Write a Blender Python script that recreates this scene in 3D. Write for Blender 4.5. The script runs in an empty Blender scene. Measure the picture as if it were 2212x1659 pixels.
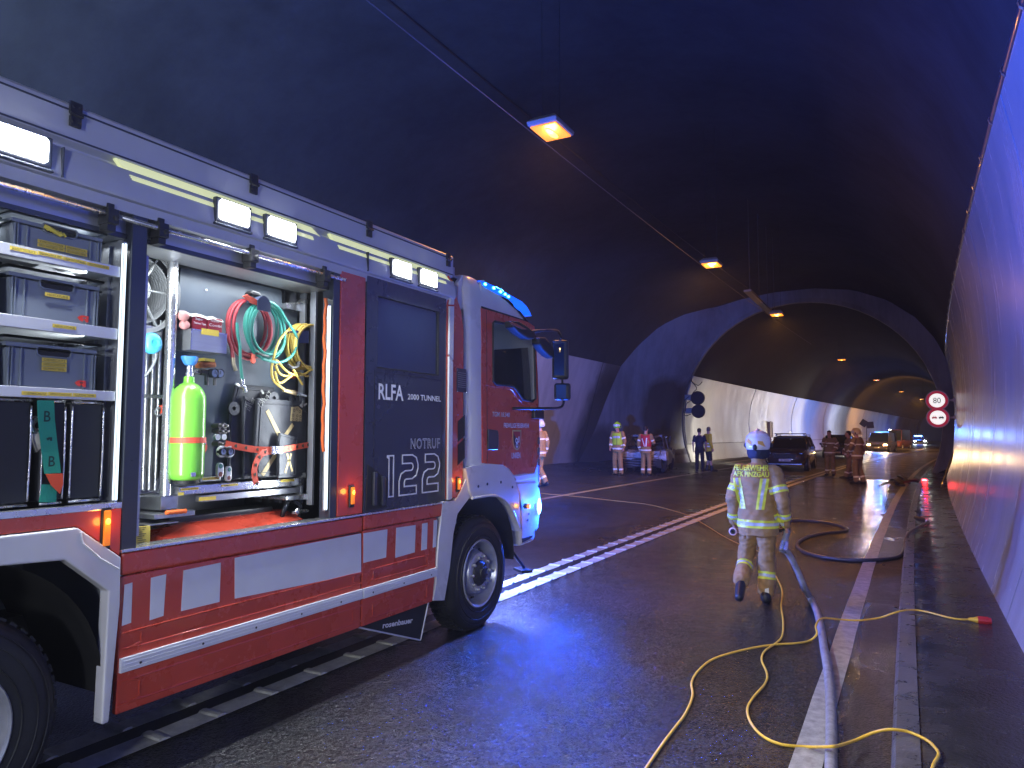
import bpy, bmesh, math, random
from mathutils import Vector, Matrix, noise as mnoise
from mathutils.bvhtree import BVHTree
from mathutils.geometry import tessellate_polygon
random.seed(7)
R = math.radians
S = bpy.context.scene
COL = S.collection
# ---------------------------------------------------------------- camera
FPX, PCX, PCY = 1534.0, 1106.0, 829.5
YAW, PITCH, CAMH = R(28.5007), R(4.0458), 1.78
cF = Vector((-math.sin(YAW) * math.cos(PITCH), math.cos(YAW) * math.cos(PITCH), math.sin(PITCH)))
cR = Vector((math.cos(YAW), math.sin(YAW), 0))
cU = cR.cross(cF)
CAM = Vector((0, 0, CAMH))
cam = bpy.data.objects.new('camera', bpy.data.cameras.new('camera'))
COL.objects.link(cam)
cam.data.sensor_width = 36
cam.data.lens = 36 * FPX / 2212
cam.data.clip_start = .05
cam.data.clip_end = 900
cam.matrix_world = Matrix((
    (cR.x, cU.x, -cF.x, CAM.x), (cR.y, cU.y, -cF.y, CAM.y), (cR.z, cU.z, -cF.z, CAM.z), (0, 0, 0, 1)))
S.camera = cam
# ---------------------------------------------------------------- world: night, the tunnel is closed to the sky
W = bpy.data.worlds.new('World')
S.world = W
W.use_nodes = True
W.node_tree.nodes['Background'].inputs[0].default_value = (.02, .03, .09, 1)
W.node_tree.nodes['Background'].inputs[1].default_value = .15
S.view_settings.view_transform = 'Standard'
S.view_settings.look = 'None'
S.view_settings.exposure = 0
S.view_settings.gamma = 1
S.render.engine = 'CYCLES'
cy = S.cycles
cy.use_denoising = True
cy.max_bounces = 7
cy.diffuse_bounces = 3
cy.glossy_bounces = 3
cy.transmission_bounces = 5
cy.transparent_max_bounces = 6
cy.sample_clamp_indirect = 4
cy.sample_clamp_direct = 0
cy.caustics_reflective = False
cy.caustics_refractive = False
cy.use_light_tree = True
HAZE = .0013


# ---------------------------------------------------------------- lamps
def lamp(kind, name, loc, aim=None, power=10, color=(1, 1, 1), size=.2, size_y=None, spread=180, radius=None, angle=60, blend=.4):
    L = bpy.data.lights.new(name, kind)
    L.energy = power
    L.color = color
    if kind == 'AREA':
        L.shape = 'RECTANGLE'
        L.size = size
        L.size_y = size_y or size
        L.spread = R(spread)
    else:
        L.shadow_soft_size = radius if radius else .08
    if kind == 'SPOT':
        L.spot_size = R(angle)
        L.spot_blend = blend
    o = bpy.data.objects.new(name, L)
    COL.objects.link(o)
    o.location = loc
    if aim is not None:
        d = Vector(aim) - Vector(loc)
        o.rotation_euler = d.to_track_quat('-Z', 'Y').to_euler()
    return o


BLUE = (.012, .10, 1.0)
ORANGE = (1, .40, .05)
# unseen lamps behind the camera: rear roof beacons and added blue, white, warm fills
lamp('POINT', 'rear_roof_beacon', (-3.6, -2.3, 3.62), power=330, color=(.03, .13, 1), radius=.2)
lamp('POINT', 'rear_roof_beacon', (-5.4, -2.3, 3.62), power=200, color=(.05, .18, 1), radius=.2)
lamp('POINT', 'rear_blue_fill', (-1.6, -8.0, 3.3), power=140, color=(.05, .18, 1), radius=.25)
lamp('SPOT', 'rear_white_fill', (.1, -4.5, 2.9), aim=(-3.2, 4.3, 1.5), power=900, color=(.84, .89, 1), radius=.35, angle=80, blend=1)
lamp('SPOT', 'rear_warm_fill', (-1.2, -7.0, 1.1), aim=(-2.0, 8, .9), power=950, color=(1, .88, .68), radius=.12, angle=26, blend=1)
lamp('SPOT', 'right_wall_blue_beam', (-3.2, -2.4, 3.45), aim=(1.3, 7.6, 5.0), power=9500, color=(.0, .085, 1), radius=.12, angle=29, blend=1)  # added blue spot that colours the right wall
for yy in (-1.5, .8, 3.0):
    lamp('AREA', 'left_vault_fill', (-5.9, yy, 3.2), aim=(-9.0, yy + .8, 6.5), power=260, color=(.60, .76, 1), size=.4, size_y=.12, spread=160)  # unseen lamps added to lift the vault left of the truck

# ---------------------------------------------------------------- helpers


def px(x, y):
    return cF + cR * ((x - PCX) / FPX) - cU * ((y - PCY) / FPX)


def atX(x, y, X):
    d = px(x, y)
    return CAM + d * (X / d.x)


def atY(x, y, Y):
    d = px(x, y)
    return CAM + d * (Y / d.y)


def roadz(X):
    return -.035 - .025 * X + (.024 * (-5.0 - X) if X < -5.0 else 0.0)


def gr(x, y, dz=0.0):
    d = px(x, y)
    t = (-.035 - CAMH) / (d.z + .025 * d.x)
    for _ in range(30):
        t += .5 * ((roadz(d.x * t) - CAMH) / d.z - t)
    P = CAM + d * t
    return Vector((P.x, P.y, P.z + dz))


def bend(Y):
    if Y <= 0:
        return 0.0
    return Y * Y / 1260.0 if Y < 62 else 62 * 62 / 1260.0 + (Y - 62) * 124 / 1260.0


def newmat(name):
    m = bpy.data.materials.new(name)
    m.use_nodes = True
    nt = m.node_tree
    b = nt.nodes['Principled BSDF']
    return m, nt, b


def M(name, col, rough=.5, metal=0.0, emit=None, estr=0.0, var=.0, vscale=3.0, bump=0.0, bscale=60.0, rvar=0.0, alpha=1.0, coat=0.0, trans=0.0, stretch=None, ior=1.5, spec=.5):
    m, nt, b = newmat(name)
    N = nt.nodes
    Lk = nt.links.new
    c = (col[0], col[1], col[2], 1)
    b.inputs['Base Color'].default_value = c
    b.inputs['Roughness'].default_value = rough
    b.inputs['Metallic'].default_value = metal
    b.inputs['IOR'].default_value = ior
    b.inputs['Specular IOR Level'].default_value = spec
    if coat:
        b.inputs['Coat Weight'].default_value = coat
        b.inputs['Coat Roughness'].default_value = .06
    if trans:
        b.inputs['Transmission Weight'].default_value = trans
    if alpha < 1:
        b.inputs['Alpha'].default_value = alpha
    if emit is not None:
        b.inputs['Emission Color'].default_value = (*emit, 1)
        b.inputs['Emission Strength'].default_value = estr
    if var or bump or rvar:
        tc = N.new('ShaderNodeTexCoord')
        src = tc.outputs['Object']
        if stretch:
            mp = N.new('ShaderNodeMapping')
            mp.inputs['Scale'].default_value = stretch
            Lk(src, mp.inputs['Vector'])
            src = mp.outputs['Vector']
    if var or rvar:
        n = N.new('ShaderNodeTexNoise')
        n.inputs['Scale'].default_value = vscale
        n.inputs['Detail'].default_value = 6
        n.inputs['Roughness'].default_value = .65
        Lk(src, n.inputs['Vector'])
        if var:
            mx = N.new('ShaderNodeMix')
            mx.data_type = 'RGBA'
            mx.inputs[6].default_value = tuple(max(0, k * (1 - var)) for k in col) + (1,)
            mx.inputs[7].default_value = tuple(min(1, k * (1 + var)) for k in col) + (1,)
            rp = N.new('ShaderNodeMapRange')
            rp.inputs[1].default_value = .3
            rp.inputs[2].default_value = .7
            Lk(n.outputs['Fac'], rp.inputs[0])
            Lk(rp.outputs[0], mx.inputs[0])
            Lk(mx.outputs[2], b.inputs['Base Color'])
        if rvar:
            r2 = N.new('ShaderNodeMapRange')
            r2.inputs[1].default_value = .3
            r2.inputs[2].default_value = .7
            r2.inputs[3].default_value = max(0.02, rough - rvar)
            r2.inputs[4].default_value = min(1, rough + rvar)
            Lk(n.outputs['Fac'], r2.inputs[0])
            Lk(r2.outputs[0], b.inputs['Roughness'])
    if bump:
        n2 = N.new('ShaderNodeTexNoise')
        n2.inputs['Scale'].default_value = bscale
        n2.inputs['Detail'].default_value = 4
        Lk(src, n2.inputs['Vector'])
        bp = N.new('ShaderNodeBump')
        bp.inputs['Strength'].default_value = bump
        bp.inputs['Distance'].default_value = .01
        Lk(n2.outputs['Fac'], bp.inputs['Height'])
        Lk(bp.outputs['Normal'], b.inputs['Normal'])
    return m


def E_(name, col, s):
    """a thing that gives off light"""
    return M(name, (.02, .02, .02), .4, emit=col, estr=s)


def tag(o, label=None, cat=None, group=None, kind=None):
    if label:
        o['label'] = label
    if cat:
        o['category'] = cat
    if group:
        o['group'] = group
    if kind:
        o['kind'] = kind
    return o


def thing(name, loc, label, cat, group=None, rz=0.0):
    o = bpy.data.objects.new(name, None)
    COL.objects.link(o)
    o.location = loc
    o.rotation_euler = (0, 0, rz)
    o.empty_display_size = .2
    return tag(o, label, cat, group)


def org(o):
    """world location of the topmost ancestor, for parts written in world coordinates"""
    while o.parent:
        o = o.parent
    return o.location.copy()


def orient(loc, vx, vy, vz):
    return Matrix(((vx[0], vy[0], vz[0], loc[0]), (vx[1], vy[1], vz[1], loc[1]), (vx[2], vy[2], vz[2], loc[2]), (0, 0, 0, 1)))


class MB:
    """collects shapes; build() links them as one mesh object"""

    def __init__(s):
        s.v = []
        s.f = []
        s.mi = []
        s.cur = 0

    def add(s, vs, fs):
        k = len(s.v)
        s.v += [Vector(p) for p in vs]
        for f in fs:
            s.f.append(tuple(i + k for i in f))
            s.mi.append(s.cur)
        return s

    def box(s, x0, x1, y0, y1, z0, z1):
        if x0 > x1: x0, x1 = x1, x0
        if y0 > y1: y0, y1 = y1, y0
        if z0 > z1: z0, z1 = z1, z0
        vs = [(x0, y0, z0), (x1, y0, z0), (x1, y1, z0), (x0, y1, z0), (x0, y0, z1), (x1, y0, z1), (x1, y1, z1), (x0, y1, z1)]
        return s.add(vs, [(0, 3, 2, 1), (4, 5, 6, 7), (0, 1, 5, 4), (1, 2, 6, 5), (2, 3, 7, 6), (3, 0, 4, 7)])

    def obox(s, mtx, sx, sy, sz):
        """box centred on a matrix"""
        vs = []
        for z in (-.5, .5):
            for (x, y) in ((-.5, -.5), (.5, -.5), (.5, .5), (-.5, .5)):
                vs.append(mtx @ Vector((x * sx, y * sy, z * sz)))
        return s.add(vs, [(0, 3, 2, 1), (4, 5, 6, 7), (0, 1, 5, 4), (1, 2, 6, 5), (2, 3, 7, 6), (3, 0, 4, 7)])

    def plate(s, outer, x0, x1, holes=(), plane='YZ'):
        """a flat shape given by 2-D points, extruded between x0 and x1"""
        loops = [list(outer)] + [list(h) for h in holes]
        pts = [p for l in loops for p in l]
        tris = tessellate_polygon([[Vector((p[0], p[1], 0)) for p in l] for l in loops])

        def P(p, d):
            if plane == 'YZ':
                return (d, p[0], p[1])
            if plane == 'XZ':
                return (p[0], d, p[1])
            return (p[0], p[1], d)
        n = len(pts)
        vs = [P(p, x0) for p in pts] + [P(p, x1) for p in pts]
        fs = []
        for t in tris:
            fs.append(tuple(t))
            fs.append(tuple(i + n for i in reversed(t)))
        k = 0
        for l in loops:
            m = len(l)
            for i in range(m):
                j = (i + 1) % m
                fs.append((k + i, k + j, k + j + n, k + i + n))
            k += m
        return s.add(vs, fs)

    def tube(s, pts, r, n=8, closed=False, r2=None, flat=1.0):
        pts = [Vector(p) for p in pts]
        m = len(pts)
        up = None
        rings = []
        for i, p in enumerate(pts):
            a = pts[i - 1] if (i > 0 or closed) else p
            b = pts[(i + 1) % m] if (i < m - 1 or closed) else p
            d = (b - a)
            if d.length < 1e-9:
                d = Vector((0, 0, 1))
            d.normalize()
            if up is None:
                up = Vector((0, 0, 1)) if abs(d.z) < .9 else Vector((1, 0, 0))
            u = (up - d * up.dot(d))
            if u.length < 1e-6:
                u = d.orthogonal()
            u.normalize()
            up = u
            w = d.cross(u)
            rr = r if r2 is None else r + (r2 - r) * i / max(1, m - 1)
            if isinstance(r, (list, tuple)):
                rr = r[i]
            rings.append([p + (u * math.cos(2 * math.pi * k / n) * flat + w * math.sin(2 * math.pi * k / n)) * rr for k in range(n)])
        vs = [q for rg in rings for q in rg]
        fs = []
        for i in range(m if closed else m - 1):
            j = (i + 1) % m
            for k in range(n):
                l = (k + 1) % n
                fs.append((i * n + k, i * n + l, j * n + l, j * n + k))
        if not closed:
            fs.append(tuple(range(n - 1, -1, -1)))
            fs.append(tuple((m - 1) * n + k for k in range(n)))
        return s.add(vs, fs)

    def lathe(s, prof, c, axis='X', n=32, scale=(1, 1), a0=0.0, a1=2 * math.pi):
        """prof: (radius, distance along axis)"""
        c = Vector(c)
        full = abs(a1 - a0 - 2 * math.pi) < 1e-6
        m = len(prof)
        cnt = n if full else n + 1
        vs = []
        for k in range(cnt):
            a = a0 + (a1 - a0) * k / n
            ca, sa = math.cos(a) * scale[0], math.sin(a) * scale[1]
            for (r, d) in prof:
                if axis == 'X':
                    vs.append(c + Vector((d, r * ca, r * sa)))
                elif axis == 'Y':
                    vs.append(c + Vector((r * ca, d, r * sa)))
                else:
                    vs.append(c + Vector((r * ca, r * sa, d)))
        fs = []
        for k in range(n):
            l = (k + 1) % cnt
            for i in range(m - 1):
                fs.append((k * m + i, l * m + i, l * m + i + 1, k * m + i + 1))
        return s.add(vs, fs)

    def loft(s, rings, caps=True, closed=True):
        n = len(rings[0])
        vs = [q for rg in rings for q in rg]
        fs = []
        for i in range(len(rings) - 1):
            for k in range(n if closed else n - 1):
                l = (k + 1) % n
                fs.append((i * n + k, i * n + l, (i + 1) * n + l, (i + 1) * n + k))
        if caps:
            fs.append(tuple(range(n - 1, -1, -1)))
            fs.append(tuple((len(rings) - 1) * n + k for k in range(n)))
        return s.add(vs, fs)

    def ell(s, c, r, n=12, m=8):
        c = Vector(c)
        rings = []
        for i in range(1, m):
            a = math.pi * i / m
            rings.append([c + Vector((r[0] * math.sin(a) * math.cos(2 * math.pi * k / n), r[1] * math.sin(a) * math.sin(2 * math.pi * k / n), -r[2] * math.cos(a))) for k in range(n)])
        k0 = len(s.v)
        s.loft(rings, caps=False)
        s.v += [c + Vector((0, 0, -r[2])), c + Vector((0, 0, r[2]))]
        b, t = len(s.v) - 2, len(s.v) - 1
        for k in range(n):
            l = (k + 1) % n
            s.f.append((k0 + l, k0 + k, b))
            s.mi.append(s.cur)
            s.f.append((k0 + (m - 2) * n + k, k0 + (m - 2) * n + l, t))
            s.mi.append(s.cur)
        return s

    def build(s, name, mat, parent=None, bevel=0.0, smooth=None, kind=None, label=None, cat=None, group=None, world=True, seg=2, loc=None):
        me = bpy.data.meshes.new(name)
        o0 = org(parent) if (parent is not None and world) else Vector((0, 0, 0))
        if loc is not None:
            o0 = Vector(loc)
        me.from_pydata([p - o0 for p in s.v], [], s.f)
        mats = mat if isinstance(mat, (list, tuple)) else [mat]
        for m in mats:
            me.materials.append(m)
        for p, i in zip(me.polygons, s.mi):
            p.material_index = i
        bm = bmesh.new()
        bm.from_mesh(me)
        bmesh.ops.recalc_face_normals(bm, faces=bm.faces)
        if bevel:
            es = [e for e in bm.edges if e.is_manifold and e.calc_face_angle(0) > R(28)]
            try:
                bmesh.ops.bevel(bm, geom=es, offset=bevel, segments=seg, profile=.6, affect='EDGES', clamp_overlap=True)
            except Exception:
                pass
        bm.to_mesh(me)
        bm.free()
        if smooth is not None:
            for p in me.polygons:
                p.use_smooth = True
            if smooth < 170:
                try:
                    me.set_sharp_from_angle(angle=R(smooth))
                except Exception:
                    pass
        o = bpy.data.objects.new(name, me)
        COL.objects.link(o)
        if loc is not None:
            o.location = loc
        if parent is not None:
            o.parent = parent
        tag(o, label, cat, group, kind)
        return o


def smoothpath(pts, n=6, closed=False):
    """Catmull-Rom through points"""
    pts = [Vector(p) for p in pts]
    out = []
    m = len(pts)
    rng = m if closed else m - 1
    for i in range(rng):
        p0 = pts[(i - 1) % m] if (closed or i > 0) else pts[0]
        p1 = pts[i]
        p2 = pts[(i + 1) % m]
        p3 = pts[(i + 2) % m] if (closed or i + 2 < m) else pts[-1]
        for k in range(n):
            t = k / n
            out.append(.5 * ((2 * p1) + (p2 - p0) * t + (2 * p0 - 5 * p1 + 4 * p2 - p3) * t * t + (3 * p1 - p0 - 3 * p2 + p3) * t ** 3))
    if not closed:
        out.append(pts[-1])
    return out


_tcache = {}


def textmesh(txt, spacing=1.0, shear=0.0, bold=0.0):
    key = (txt, spacing, shear, bold)
    if key in _tcache:
        return _tcache[key]
    cu = bpy.data.curves.new('t', 'FONT')
    cu.body = txt
    cu.space_character = spacing
    cu.shear = shear
    cu.offset = bold
    cu.resolution_u = 3
    ob = bpy.data.objects.new('t', cu)
    COL.objects.link(ob)
    bpy.context.view_layer.update()
    dg = bpy.context.evaluated_depsgraph_get()
    me = bpy.data.meshes.new_from_object(ob.evaluated_get(dg))
    vs = [v.co.copy() for v in me.vertices]
    fs = [tuple(p.vertices) for p in me.polygons]
    bpy.data.objects.remove(ob)
    bpy.data.curves.remove(cu)
    bpy.data.meshes.remove(me)
    _tcache[key] = (vs, fs)
    return vs, fs


def fit_text(txt, w, h, spacing=1.0, shear=0.0, bold=0.0):
    vs, fs = textmesh(txt, spacing, shear, bold)
    if not vs:
        return [], []
    x0 = min(v.x for v in vs)
    x1 = max(v.x for v in vs)
    y0 = min(v.y for v in vs)
    y1 = max(v.y for v in vs)
    return [Vector(((v.x - x0) / (x1 - x0) * w, (v.y - y0) / (y1 - y0) * h, 0)) for v in vs], fs


def side_text(txt, y0, z0, y1, z1, X, mb, **kw):
    """flat lettering on a face looking to +X; y0,z0 lower left, y1,z1 upper right"""
    vs, fs = fit_text(txt, y1 - y0, z1 - z0, **kw)
    mb.add([(X, y0 + v.x, z0 + v.y) for v in vs], fs)
    return mb


def dup(o, loc=None, label=None, rz=None):
    c = o.copy()
    COL.objects.link(c)
    if loc is not None:
        c.location = loc
    if rz is not None:
        c.rotation_euler = (0, 0, rz)
    if label:
        c['label'] = label
    for ch in list(o.children):
        d = dup(ch)
        d.parent = c
    return c
# ================================================================ the tunnel
def asphalt():
    m, nt, b = newmat('wet_asphalt')
    N, Lk = nt.nodes, nt.links.new
    tc = N.new('ShaderNodeTexCoord')
    O = tc.outputs['Object']
    sep = N.new('ShaderNodeSeparateXYZ')
    Lk(O, sep.inputs[0])

    def noise(scale, detail=4, rough=.6, dist=0.0, vec=O):
        n = N.new('ShaderNodeTexNoise')
        n.inputs['Scale'].default_value = scale
        n.inputs['Detail'].default_value = detail
        n.inputs['Roughness'].default_value = rough
        n.inputs['Distortion'].default_value = dist
        Lk(vec, n.inputs['Vector'])
        return n.outputs['Fac']

    def rng(v, a, b_, c=0.0, d=1.0):
        r = N.new('ShaderNodeMapRange')
        r.inputs[1].default_value = a
        r.inputs[2].default_value = b_
        r.inputs[3].default_value = c
        r.inputs[4].default_value = d
        Lk(v, r.inputs[0])
        return r.outputs[0]

    def math_(op, a, b_):
        x = N.new('ShaderNodeMath')
        x.operation = op
        for i, v in enumerate((a, b_)):
            if isinstance(v, (int, float)):
                x.inputs[i].default_value = v
            else:
                Lk(v, x.inputs[i])
        return x.outputs[0]
    # wet on the right lane, drier across the middle line, wet again where the fire was fought
    wetx = rng(sep.outputs['X'], -5.2, -3.4)
    far = rng(sep.outputs['Y'], 10, 16)
    patches = rng(noise(.55, 5, .62, .6), .38, .62)
    wet = math_('MULTIPLY', math_('MAXIMUM', wetx, math_('MULTIPLY', far, .35)), rng(patches, 0, 1, .70, 1))
    wet = math_('MINIMUM', math_('ADD', wet, math_('MULTIPLY', patches, .25)), 1.0)
    edge = math_('ADD', sep.outputs['Y'], math_('MULTIPLY', noise(.8, 3), 1.2))
    wet = math_('MULTIPLY', wet, rng(edge, 31.8, 32.2, 1, .25))
    pud = math_('MULTIPLY', rng(noise(1.1, 6, .66, .4), .50, .74, 0, .8), wetx)
    # gutter along the kerb holds water
    gut = rng(sep.outputs['X'], -.42, -.30)
    wet = math_('MULTIPLY', wet, rng(gut, 0, 1, 1, .45))
    agg = N.new('ShaderNodeTexVoronoi')
    agg.inputs['Scale'].default_value = 58
    Lk(O, agg.inputs['Vector'])
    fine = noise(160, 3, .7)
    # colour
    cr = N.new('ShaderNodeMix')
    cr.data_type = 'RGBA'
    cr.inputs[6].default_value = (.017, .017, .017, 1)
    cr.inputs[7].default_value = (.105, .100, .094, 1)
    Lk(math_('MULTIPLY', rng(agg.outputs['Color'], .2, 1.0), rng(noise(2.2, 6), .25, .75, .55, 1)), cr.inputs[0])
    dk = N.new('ShaderNodeMix')
    dk.data_type = 'RGBA'
    dk.blend_type = 'MULTIPLY'
    dk.inputs[7].default_value = (.48, .48, .50, 1)
    Lk(cr.outputs[2], dk.inputs[6])
    Lk(wet, dk.inputs[0])
    # tar seams and cracks
    vc = N.new('ShaderNodeTexVoronoi')
    vc.feature = 'DISTANCE_TO_EDGE'
    vc.inputs['Scale'].default_value = .42
    wv = N.new('ShaderNodeMixRGB')
    wv.blend_type = 'ADD'
    wv.inputs[0].default_value = .35
    nn = N.new('ShaderNodeTexNoise')
    nn.inputs['Scale'].default_value = 1.3
    nn.inputs['Detail'].default_value = 5
    Lk(O, nn.inputs['Vector'])
    Lk(O, wv.inputs[1])
    Lk(nn.outputs['Color'], wv.inputs[2])
    Lk(wv.outputs[0], vc.inputs['Vector'])
    crack = math_('MULTIPLY', rng(vc.outputs['Distance'], .004, .012, 1, 0), rng(noise(.25, 2), .48, .55))
    dk2 = N.new('ShaderNodeMix')
    dk2.data_type = 'RGBA'
    dk2.inputs[7].default_value = (.012, .012, .014, 1)
    Lk(dk.outputs[2], dk2.inputs[6])
    Lk(math_('MULTIPLY', crack, .8), dk2.inputs[0])
    Lk(dk2.outputs[2], b.inputs['Base Color'])
    # gloss
    r0 = rng(wet, 0, 1, .55, .15)
    r1 = N.new('ShaderNodeMix')
    r1.data_type = 'FLOAT'
    Lk(pud, r1.inputs[0])
    Lk(r0, r1.inputs[2])
    r1.inputs[3].default_value = .11
    Lk(r1.outputs[0], b.inputs['Roughness'])
    b.inputs['IOR'].default_value = 1.45
    h = math_('ADD', math_('MULTIPLY', rng(agg.outputs['Distance'], 0, .6, 1, 0), .8), math_('MULTIPLY', fine, .5))
    h = math_('MULTIPLY', h, rng(pud, 0, 1, 1, .45))
    h = math_('ADD', h, math_('MULTIPLY', rng(noise(7, 3, .6, .5), .3, .7), math_('MULTIPLY', wet, rng(sep.outputs['Y'], 8, 20, .8, 2.6))))
    bp = N.new('ShaderNodeBump')
    bp.inputs['Strength'].default_value = .9
    bp.inputs['Distance'].default_value = .0085
    Lk(h, bp.inputs['Height'])
    Lk(bp.outputs[0], b.inputs['Normal'])
    return m


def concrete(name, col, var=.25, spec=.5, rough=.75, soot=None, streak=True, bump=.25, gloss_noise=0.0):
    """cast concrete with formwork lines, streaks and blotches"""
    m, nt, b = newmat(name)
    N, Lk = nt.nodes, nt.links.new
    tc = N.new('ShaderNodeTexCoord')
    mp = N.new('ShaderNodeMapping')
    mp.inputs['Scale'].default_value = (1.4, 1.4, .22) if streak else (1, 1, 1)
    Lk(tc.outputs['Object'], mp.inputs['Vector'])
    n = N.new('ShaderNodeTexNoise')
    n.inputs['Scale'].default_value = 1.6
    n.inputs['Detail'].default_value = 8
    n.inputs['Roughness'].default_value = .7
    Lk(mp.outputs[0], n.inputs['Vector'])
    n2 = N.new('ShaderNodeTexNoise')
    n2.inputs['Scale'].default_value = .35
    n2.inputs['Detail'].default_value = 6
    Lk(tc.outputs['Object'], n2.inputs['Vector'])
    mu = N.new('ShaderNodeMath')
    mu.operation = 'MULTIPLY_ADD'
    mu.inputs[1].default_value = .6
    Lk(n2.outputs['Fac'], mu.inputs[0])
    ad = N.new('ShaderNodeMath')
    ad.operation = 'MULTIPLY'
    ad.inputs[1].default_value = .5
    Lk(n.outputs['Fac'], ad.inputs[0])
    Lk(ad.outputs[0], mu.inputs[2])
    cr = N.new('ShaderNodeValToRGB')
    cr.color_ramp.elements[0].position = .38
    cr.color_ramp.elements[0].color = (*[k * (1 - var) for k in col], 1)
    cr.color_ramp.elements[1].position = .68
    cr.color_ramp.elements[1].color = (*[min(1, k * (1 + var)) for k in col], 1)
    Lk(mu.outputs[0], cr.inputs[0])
    out = cr.outputs[0]
    if soot:
        # a burnt patch round the wreck: (centre, radius)
        for (c, rad, k) in soot:
            vm = N.new('ShaderNodeVectorMath')
            vm.operation = 'DISTANCE'
            wb = N.new('ShaderNodeMixRGB')
            wb.blend_type = 'ADD'
            wb.inputs[0].default_value = 1.6
            Lk(tc.outputs['Object'], wb.inputs[1])
            nw = N.new('ShaderNodeTexNoise')
            nw.inputs['Scale'].default_value = .9
            nw.inputs['Detail'].default_value = 3
            Lk(tc.outputs['Object'], nw.inputs['Vector'])
            Lk(nw.outputs['Color'], wb.inputs[2])
            Lk(wb.outputs[0], vm.inputs[0])
            vm.inputs[1].default_value = (c[0] + .8, c[1] + .8, c[2] + .8)
            mr = N.new('ShaderNodeMapRange')
            mr.inputs[1].default_value = rad
            mr.inputs[2].default_value = rad * .72
            mr.inputs[3].default_value = 0
            mr.inputs[4].default_value = k
            Lk(vm.outputs['Value'], mr.inputs[0])
            mm = N.new('ShaderNodeMix')
            mm.data_type = 'RGBA'
            mm.inputs[7].default_value = (.018, .016, .016, 1)
            Lk(mr.outputs[0], mm.inputs[0])
            Lk(out, mm.inputs[6])
            out = mm.outputs[2]
    Lk(out, b.inputs['Base Color'])
    b.inputs['Roughness'].default_value = rough
    b.inputs['Specular IOR Level'].default_value = spec
    if gloss_noise:
        rr = N.new('ShaderNodeMapRange')
        rr.inputs[1].default_value = .35
        rr.inputs[2].default_value = .65
        rr.inputs[3].default_value = rough - gloss_noise
        rr.inputs[4].default_value = rough + gloss_noise
        Lk(n.outputs['Fac'], rr.inputs[0])
        Lk(rr.outputs[0], b.inputs['Roughness'])
    bp = N.new('ShaderNodeBump')
    bp.inputs['Strength'].default_value = bump
    bp.inputs['Distance'].default_value = .02
    n3 = N.new('ShaderNodeTexNoise')
    n3.inputs['Scale'].default_value = 7
    n3.inputs['Detail'].default_value = 6
    Lk(mp.outputs[0], n3.inputs['Vector'])
    Lk(n3.outputs['Fac'], bp.inputs['Height'])
    Lk(bp.outputs[0], b.inputs['Normal'])
    return m


m_road = asphalt()
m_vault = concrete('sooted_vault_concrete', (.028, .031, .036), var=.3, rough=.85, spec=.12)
m_wallL = concrete('painted_concrete_left', (.42, .41, .41), var=.25, rough=.6, soot=[((-13.0, 31.6, 1.6), 3.5, .95), ((-12.4, 31.5, 4.5), 2.2, .8)], bump=.12)
m_bulk = concrete('bulkhead_concrete', (.17, .17, .18), var=.4, rough=.7, soot=[((-10.2, 34.6, 2.6), 2.0, .85), ((-12.6, 31.2, 0.2), 1.9, .9), ((-9.3, 36.4, 3.0), 1.4, .85), ((-10.6, 33.9, -.2), 1.7, .8)], bump=.2)
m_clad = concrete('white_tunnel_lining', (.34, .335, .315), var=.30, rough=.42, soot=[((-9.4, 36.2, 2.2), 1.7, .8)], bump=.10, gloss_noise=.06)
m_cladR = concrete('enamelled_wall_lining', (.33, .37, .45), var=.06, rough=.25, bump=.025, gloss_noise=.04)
m_walk = M('wet_walkway_concrete', (.035, .035, .038), .24, var=.45, vscale=2.2, rvar=.16, bump=.35, bscale=38)
m_kerb = M('kerb_stone', (.09, .09, .10), .34, var=.45, vscale=7, rvar=.15, bump=.3, bscale=60)
m_paint = M('worn_road_paint', (.33, .32, .30), .42, var=.45, vscale=14, bump=.5, bscale=130)
m_paint2 = M('thermoplastic_road_paint', (.50, .49, .44), .4, var=.32, vscale=9, bump=.35, bscale=70, rvar=.12)
m_black = M('black_rubber', (.012, .012, .013), .6, var=.3, vscale=8)
m_dark = M('black_painted_steel', (.02, .02, .022), .4)
m_steel = M('galvanised_steel', (.45, .46, .47), .35, metal=.9, var=.2, vscale=12, rvar=.1)

YS = [-26, -18, -12, -8, -5, -3] + [i * 1.0 for i in range(-2, 36)]
YN = [36.4 + i * 2.5 for i in range(60)]


def strip(name, prof, ys, mat, kind='structure', smooth=60, parent=None, zfun=None):
    """a profile (X,Z) swept along the bending road"""
    mb = MB()
    rings = [[Vector((x + bend(y), y, z)) for (x, z) in prof] for y in ys]
    mb.loft(rings, caps=False, closed=False)
    return mb.build(name, mat, parent=parent, smooth=smooth, kind=kind)


allY = YS + YN
# road: one sheet with its crossfall, from the left wall to the kerb
strip('road', [(x, roadz(x)) for x in (-14.6, -12, -9, -7.5, -5, -4, -2, -1, -.4, -.09)], allY, m_road)
# right walkway with its kerb stones
strip('walkway', [(.03, .092), (.12, .1), (.45, .102), (.86, .105), (1.2, .105)], allY, m_walk)
kerb = thing('kerb', (0, 0, 0), 'wet grey stone kerb along the right walkway', 'kerb')
tag(kerb, kind='structure')
y = -3.0
while y < 110:
    l = 1.0 if y < 40 else 4.0
    mb = MB()
    g = .006
    rings = []
    for yy in (y + g, y + l - g):
        b0 = bend(yy)
        rings.append([Vector((b0 + a, yy, z)) for a, z in ((-.12, -.10), (-.115, -.032), (-.10, .085), (-.085, .100), (.03, .102), (.03, -.10))])
    mb.loft(rings)
    mb.build('kerb_stone', m_kerb, parent=kerb)
    y += l
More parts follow.
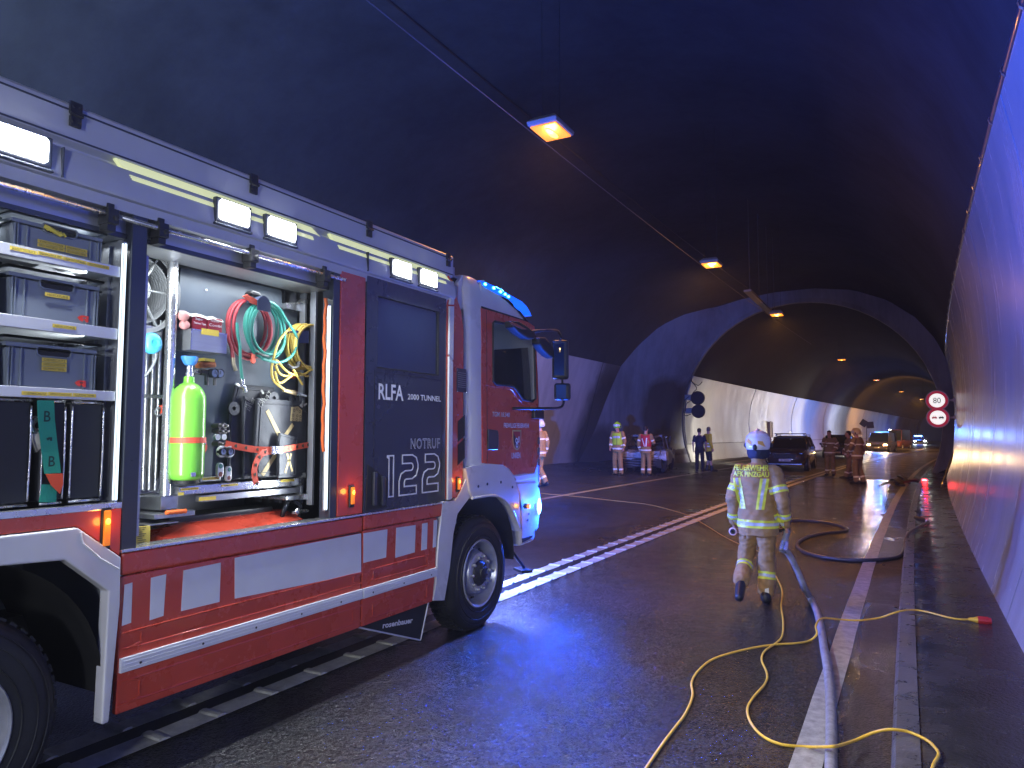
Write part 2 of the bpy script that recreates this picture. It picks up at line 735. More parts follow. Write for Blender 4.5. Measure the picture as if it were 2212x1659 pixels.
# left walkway in the narrow bore
strip('walkway_left', [(-9.75, roadz(-9.7)), (-9.74, .33), (-9.7, .345), (-10.75, .36)], [37.6] + YN[1:40], m_kerb)

# vaults
wideR = [(.78, .1), (.93, .6), (1.06, 1.3), (1.12, 2.0), (1.15, 2.8), (1.12, 3.6), (1.04, 4.4), (.93, 5.0), (.52, 6.0), (-.2, 7.0), (-1.3, 7.9), (-2.7, 8.5), (-4.4, 8.75)]
wideL = [(-6.2, 8.72), (-7.7, 8.53), (-9.1, 8.2), (-10.2, 7.68), (-11.0, 7.02), (-11.75, 5.98), (-12.3, 5.0), (-12.75, 3.5), (-13.15, 1.95), (-13.75, .24), (-13.85, -.1)]


def endY(x):
    """the lay-by ends in a slanted bulkhead on the left"""
    return 36.4 if x > -8.9 else max(30.0, 36.4 + (x + 8.9) * 1.3)


wide = wideR + wideL
mb = MB()
rings = []
ysw = YS[:-6] + [30.0]
for yy in ysw:
    rings.append([Vector((x + bend(yy), yy, z)) for (x, z) in wide])
rings.append([Vector((x + bend(endY(x)), endY(x), z)) for (x, z) in wide])
top = [i for i, (x, z) in enumerate(wide) if i >= 7 and not (x < -12.2 and z < 5.1)]
vault = MB().loft([[rg[i] for i in range(7, len(wideR) + 7)] for rg in rings], caps=False, closed=False)
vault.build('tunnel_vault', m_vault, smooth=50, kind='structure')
# ceiling below the crown: side walls
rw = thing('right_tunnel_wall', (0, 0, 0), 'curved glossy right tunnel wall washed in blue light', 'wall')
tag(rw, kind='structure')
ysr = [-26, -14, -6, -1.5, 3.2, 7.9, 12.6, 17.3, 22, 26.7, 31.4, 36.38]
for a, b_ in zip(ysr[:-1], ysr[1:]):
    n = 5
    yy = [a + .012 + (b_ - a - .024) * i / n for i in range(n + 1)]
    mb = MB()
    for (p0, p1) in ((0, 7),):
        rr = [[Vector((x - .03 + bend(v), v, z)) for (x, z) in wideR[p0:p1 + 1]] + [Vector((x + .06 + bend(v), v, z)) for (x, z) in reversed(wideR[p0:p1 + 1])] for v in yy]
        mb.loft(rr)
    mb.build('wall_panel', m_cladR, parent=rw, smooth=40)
lw = thing('left_tunnel_wall', (0, 0, 0), 'painted concrete wall of the lay-by behind the burnt car, sooted', 'wall')
tag(lw, kind='structure')
iL = len(wideR) + 6
prof = wide[iL:]
for a, b_ in ((-26, -10), (-10, 0), (0, 10), (10, 20), (20, 29.95)):
    n = 6
    yy = [a + .015 + (b_ - a - .03) * i / n for i in range(n + 1)]
    mb = MB()
    mb.loft([[Vector((x + bend(v), v, z)) for (x, z) in prof] + [Vector((x - .12 + bend(v), v, z)) for (x, z) in reversed(prof)] for v in yy])
    mb.build('wall_panel', m_wallL, parent=lw, smooth=40)
mb = MB()
ra = [Vector((x + bend(29.98), 29.98, z)) for (x, z) in prof]
rb = [Vector((x + bend(endY(x)), max(30.0, endY(x)), z)) for (x, z) in prof]
mb.loft([ra, rb], caps=False, closed=False)
mb.build('wall_panel', m_wallL, parent=lw, smooth=40)

# narrow bore: a circle of 5.75 m
NC, NZ, NR = -5.05, 2.4, 5.75


def ring_pt(a, r=NR):
    return (NC + r * math.cos(a), NZ + r * math.sin(a))


A0, A1 = R(-24.5), R(204.5)
AN = 44
angs = [A0 + (A1 - A0) * i / AN for i in range(AN + 1)]
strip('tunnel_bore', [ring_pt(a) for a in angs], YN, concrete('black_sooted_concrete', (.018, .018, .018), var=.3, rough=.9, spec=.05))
# bulkhead between the two sections
outer_path = [Vector((x, z, 0)) for (x, z) in wide]
cum = [0]
for p, q in zip(outer_path[:-1], outer_path[1:]):
    cum.append(cum[-1] + (q - p).length)


def outer_at(a):
    """where the ray from the bore's centre at angle a meets the wide profile"""
    c = Vector((NC, NZ, 0))
    d = Vector((math.cos(a), math.sin(a), 0))
    best = None
    for p, q in zip(outer_path[:-1], outer_path[1:]):
        e = q - p
        den = d.x * e.y - d.y * e.x
        if abs(den) < 1e-9:
            continue
        w = p - c
        t = (w.x * e.y - w.y * e.x) / den
        u = (w.x * d.y - w.y * d.x) / den
        if t > 0 and -1e-3 <= u <= 1.001:
            if best is None or t < best:
                best = t
    best = best if best else NR + .2
    return (NC + d.x * best, NZ + d.y * best)


mb = MB()
ri, ro = [], []
angs2 = [R(-26) + (R(206.5) - R(-26)) * i / 70 for i in range(71)]
for a in angs2:
    x, z = ring_pt(a)
    ri.append(Vector((x + bend(36.4), 36.4, max(z, -.2))))
    x2, z2 = outer_at(a)
    ye = endY(x2)
    ro.append(Vector((x2 + bend(ye), ye, max(z2, -.2))))
mb.loft([ri, [(p + (q - p) * .5) for p, q in zip(ri, ro)], ro], caps=False, closed=False)
mb.build('bulkhead', m_bulk, smooth=30, kind='structure')
# a dark frame round the mouth of the bore
mb = MB()
rin = [Vector((ring_pt(a, NR - .03)[0] + bend(36.3), 36.33, ring_pt(a, NR - .03)[1])) for a in angs]
rou = [Vector((ring_pt(a, NR + .16)[0] + bend(36.3), 36.33, ring_pt(a, NR + .16)[1])) for a in angs]
rin2 = [p + Vector((0, .3, 0)) for p in rin]
mb.loft([rin2, rin, rou], caps=False, closed=False)
mb.build('mouth_rim', concrete('rim_concrete', (.16, .15, .15), var=.5, rough=.7, soot=[((-9.4, 36.3, 2.2), 3.2, .8)]), smooth=50, kind='structure')
# white lining of the bore on both sides, in cast sections
nl = thing('left_bore_lining', (0, 0, 0), 'bright white curved lining on the left of the bore beyond the lay-by', 'wall')
tag(nl, kind='structure')
a_top = math.asin((4.78 - NZ) / (NR - .03))
seams = [36.42, 49.5, 62, 75, 87.3, 99, 111, 123, 135, 147, 160, 175]
for i, (a, b_) in enumerate(zip(seams[:-1], seams[1:])):
    n = 8
    yy = [a + .08 + (b_ - a - .16) * k / n for k in range(n + 1)]
    lo, hi = math.pi - a_top, R(203.5)
    for (p, q, rr_, nm) in ((lo, R(191.2), NR - .06, 'wall_panel'), (R(191.5), hi, NR - .02, 'skirting_panel')):
        an = [p + (q - p) * k / 7 for k in range(8)]
        mb = MB()
        mb.loft([[Vector((ring_pt(t, rr_)[0] + bend(v), v, ring_pt(t, rr_)[1])) for t in an] + [Vector((ring_pt(t, NR + .02)[0] + bend(v), v, ring_pt(t, NR + .02)[1])) for t in reversed(an)] for v in yy])
        mb.build(nm, m_clad, parent=nl, smooth=40)
nr = thing('right_bore_lining', (0, 0, 0), 'white lining on the right of the far bore', 'wall')
tag(nr, kind='structure')
for i, (a, b_) in enumerate(zip(seams[:7], seams[1:8])):
    n = 6
    yy = [a + .05 + (b_ - a - .1) * k / n for k in range(n + 1)]
    an = [R(-23.5) + (a_top + R(23.5)) * k / 10 for k in range(11)]
    mb = MB()
    mb.loft([[Vector((ring_pt(t, NR - .05)[0] + bend(v), v, ring_pt(t, NR - .05)[1])) for t in an] + [Vector((ring_pt(t, NR + .02)[0] + bend(v), v, ring_pt(t, NR + .02)[1])) for t in reversed(an)] for v in yy])
    mb.build('wall_panel', m_clad, parent=nr, smooth=40)


# ---------------------------------------------------------------- markings
def ribbon(name, x0, x1, y0, y1, mat, dz=.004, step=1.5, jag=0.0, parent=None, kind='structure'):
    mb = MB()
    n = max(1, int((y1 - y0) / step))
    rings = []
    for i in range(n + 1):
        yy = y0 + (y1 - y0) * i / n
        j = random.uniform(-jag, jag)
        rings.append([Vector((x0 + j + bend(yy), yy, roadz(x0) + dz)), Vector((x1 + j + bend(yy), yy, roadz(x1) + dz))])
    mb.loft(rings, caps=False, closed=False)
    return mb.build(name, mat, parent=parent, kind=kind)


m_blk = M('dark_tar', (.015, .015, .016), .4, var=.3)
cl = thing('double_centre_line', (0, 0, 0), 'double white centre line with raised ribs running under the fire engine', 'road marking')
tag(cl, kind='structure')
for (xa, xb) in ((-3.86, -3.70), (-4.14, -3.99)):
    ribbon('line', xa, xb, -6, 120, m_paint2, jag=.004, step=.4, parent=cl, kind=None)
    yy = 1.0
    rib = None
    while yy < 28:
        if rib is None:
            mb = MB()
            w = xb - xa + .012
            prof_ = [(-.035, .0), (-.025, .010), (0, .014), (.025, .010), (.035, .0)]
            mb.loft([[Vector((xx, p[0], p[1])) for p in prof_] for xx in (-w / 2, w / 2)], caps=True, closed=False)
            rib = mb.build('rib', m_paint2, parent=cl, world=False)
        else:
            rib = rib.copy()
            COL.objects.link(rib)
        xc = (xa + xb) / 2
        rib.location = (xc + bend(yy) + random.uniform(-.004, .004), yy + random.uniform(-.02, .02), roadz(xc) + .005)
        rib.rotation_euler = (0, 0, random.uniform(-.04, .04))
        yy += .42
ribbon('centre_line_joint', -3.985, -3.865, -6, 120, m_blk, dz=.003, jag=.003, step=.5)
ribbon('edge_line', -.60, -.44, -6, 110, m_paint, jag=.004, step=.6)
ribbon('lane_line', -7.85, -7.70, 12.0, 34.5, m_paint, jag=.004)
ribbon('edge_line_left', -9.2, -9.05, 38, 110, m_paint, jag=.004)
# ================================================================ the fire engine
SX = -3.35          # plane of its right side
TZ = .02
truck = thing('fire_engine', (-4.6, 2.4, .0), 'red and white fire engine with open equipment lockers, lit floodlights and blue beacon', 'fire engine')

m_red = M('signal_red_paint', (.58, .065, .035), .27, var=.10, vscale=2.5, coat=.6, rvar=.06, bump=.015, bscale=6)
m_white = M('white_vehicle_paint', (.66, .67, .70), .32, var=.07, vscale=3, coat=.4, rvar=.08)
m_alu = M('anodised_aluminium', (.52, .53, .55), .38, metal=.75, var=.10, vscale=9, rvar=.08, stretch=(1, .15, 3))
m_alub = M('bright_aluminium', (.78, .79, .80), .26, metal=.9, rvar=.06, vscale=14)
m_canopy = M('light_grey_body_paint', (.50, .52, .58), .42, metal=.15, var=.07, vscale=2, rvar=.08)
m_anth = M('anthracite_paint', (.030, .036, .055), .34, coat=.3, var=.15, rvar=.08)
m_doorblk = M('black_door_film', (.022, .028, .046), .24, coat=.5, var=.2, vscale=1.5, rvar=.06)
m_decal = M('white_reflective_film', (.72, .74, .80), .38, var=.05, vscale=4)
m_letter = M('white_lettering', (.82, .83, .85), .4)
m_rubber = M('tyre_rubber', (.016, .017, .02), .58, var=.35, vscale=6, bump=.25, bscale=45, rvar=.1)
m_rim = M('silver_wheel_paint', (.52, .54, .58), .34, metal=.55, var=.18, vscale=7, rvar=.1)
m_hub = M('greasy_black_hub', (.02, .02, .022), .5, var=.4, vscale=14, bump=.4, bscale=30)
m_glass = M('dark_window_glass', (.012, .02, .05), .05, coat=.4, spec=.7)
m_clear = M('clear_window_glass', (.5, .6, .75), .03, trans=1.0, ior=1.1, alpha=.35)
m_lens = E_('floodlight_lens', (.93, .97, 1), 26)
m_led = E_('led_strip_light', (.72, .86, 1), 2.2)
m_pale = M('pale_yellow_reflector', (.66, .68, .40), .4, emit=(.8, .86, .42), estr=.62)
m_amber = E_('amber_lamp', (1, .36, .03), 7)
m_amberoff = M('amber_lens', (.75, .22, .02), .2, emit=(1, .25, .02), estr=.35)
m_blueL = M('blue_beacon_lens', (.01, .06, .6), .12, emit=(.0, .10, 1), estr=1.7)
m_blueHot = E_('blue_led', (.05, .55, 1), 22)
m_int = M('locker_lining', (.36, .38, .42), .42, metal=.55, var=.12, vscale=5, rvar=.08)
m_board = M('grey_mounting_board', (.10, .125, .155), .42, var=.08, vscale=3)


def T(x, y, X=SX):
    p = atX(x, y, X)
    return (p.y, p.z)


def part(mb, name, mat, **k):
    par = k.pop('parent', truck)
    return mb.build(name, mat, parent=par, **k)


X0 = SX            # outer skin
# ---- chassis and body behind the skin
mb = MB()
mb.box(-5.35, -3.95, -2.4, 6.3, .52, .86)
mb.box(-5.0, -4.2, 5.2, 6.6, .45, .9)
mb.tube([(-5.6, 5.57, .54), (-3.6, 5.57, .54)], .08, 10)
mb.tube([(-5.6, 1.42, .54), (-3.6, 1.42, .54)], .08, 10)
part(mb, 'chassis', m_dark)
# body box: back, far side, floor, roof, dividing walls (the lockers stay hollow)
mb = MB()
mb.box(-5.82, -4.25, -2.55, 3.6, 1.30, 3.22)
mb.box(-5.82, -3.40, -2.55, 5.2, 3.16, 3.25)
mb.box(-5.82, -3.42, 3.64, 5.28, 1.0, 3.1)
mb.box(-4.25, -3.45, -2.55, 1.0, 1.46, 3.1)
mb.box(-4.25, -3.40, 1.0, 2.2, 1.36, 1.43)
mb.box(-4.25, -3.46, 2.2, 3.7, .50, .56)
mb.box(-4.25, -4.18, .9, 3.7, .50, 3.1)
mb.box(-5.8, -4.25, 2.2, 3.95, .5, 1.3)
mb.box(-5.8, -3.46, 3.9, 4.85, .5, 1.0)
part(mb, 'body_core', m_int)
# locker linings
mb = MB()
mb.box(-4.20, -3.42, 2.165, 2.235, .56, 3.1)           # wall between the lockers
mb.box(-4.20, -3.42, 3.64, 3.70, .56, 3.1)
mb.box(-4.20, -3.44, .95, 3.7, 2.93, 3.0)
for k in range(7):                                       # ribbed profiles on the locker's front wall
    mb.box(-3.55 - k * .09, -3.50 - k * .09, 2.148, 2.166, 1.45, 2.74)
for k in range(6):
    mb.box(-3.56 - k * .1, -3.51 - k * .1, 3.620, 3.641, 1.3, 2.8)
part(mb, 'locker_lining', m_int, bevel=.003)

# ---- roof canopy along the whole body
cp = [(X0 - .06, 3.325), (X0 - .01, 3.325), (X0 + .005, 3.31), (X0 + .005, 3.145), (X0 - .03, 3.125), (X0 - .03, 3.115), (X0 + .015, 3.095),
      (X0 + .035, 2.965), (X0 + .028, 2.945), (X0 + .005, 2.94), (X0 + .0, 2.885), (X0 - .05, 2.882), (X0 - .3, 2.90), (X0 - .3, 3.25)]
mb = MB()
rings = [[Vector((x, yy, z)) for (x, z) in cp] for yy in (-2.6, 1.8, 5.09)]
mb.loft(rings)
part(mb, 'roof_canopy', m_canopy, smooth=35)
mb = MB()
mb.box(X0 + .003, X0 + .010, -2.6, 5.09, 3.150, 3.158)
mb.box(X0 + .004, X0 + .012, -2.6, 5.09, 3.285, 3.292)
for yy in (1.80, 3.93):
    mb.box(X0 + .02, X0 + .042, yy, yy + .006, 2.95, 3.09)
part(mb, 'canopy_groove', m_anth)
for (x, y_) in ((160, 238), (545, 390), (795, 490), (966, 563)):
    Y, Z = T(x, y_)
    mb = MB()
    mb.box(X0 + .006, X0 + .022, Y - .028, Y + .028, 3.272, 3.330)
    mb.box(X0 + .006, X0 + .022, Y - .026, Y + .026, 3.212, 3.262)
    mb.tube([(X0 + .024, Y - .03, 3.268), (X0 + .024, Y + .03, 3.268)], .009, 8)
    for yy in (-.015, .015):
        for zz in (3.305, 3.235):
            mb.lathe([(0, .004), (.006, .003), (.007, 0)], (X0 + .022, Y + yy, zz), n=6)
    part(mb, 'hinge', m_dark, bevel=.003)


# pale reflector strips of the scene lighting
def strip_light(y0, y1, z):
    mb = MB()
    mb.plate([(y0, z + .03), (y1 - .11, z + .026), (y1, z - .028), (y1 - .07, z - .010), (y0 + .05, z - .010), (y0 + .03, z)], X0 - .012, X0 + .016)
    a = part(mb, 'reflector_strip', m_pale, bevel=.003)
    mb = MB()
    for k in range(5):
        zz = z - .014 - k * .009
        mb.box(X0 - .01, X0 + .014 + k * .003, y0 + .06 + k * .006, y1 - .10, zz - .006, zz)
    mb.build('fin', m_pale, parent=a)


strip_light(2.06, 3.50, 3.105)
strip_light(3.56, 5.06, 3.105)


def floodlight(c0, c1, power):
    (ya, yb) = (c0, c1)
    yc = (ya + yb) / 2
    w = yb - ya
    z0, z1 = 2.985, 3.098
    mb = MB()
    mb.box(X0 + .012, X0 + .045, ya - .022, yb + .022, z0 - .018, z1 + .012)
    mb.box(X0 + .01, X0 + .052, ya - .03, yb + .03, z0 - .034, z0 - .020)
    h = part(mb, 'floodlight', m_anth, bevel=.008)
    mb = MB()
    mb.plate([(ya + .012, z0), (yb - .012, z0), (yb, z0 + .012), (yb, z1 - .012), (yb - .012, z1), (ya + .012, z1), (ya, z1 - .012), (ya, z0 + .012)], X0 + .046, X0 + .054)
    mb.build('lens', m_lens, parent=h)
    mb = MB()
    for k in range(int(w / .014)):
        yy = ya + .006 + k * .014
        mb.box(X0 + .050, X0 + .057, yy, yy + .004, z0 - .006, z0 + .001)
        mb.box(X0 + .050, X0 + .057, yy, yy + .004, z1 - .001, z1 + .006)
    mb.build('lens_rib', m_alub, parent=h)
    lamp('AREA', 'floodlight_beam', (X0 + .065, yc, (z0 + z1) / 2), aim=(X0 + 2.2, yc, .2), power=power, color=(.90, .96, 1), size=w, size_y=.1, spread=125)
    # a shade of light on the canopy round the lamp
    return h


floodlight(*[T(-60, 270)[0], T(92, 300)[0]], 60)
floodlight(T(463, 433)[0], T(526, 455)[0], 42)
floodlight(T(569, 470)[0], T(626, 487)[0], 42)
floodlight(T(840, 562)[0], T(877, 570)[0], 30)
floodlight(T(900, 582)[0], T(933, 590)[0], 30)

# shutter boxes under the canopy, with the silver lift bar and its brackets
mb = MB()
mb.box(X0 - .30, X0 - .055, -2.5, 3.64, 2.765, 2.885)
part(mb, 'shutter_box', m_alu, bevel=.006)
mb = MB()
mb.box(X0 - .058, X0 - .045, -2.5, 3.64, 2.765, 2.79)
mb.box(X0 - .054, X0 - .046, -2.5, 3.64, 2.868, 2.878)
part(mb, 'shutter_box_edge', m_anth)
mb = MB()
mb.tube([(X0 + .01, -1.5, 2.848), (X0 + .01, 2.06, 2.848)], .013, 12)
mb.tube([(X0 + .01, 2.08, 2.848), (X0 + .01, 3.72, 2.848)], .013, 12)
part(mb, 'lift_bar', m_alub, smooth=60)
for x, y_ in ((237, 468), (346, 498), (543, 545), (700, 592)):
    Y = T(x, y_)[0]
    mb = MB()
    mb.box(X0 - .05, X0 + .035, Y - .028, Y + .028, 2.80, 2.875)
    mb.box(X0 - .045, X0 + .02, Y - .022, Y + .022, 2.765, 2.80)
    mb.box(X0 - .03, X0 + .01, Y - .018, Y + .018, 2.872, 2.905)
    mb.lathe([(0, .012), (.012, .010), (.014, 0)], (X0 + .035, Y + .01, 2.83), n=10)
    part(mb, 'bar_bracket', m_dark, bevel=.004)

# ---- pillars and panels between the openings
mb = MB()
mb.box(X0 - .10, X0, 2.172, 2.255, 1.20, 2.886)
part(mb, 'pillar', m_anth, bevel=.006)
mb = MB()
mb.box(X0 - .10, X0 - .002, 3.625, 3.69, 1.21, 2.886)
part(mb, 'pillar', m_anth, bevel=.006)
mb = MB()
mb.box(X0 - .06, X0 + .002, 3.693, 3.952, 1.222, 2.935)
part(mb, 'corner_panel', m_red, bevel=.006)
# LED strips on the locker edges
for (ya, yb, z0, z1, ax) in ((2.140, 2.156, 1.45, 2.74, -.07), (3.598, 3.613, 1.27, 2.66, -.07)):
    mb = MB()
    mb.box(X0 - .045, X0 - .015, ya, yb, z0, z1)
    h = part(mb, 'led_profile', m_alu, bevel=.003)
    mb = MB()
    mb.box(X0 - .016, X0 - .010, ya + .003, yb - .003, z0 + .01, z1 - .01)
    mb.box(X0 - .027, X0 - .017, ya - .003, ya - .001, z0 + .01, z1 - .01)
    mb.build('led_strip', m_led, parent=h)
    lamp('AREA', 'locker_light', (X0 - .10, ya - .13, (z0 + z1) / 2), aim=(X0 - .50, ya - 1.1, (z0 + z1) / 2), power=7.5, color=(.86, .94, 1), size=.03, size_y=1.25, spread=170)
mb = MB()
mb.box(X0 - .045, X0 - .02, 2.262, 2.280, 1.27, 2.7)
part(mb, 'led_profile', m_alu, bevel=.003)
lamp('AREA', 'locker_light', (X0 - .07, 2.31, 2.0), aim=(X0 - .45, 3.3, 2.0), power=8, color=(.86, .94, 1), size=.03, size_y=1.25, spread=170)
lamp('AREA', 'locker_ceiling_light', (X0 - .20, 2.9, 2.74), aim=(X0 - .36, 2.9, 1.2), power=7, color=(.9, .96, 1), size=1.2, size_y=.05, spread=170)
lamp('AREA', 'locker_ceiling_light', (X0 - .20, 1.6, 2.74), aim=(X0 - .30, 1.6, 1.4), power=6, color=(.9, .96, 1), size=1.0, size_y=.05, spread=170)
# orange signal cord down the right-hand locker edge
mb = MB()
mb.tube([(X0 - .03 + .004 * math.sin(k * .9), 3.578 + .006 * math.sin(k * 1.7), 2.70 - k * .045) for k in range(24)], .011, 8)
part(mb, 'orange_pull_cord', M('orange_cord', (.8, .14, .02), .6), smooth=60)

# ---- crew door
dY0, dY1, dZ0, dZ1 = 3.962, 4.995, 1.222, 2.955
mb = MB()
mb.plate([(dY0, dZ0), (dY1, dZ0), (dY1, dZ1), (dY0, dZ1)], X0 - .05, X0 + .004, holes=[[(4.09, 2.27), (4.875, 2.27), (4.875, 2.80), (4.09, 2.80)]])
door = part(mb, 'crew_door', m_doorblk, bevel=.004)
mb = MB()
mb.box(X0 - .02, X0 - .006, 4.095, 4.87, 2.275, 2.795)
mb.build('window_pane', m_glass, parent=door)
mb = MB()
mb.box(X0 - .005, X0 + .006, 4.085, 4.88, 2.262, 2.274)
mb.box(X0 - .005, X0 + .006, 4.87, 4.882, 2.274, 2.80)
mb.build('window_seal', m_black, parent=door)
mb = MB()
mb.box(X0 + .0035, X0 + .0055, 4.06, 4.064, 1.3, 2.25)
mb.box(X0 + .0035, X0 + .0055, 4.93, 4.934, 1.3, 2.25)
mb.box(X0 + .0035, X0 + .0055, 4.06, 4.934, 2.232, 2.236)
mb.build('door_groove', m_black, parent=door)
mb = MB()
mb.box(X0 + .0, X0 + .018, dY0, 5.0, 2.958, 2.985)
part(mb, 'door_gutter', m_alub, bevel=.004)
# recessed step and grab handles, lower left of the door
pts = [(792, 1002), (838, 1040), (818, 1098), (788, 1092)]
mb = MB()
mb.plate([T(793, 1003), T(836, 1037), T(832, 1096), T(788, 1104)], X0 + .002, X0 + .009)
hp = mb.build('handle_recess', m_black, parent=door, bevel=.002)
mb = MB()
for xx in (806, 824):
    a = T(xx, 1020 + (xx - 806) * .5)
    b_ = T(xx - 3, 1092)
    mb.box(X0 + .005, X0 + .028, a[0] - .016, a[0] + .016, b_[1], a[1])
mb.build('door_handle', m_anth, parent=door, bevel=.006)
# lettering on the door
mb = MB()
a, b_ = T(816, 864), T(869, 830)
side_text('RLFA', a[0], a[1] + .005, T(870, 868)[0], 2.155, X0 + .0062, mb, bold=.02)
a = T(876, 866)
side_text('2000 TUNNEL', a[0] + .02, a[1] + .012, T(951, 870)[0], 2.095, X0 + .0062, mb, bold=.018)
mb.build('lettering', m_letter, parent=door)
mb = MB()
vs, fs = fit_text('NOTRUF', 4.905 - 4.505, .082, spacing=1.12, bold=.02)
# outline lettering: a white shape with a black one on it
mb.add([(X0 + .0062, 4.505 + v.x, 1.665 + v.y) for v in vs], fs)
mb.build('outline_lettering', m_letter, parent=door)
mb = MB()
vs2, fs2 = fit_text('NOTRUF', 4.905 - 4.505 - .010, .082 - .010, spacing=1.12, bold=-.018)
mb.add([(X0 + .0075, 4.510 + v.x, 1.670 + v.y) for v in vs2], fs2)
mb.build('outline_fill', m_doorblk, parent=door)


def outline_of(path, w):
    """both sides of a thick line through path, mitred"""
    path = [Vector((p[0], p[1])) for p in path]
    L, Rr = [], []
    for i, p in enumerate(path):
        d1 = (p - path[i - 1]).normalized() if i else (path[1] - p).normalized()
        d2 = (path[i + 1] - p).normalized() if i < len(path) - 1 else d1
        n1, n2 = Vector((-d1.y, d1.x)), Vector((-d2.y, d2.x))
        mmm = (n1 + n2)
        mmm.normalize()
        k = w / 2 / max(.4, mmm.dot(n1))
        L.append(p + mmm * k)
        Rr.append(p - mmm * k)
    return L + Rr[::-1]


def digit2(x, z, w, h, t):
    c = .05
    return [(x + t / 2, z + h - t / 2), (x + w - t / 2 - c, z + h - t / 2), (x + w - t / 2 - c * .3, z + h - t / 2 - c * .3), (x + w - t / 2, z + h - t / 2 - c), (x + w - t / 2, z + h / 2 + c),
            (x + w - t / 2 - c * .3, z + h / 2 + c * .3), (x + w - t / 2 - c, z + h / 2), (x + t / 2 + c, z + h / 2), (x + t / 2 + c * .3, z + h / 2 - c * .3), (x + t / 2, z + h / 2 - c), (x + t / 2, z + t / 2), (x + w - t / 4, z + t / 2)]


mb = MB()
zb, hh = 1.31, .315
mb.plate([(4.235, zb), (4.30, zb), (4.30, zb + hh), (4.215, zb + hh), (4.215, zb + hh - .02), (4.235, zb + hh - .03)], X0 + .004, X0 + .0062, holes=[[(4.245, zb + .011), (4.289, zb + .011), (4.289, zb + hh - .011), (4.245, zb + hh - .011)]])
for yy in (4.36, 4.66):
    p = digit2(yy, zb, .25, hh, .075)
    o1 = outline_of(p, .075)
    o2 = outline_of([Vector(p[0]) + Vector((.011, 0))] + p[1:-2] + [Vector(p[-2])] + [Vector(p[-1]) - Vector((.011, 0))], .075 - .022)
    o2 = [tuple(q) for q in o2]
    mb.plate([tuple(q) for q in o1], X0 + .004, X0 + .0062, holes=[o2])
mb.build('number_outline', m_letter, parent=door)

# ---- vertical white strips and the red corner behind the cab
mb = MB()
mb.plate([(5.005, 1.23), (5.07, 1.235), (5.075, 2.40), (5.01, 2.44)], X0 + .006, X0 + .024)
mb.plate([(5.01, 2.455), (5.078, 2.41), (5.085, 2.88), (5.015, 2.87)], X0 + .006, X0 + .024)
mb.plate([(5.015, 2.885), (5.085, 2.895), (5.09, 2.96), (5.035, 2.955)], X0 + .006, X0 + .024)
part(mb, 'edge_strip', m_white, bevel=.006)
mb = MB()
outl = [(5.0, 1.235), (5.27, 1.24), (5.27, 2.70), (5.23, 2.86), (5.15, 2.98), (5.08, 3.10), (5.03, 3.14), (5.03, 2.99), (5.0, 2.95)]
mb.plate(outl, X0 - .5, X0 + .004)
part(mb, 'red_corner_column', m_red, bevel=.008)


def zq(u, v):
    """crop 1250..2300 x 1700..2700 at 1742 px"""
    return ((1250 + .6028 * u) / 1.808, (1700 + .6028 * v) / 1.808)


def zc(u, v):
    """crop 1250..2300 x 900..1900"""
    return ((1250 + .6028 * u) / 1.808, (900 + .6028 * v) / 1.808)


def quadpx(*p):
    return [T(*q) for q in p]


# ventilation grilles on the red column
a, b_ = T(*zc(880, 1045)), T(*zc(943, 900))
vb = MB()
vb.box(X0 + .004, X0 + .010, a[0], b_[0], a[1], b_[1])
vp = part(vb, 'vent_plate', m_anth, bevel=.003)
mb = MB()
nz = 8
for k in range(nz):
    z = a[1] + (b_[1] - a[1]) * (.2 + .6 * k / (nz - 1))
    for j in range(6):
        yy = a[0] + (b_[0] - a[0]) * (.12 + j * .14)
        mb.box(X0 + .010, X0 + .013, yy, yy + .014, z, z + .005)
mb.build('vent_slot', m_steel, parent=vp)
for (vz0, vz1) in ((1350, 1215), (1500, 1365)):
    a, b_ = T(*zc(884, vz0)), T(*zc(938, vz1))
    mb = MB()
    n = 13
    for k in range(n):
        z = a[1] + (b_[1] - a[1]) * k / n
        mb.obox(orient((X0 + .006, (a[0] + b_[0]) / 2, z + .006), (1, 0, 0), (0, .88, .47), (0, -.47, .88)), .006, (b_[0] - a[0]) * .95, .008)
    part(mb, 'vent_slats', m_dark)
# screws round the vents
mb = MB()
for (u, v) in ((884, 905), (940, 912), (884, 1043), (942, 1050), (888, 1195), (940, 1200), (884, 1352), (940, 1358)):
    yy, z = T(*zc(u, v))
    mb.lathe([(0, .004), (.006, .003), (.007, 0)], (X0 + .008, yy, z), n=8)
part(mb, 'panel_screws', m_alub)


# ---- amber side marker lamps
def marker(x, y_, h=.16):
    Y, Z = T(x, y_)
    mb = MB()
    mb.box(X0 + .004, X0 + .016, Y - .024, Y + .024, Z - h / 2, Z + h / 2)
    o = part(mb, 'side_marker', m_dark, bevel=.004)
    mb = MB()
    mb.box(X0 + .014, X0 + .030, Y - .016, Y + .016, Z - h / 2 + .02, Z + h / 2 - .012)
    mb.build('marker_lens', m_amberoff, parent=o, bevel=.006)
    mb = MB()
    mb.ell((X0 + .030, Y, Z + h * .18), (.006, .012, .015), 10, 6)
    mb.build('bulb_glow', m_amber, parent=o, smooth=180)
    lamp('POINT', 'marker_glow', (X0 + .07, Y, Z + .03), power=.35, color=(1, .4, .05), radius=.02)


marker(225, 1142, .20)
marker(757, 1072, .15)
marker(987, 1046, .13)

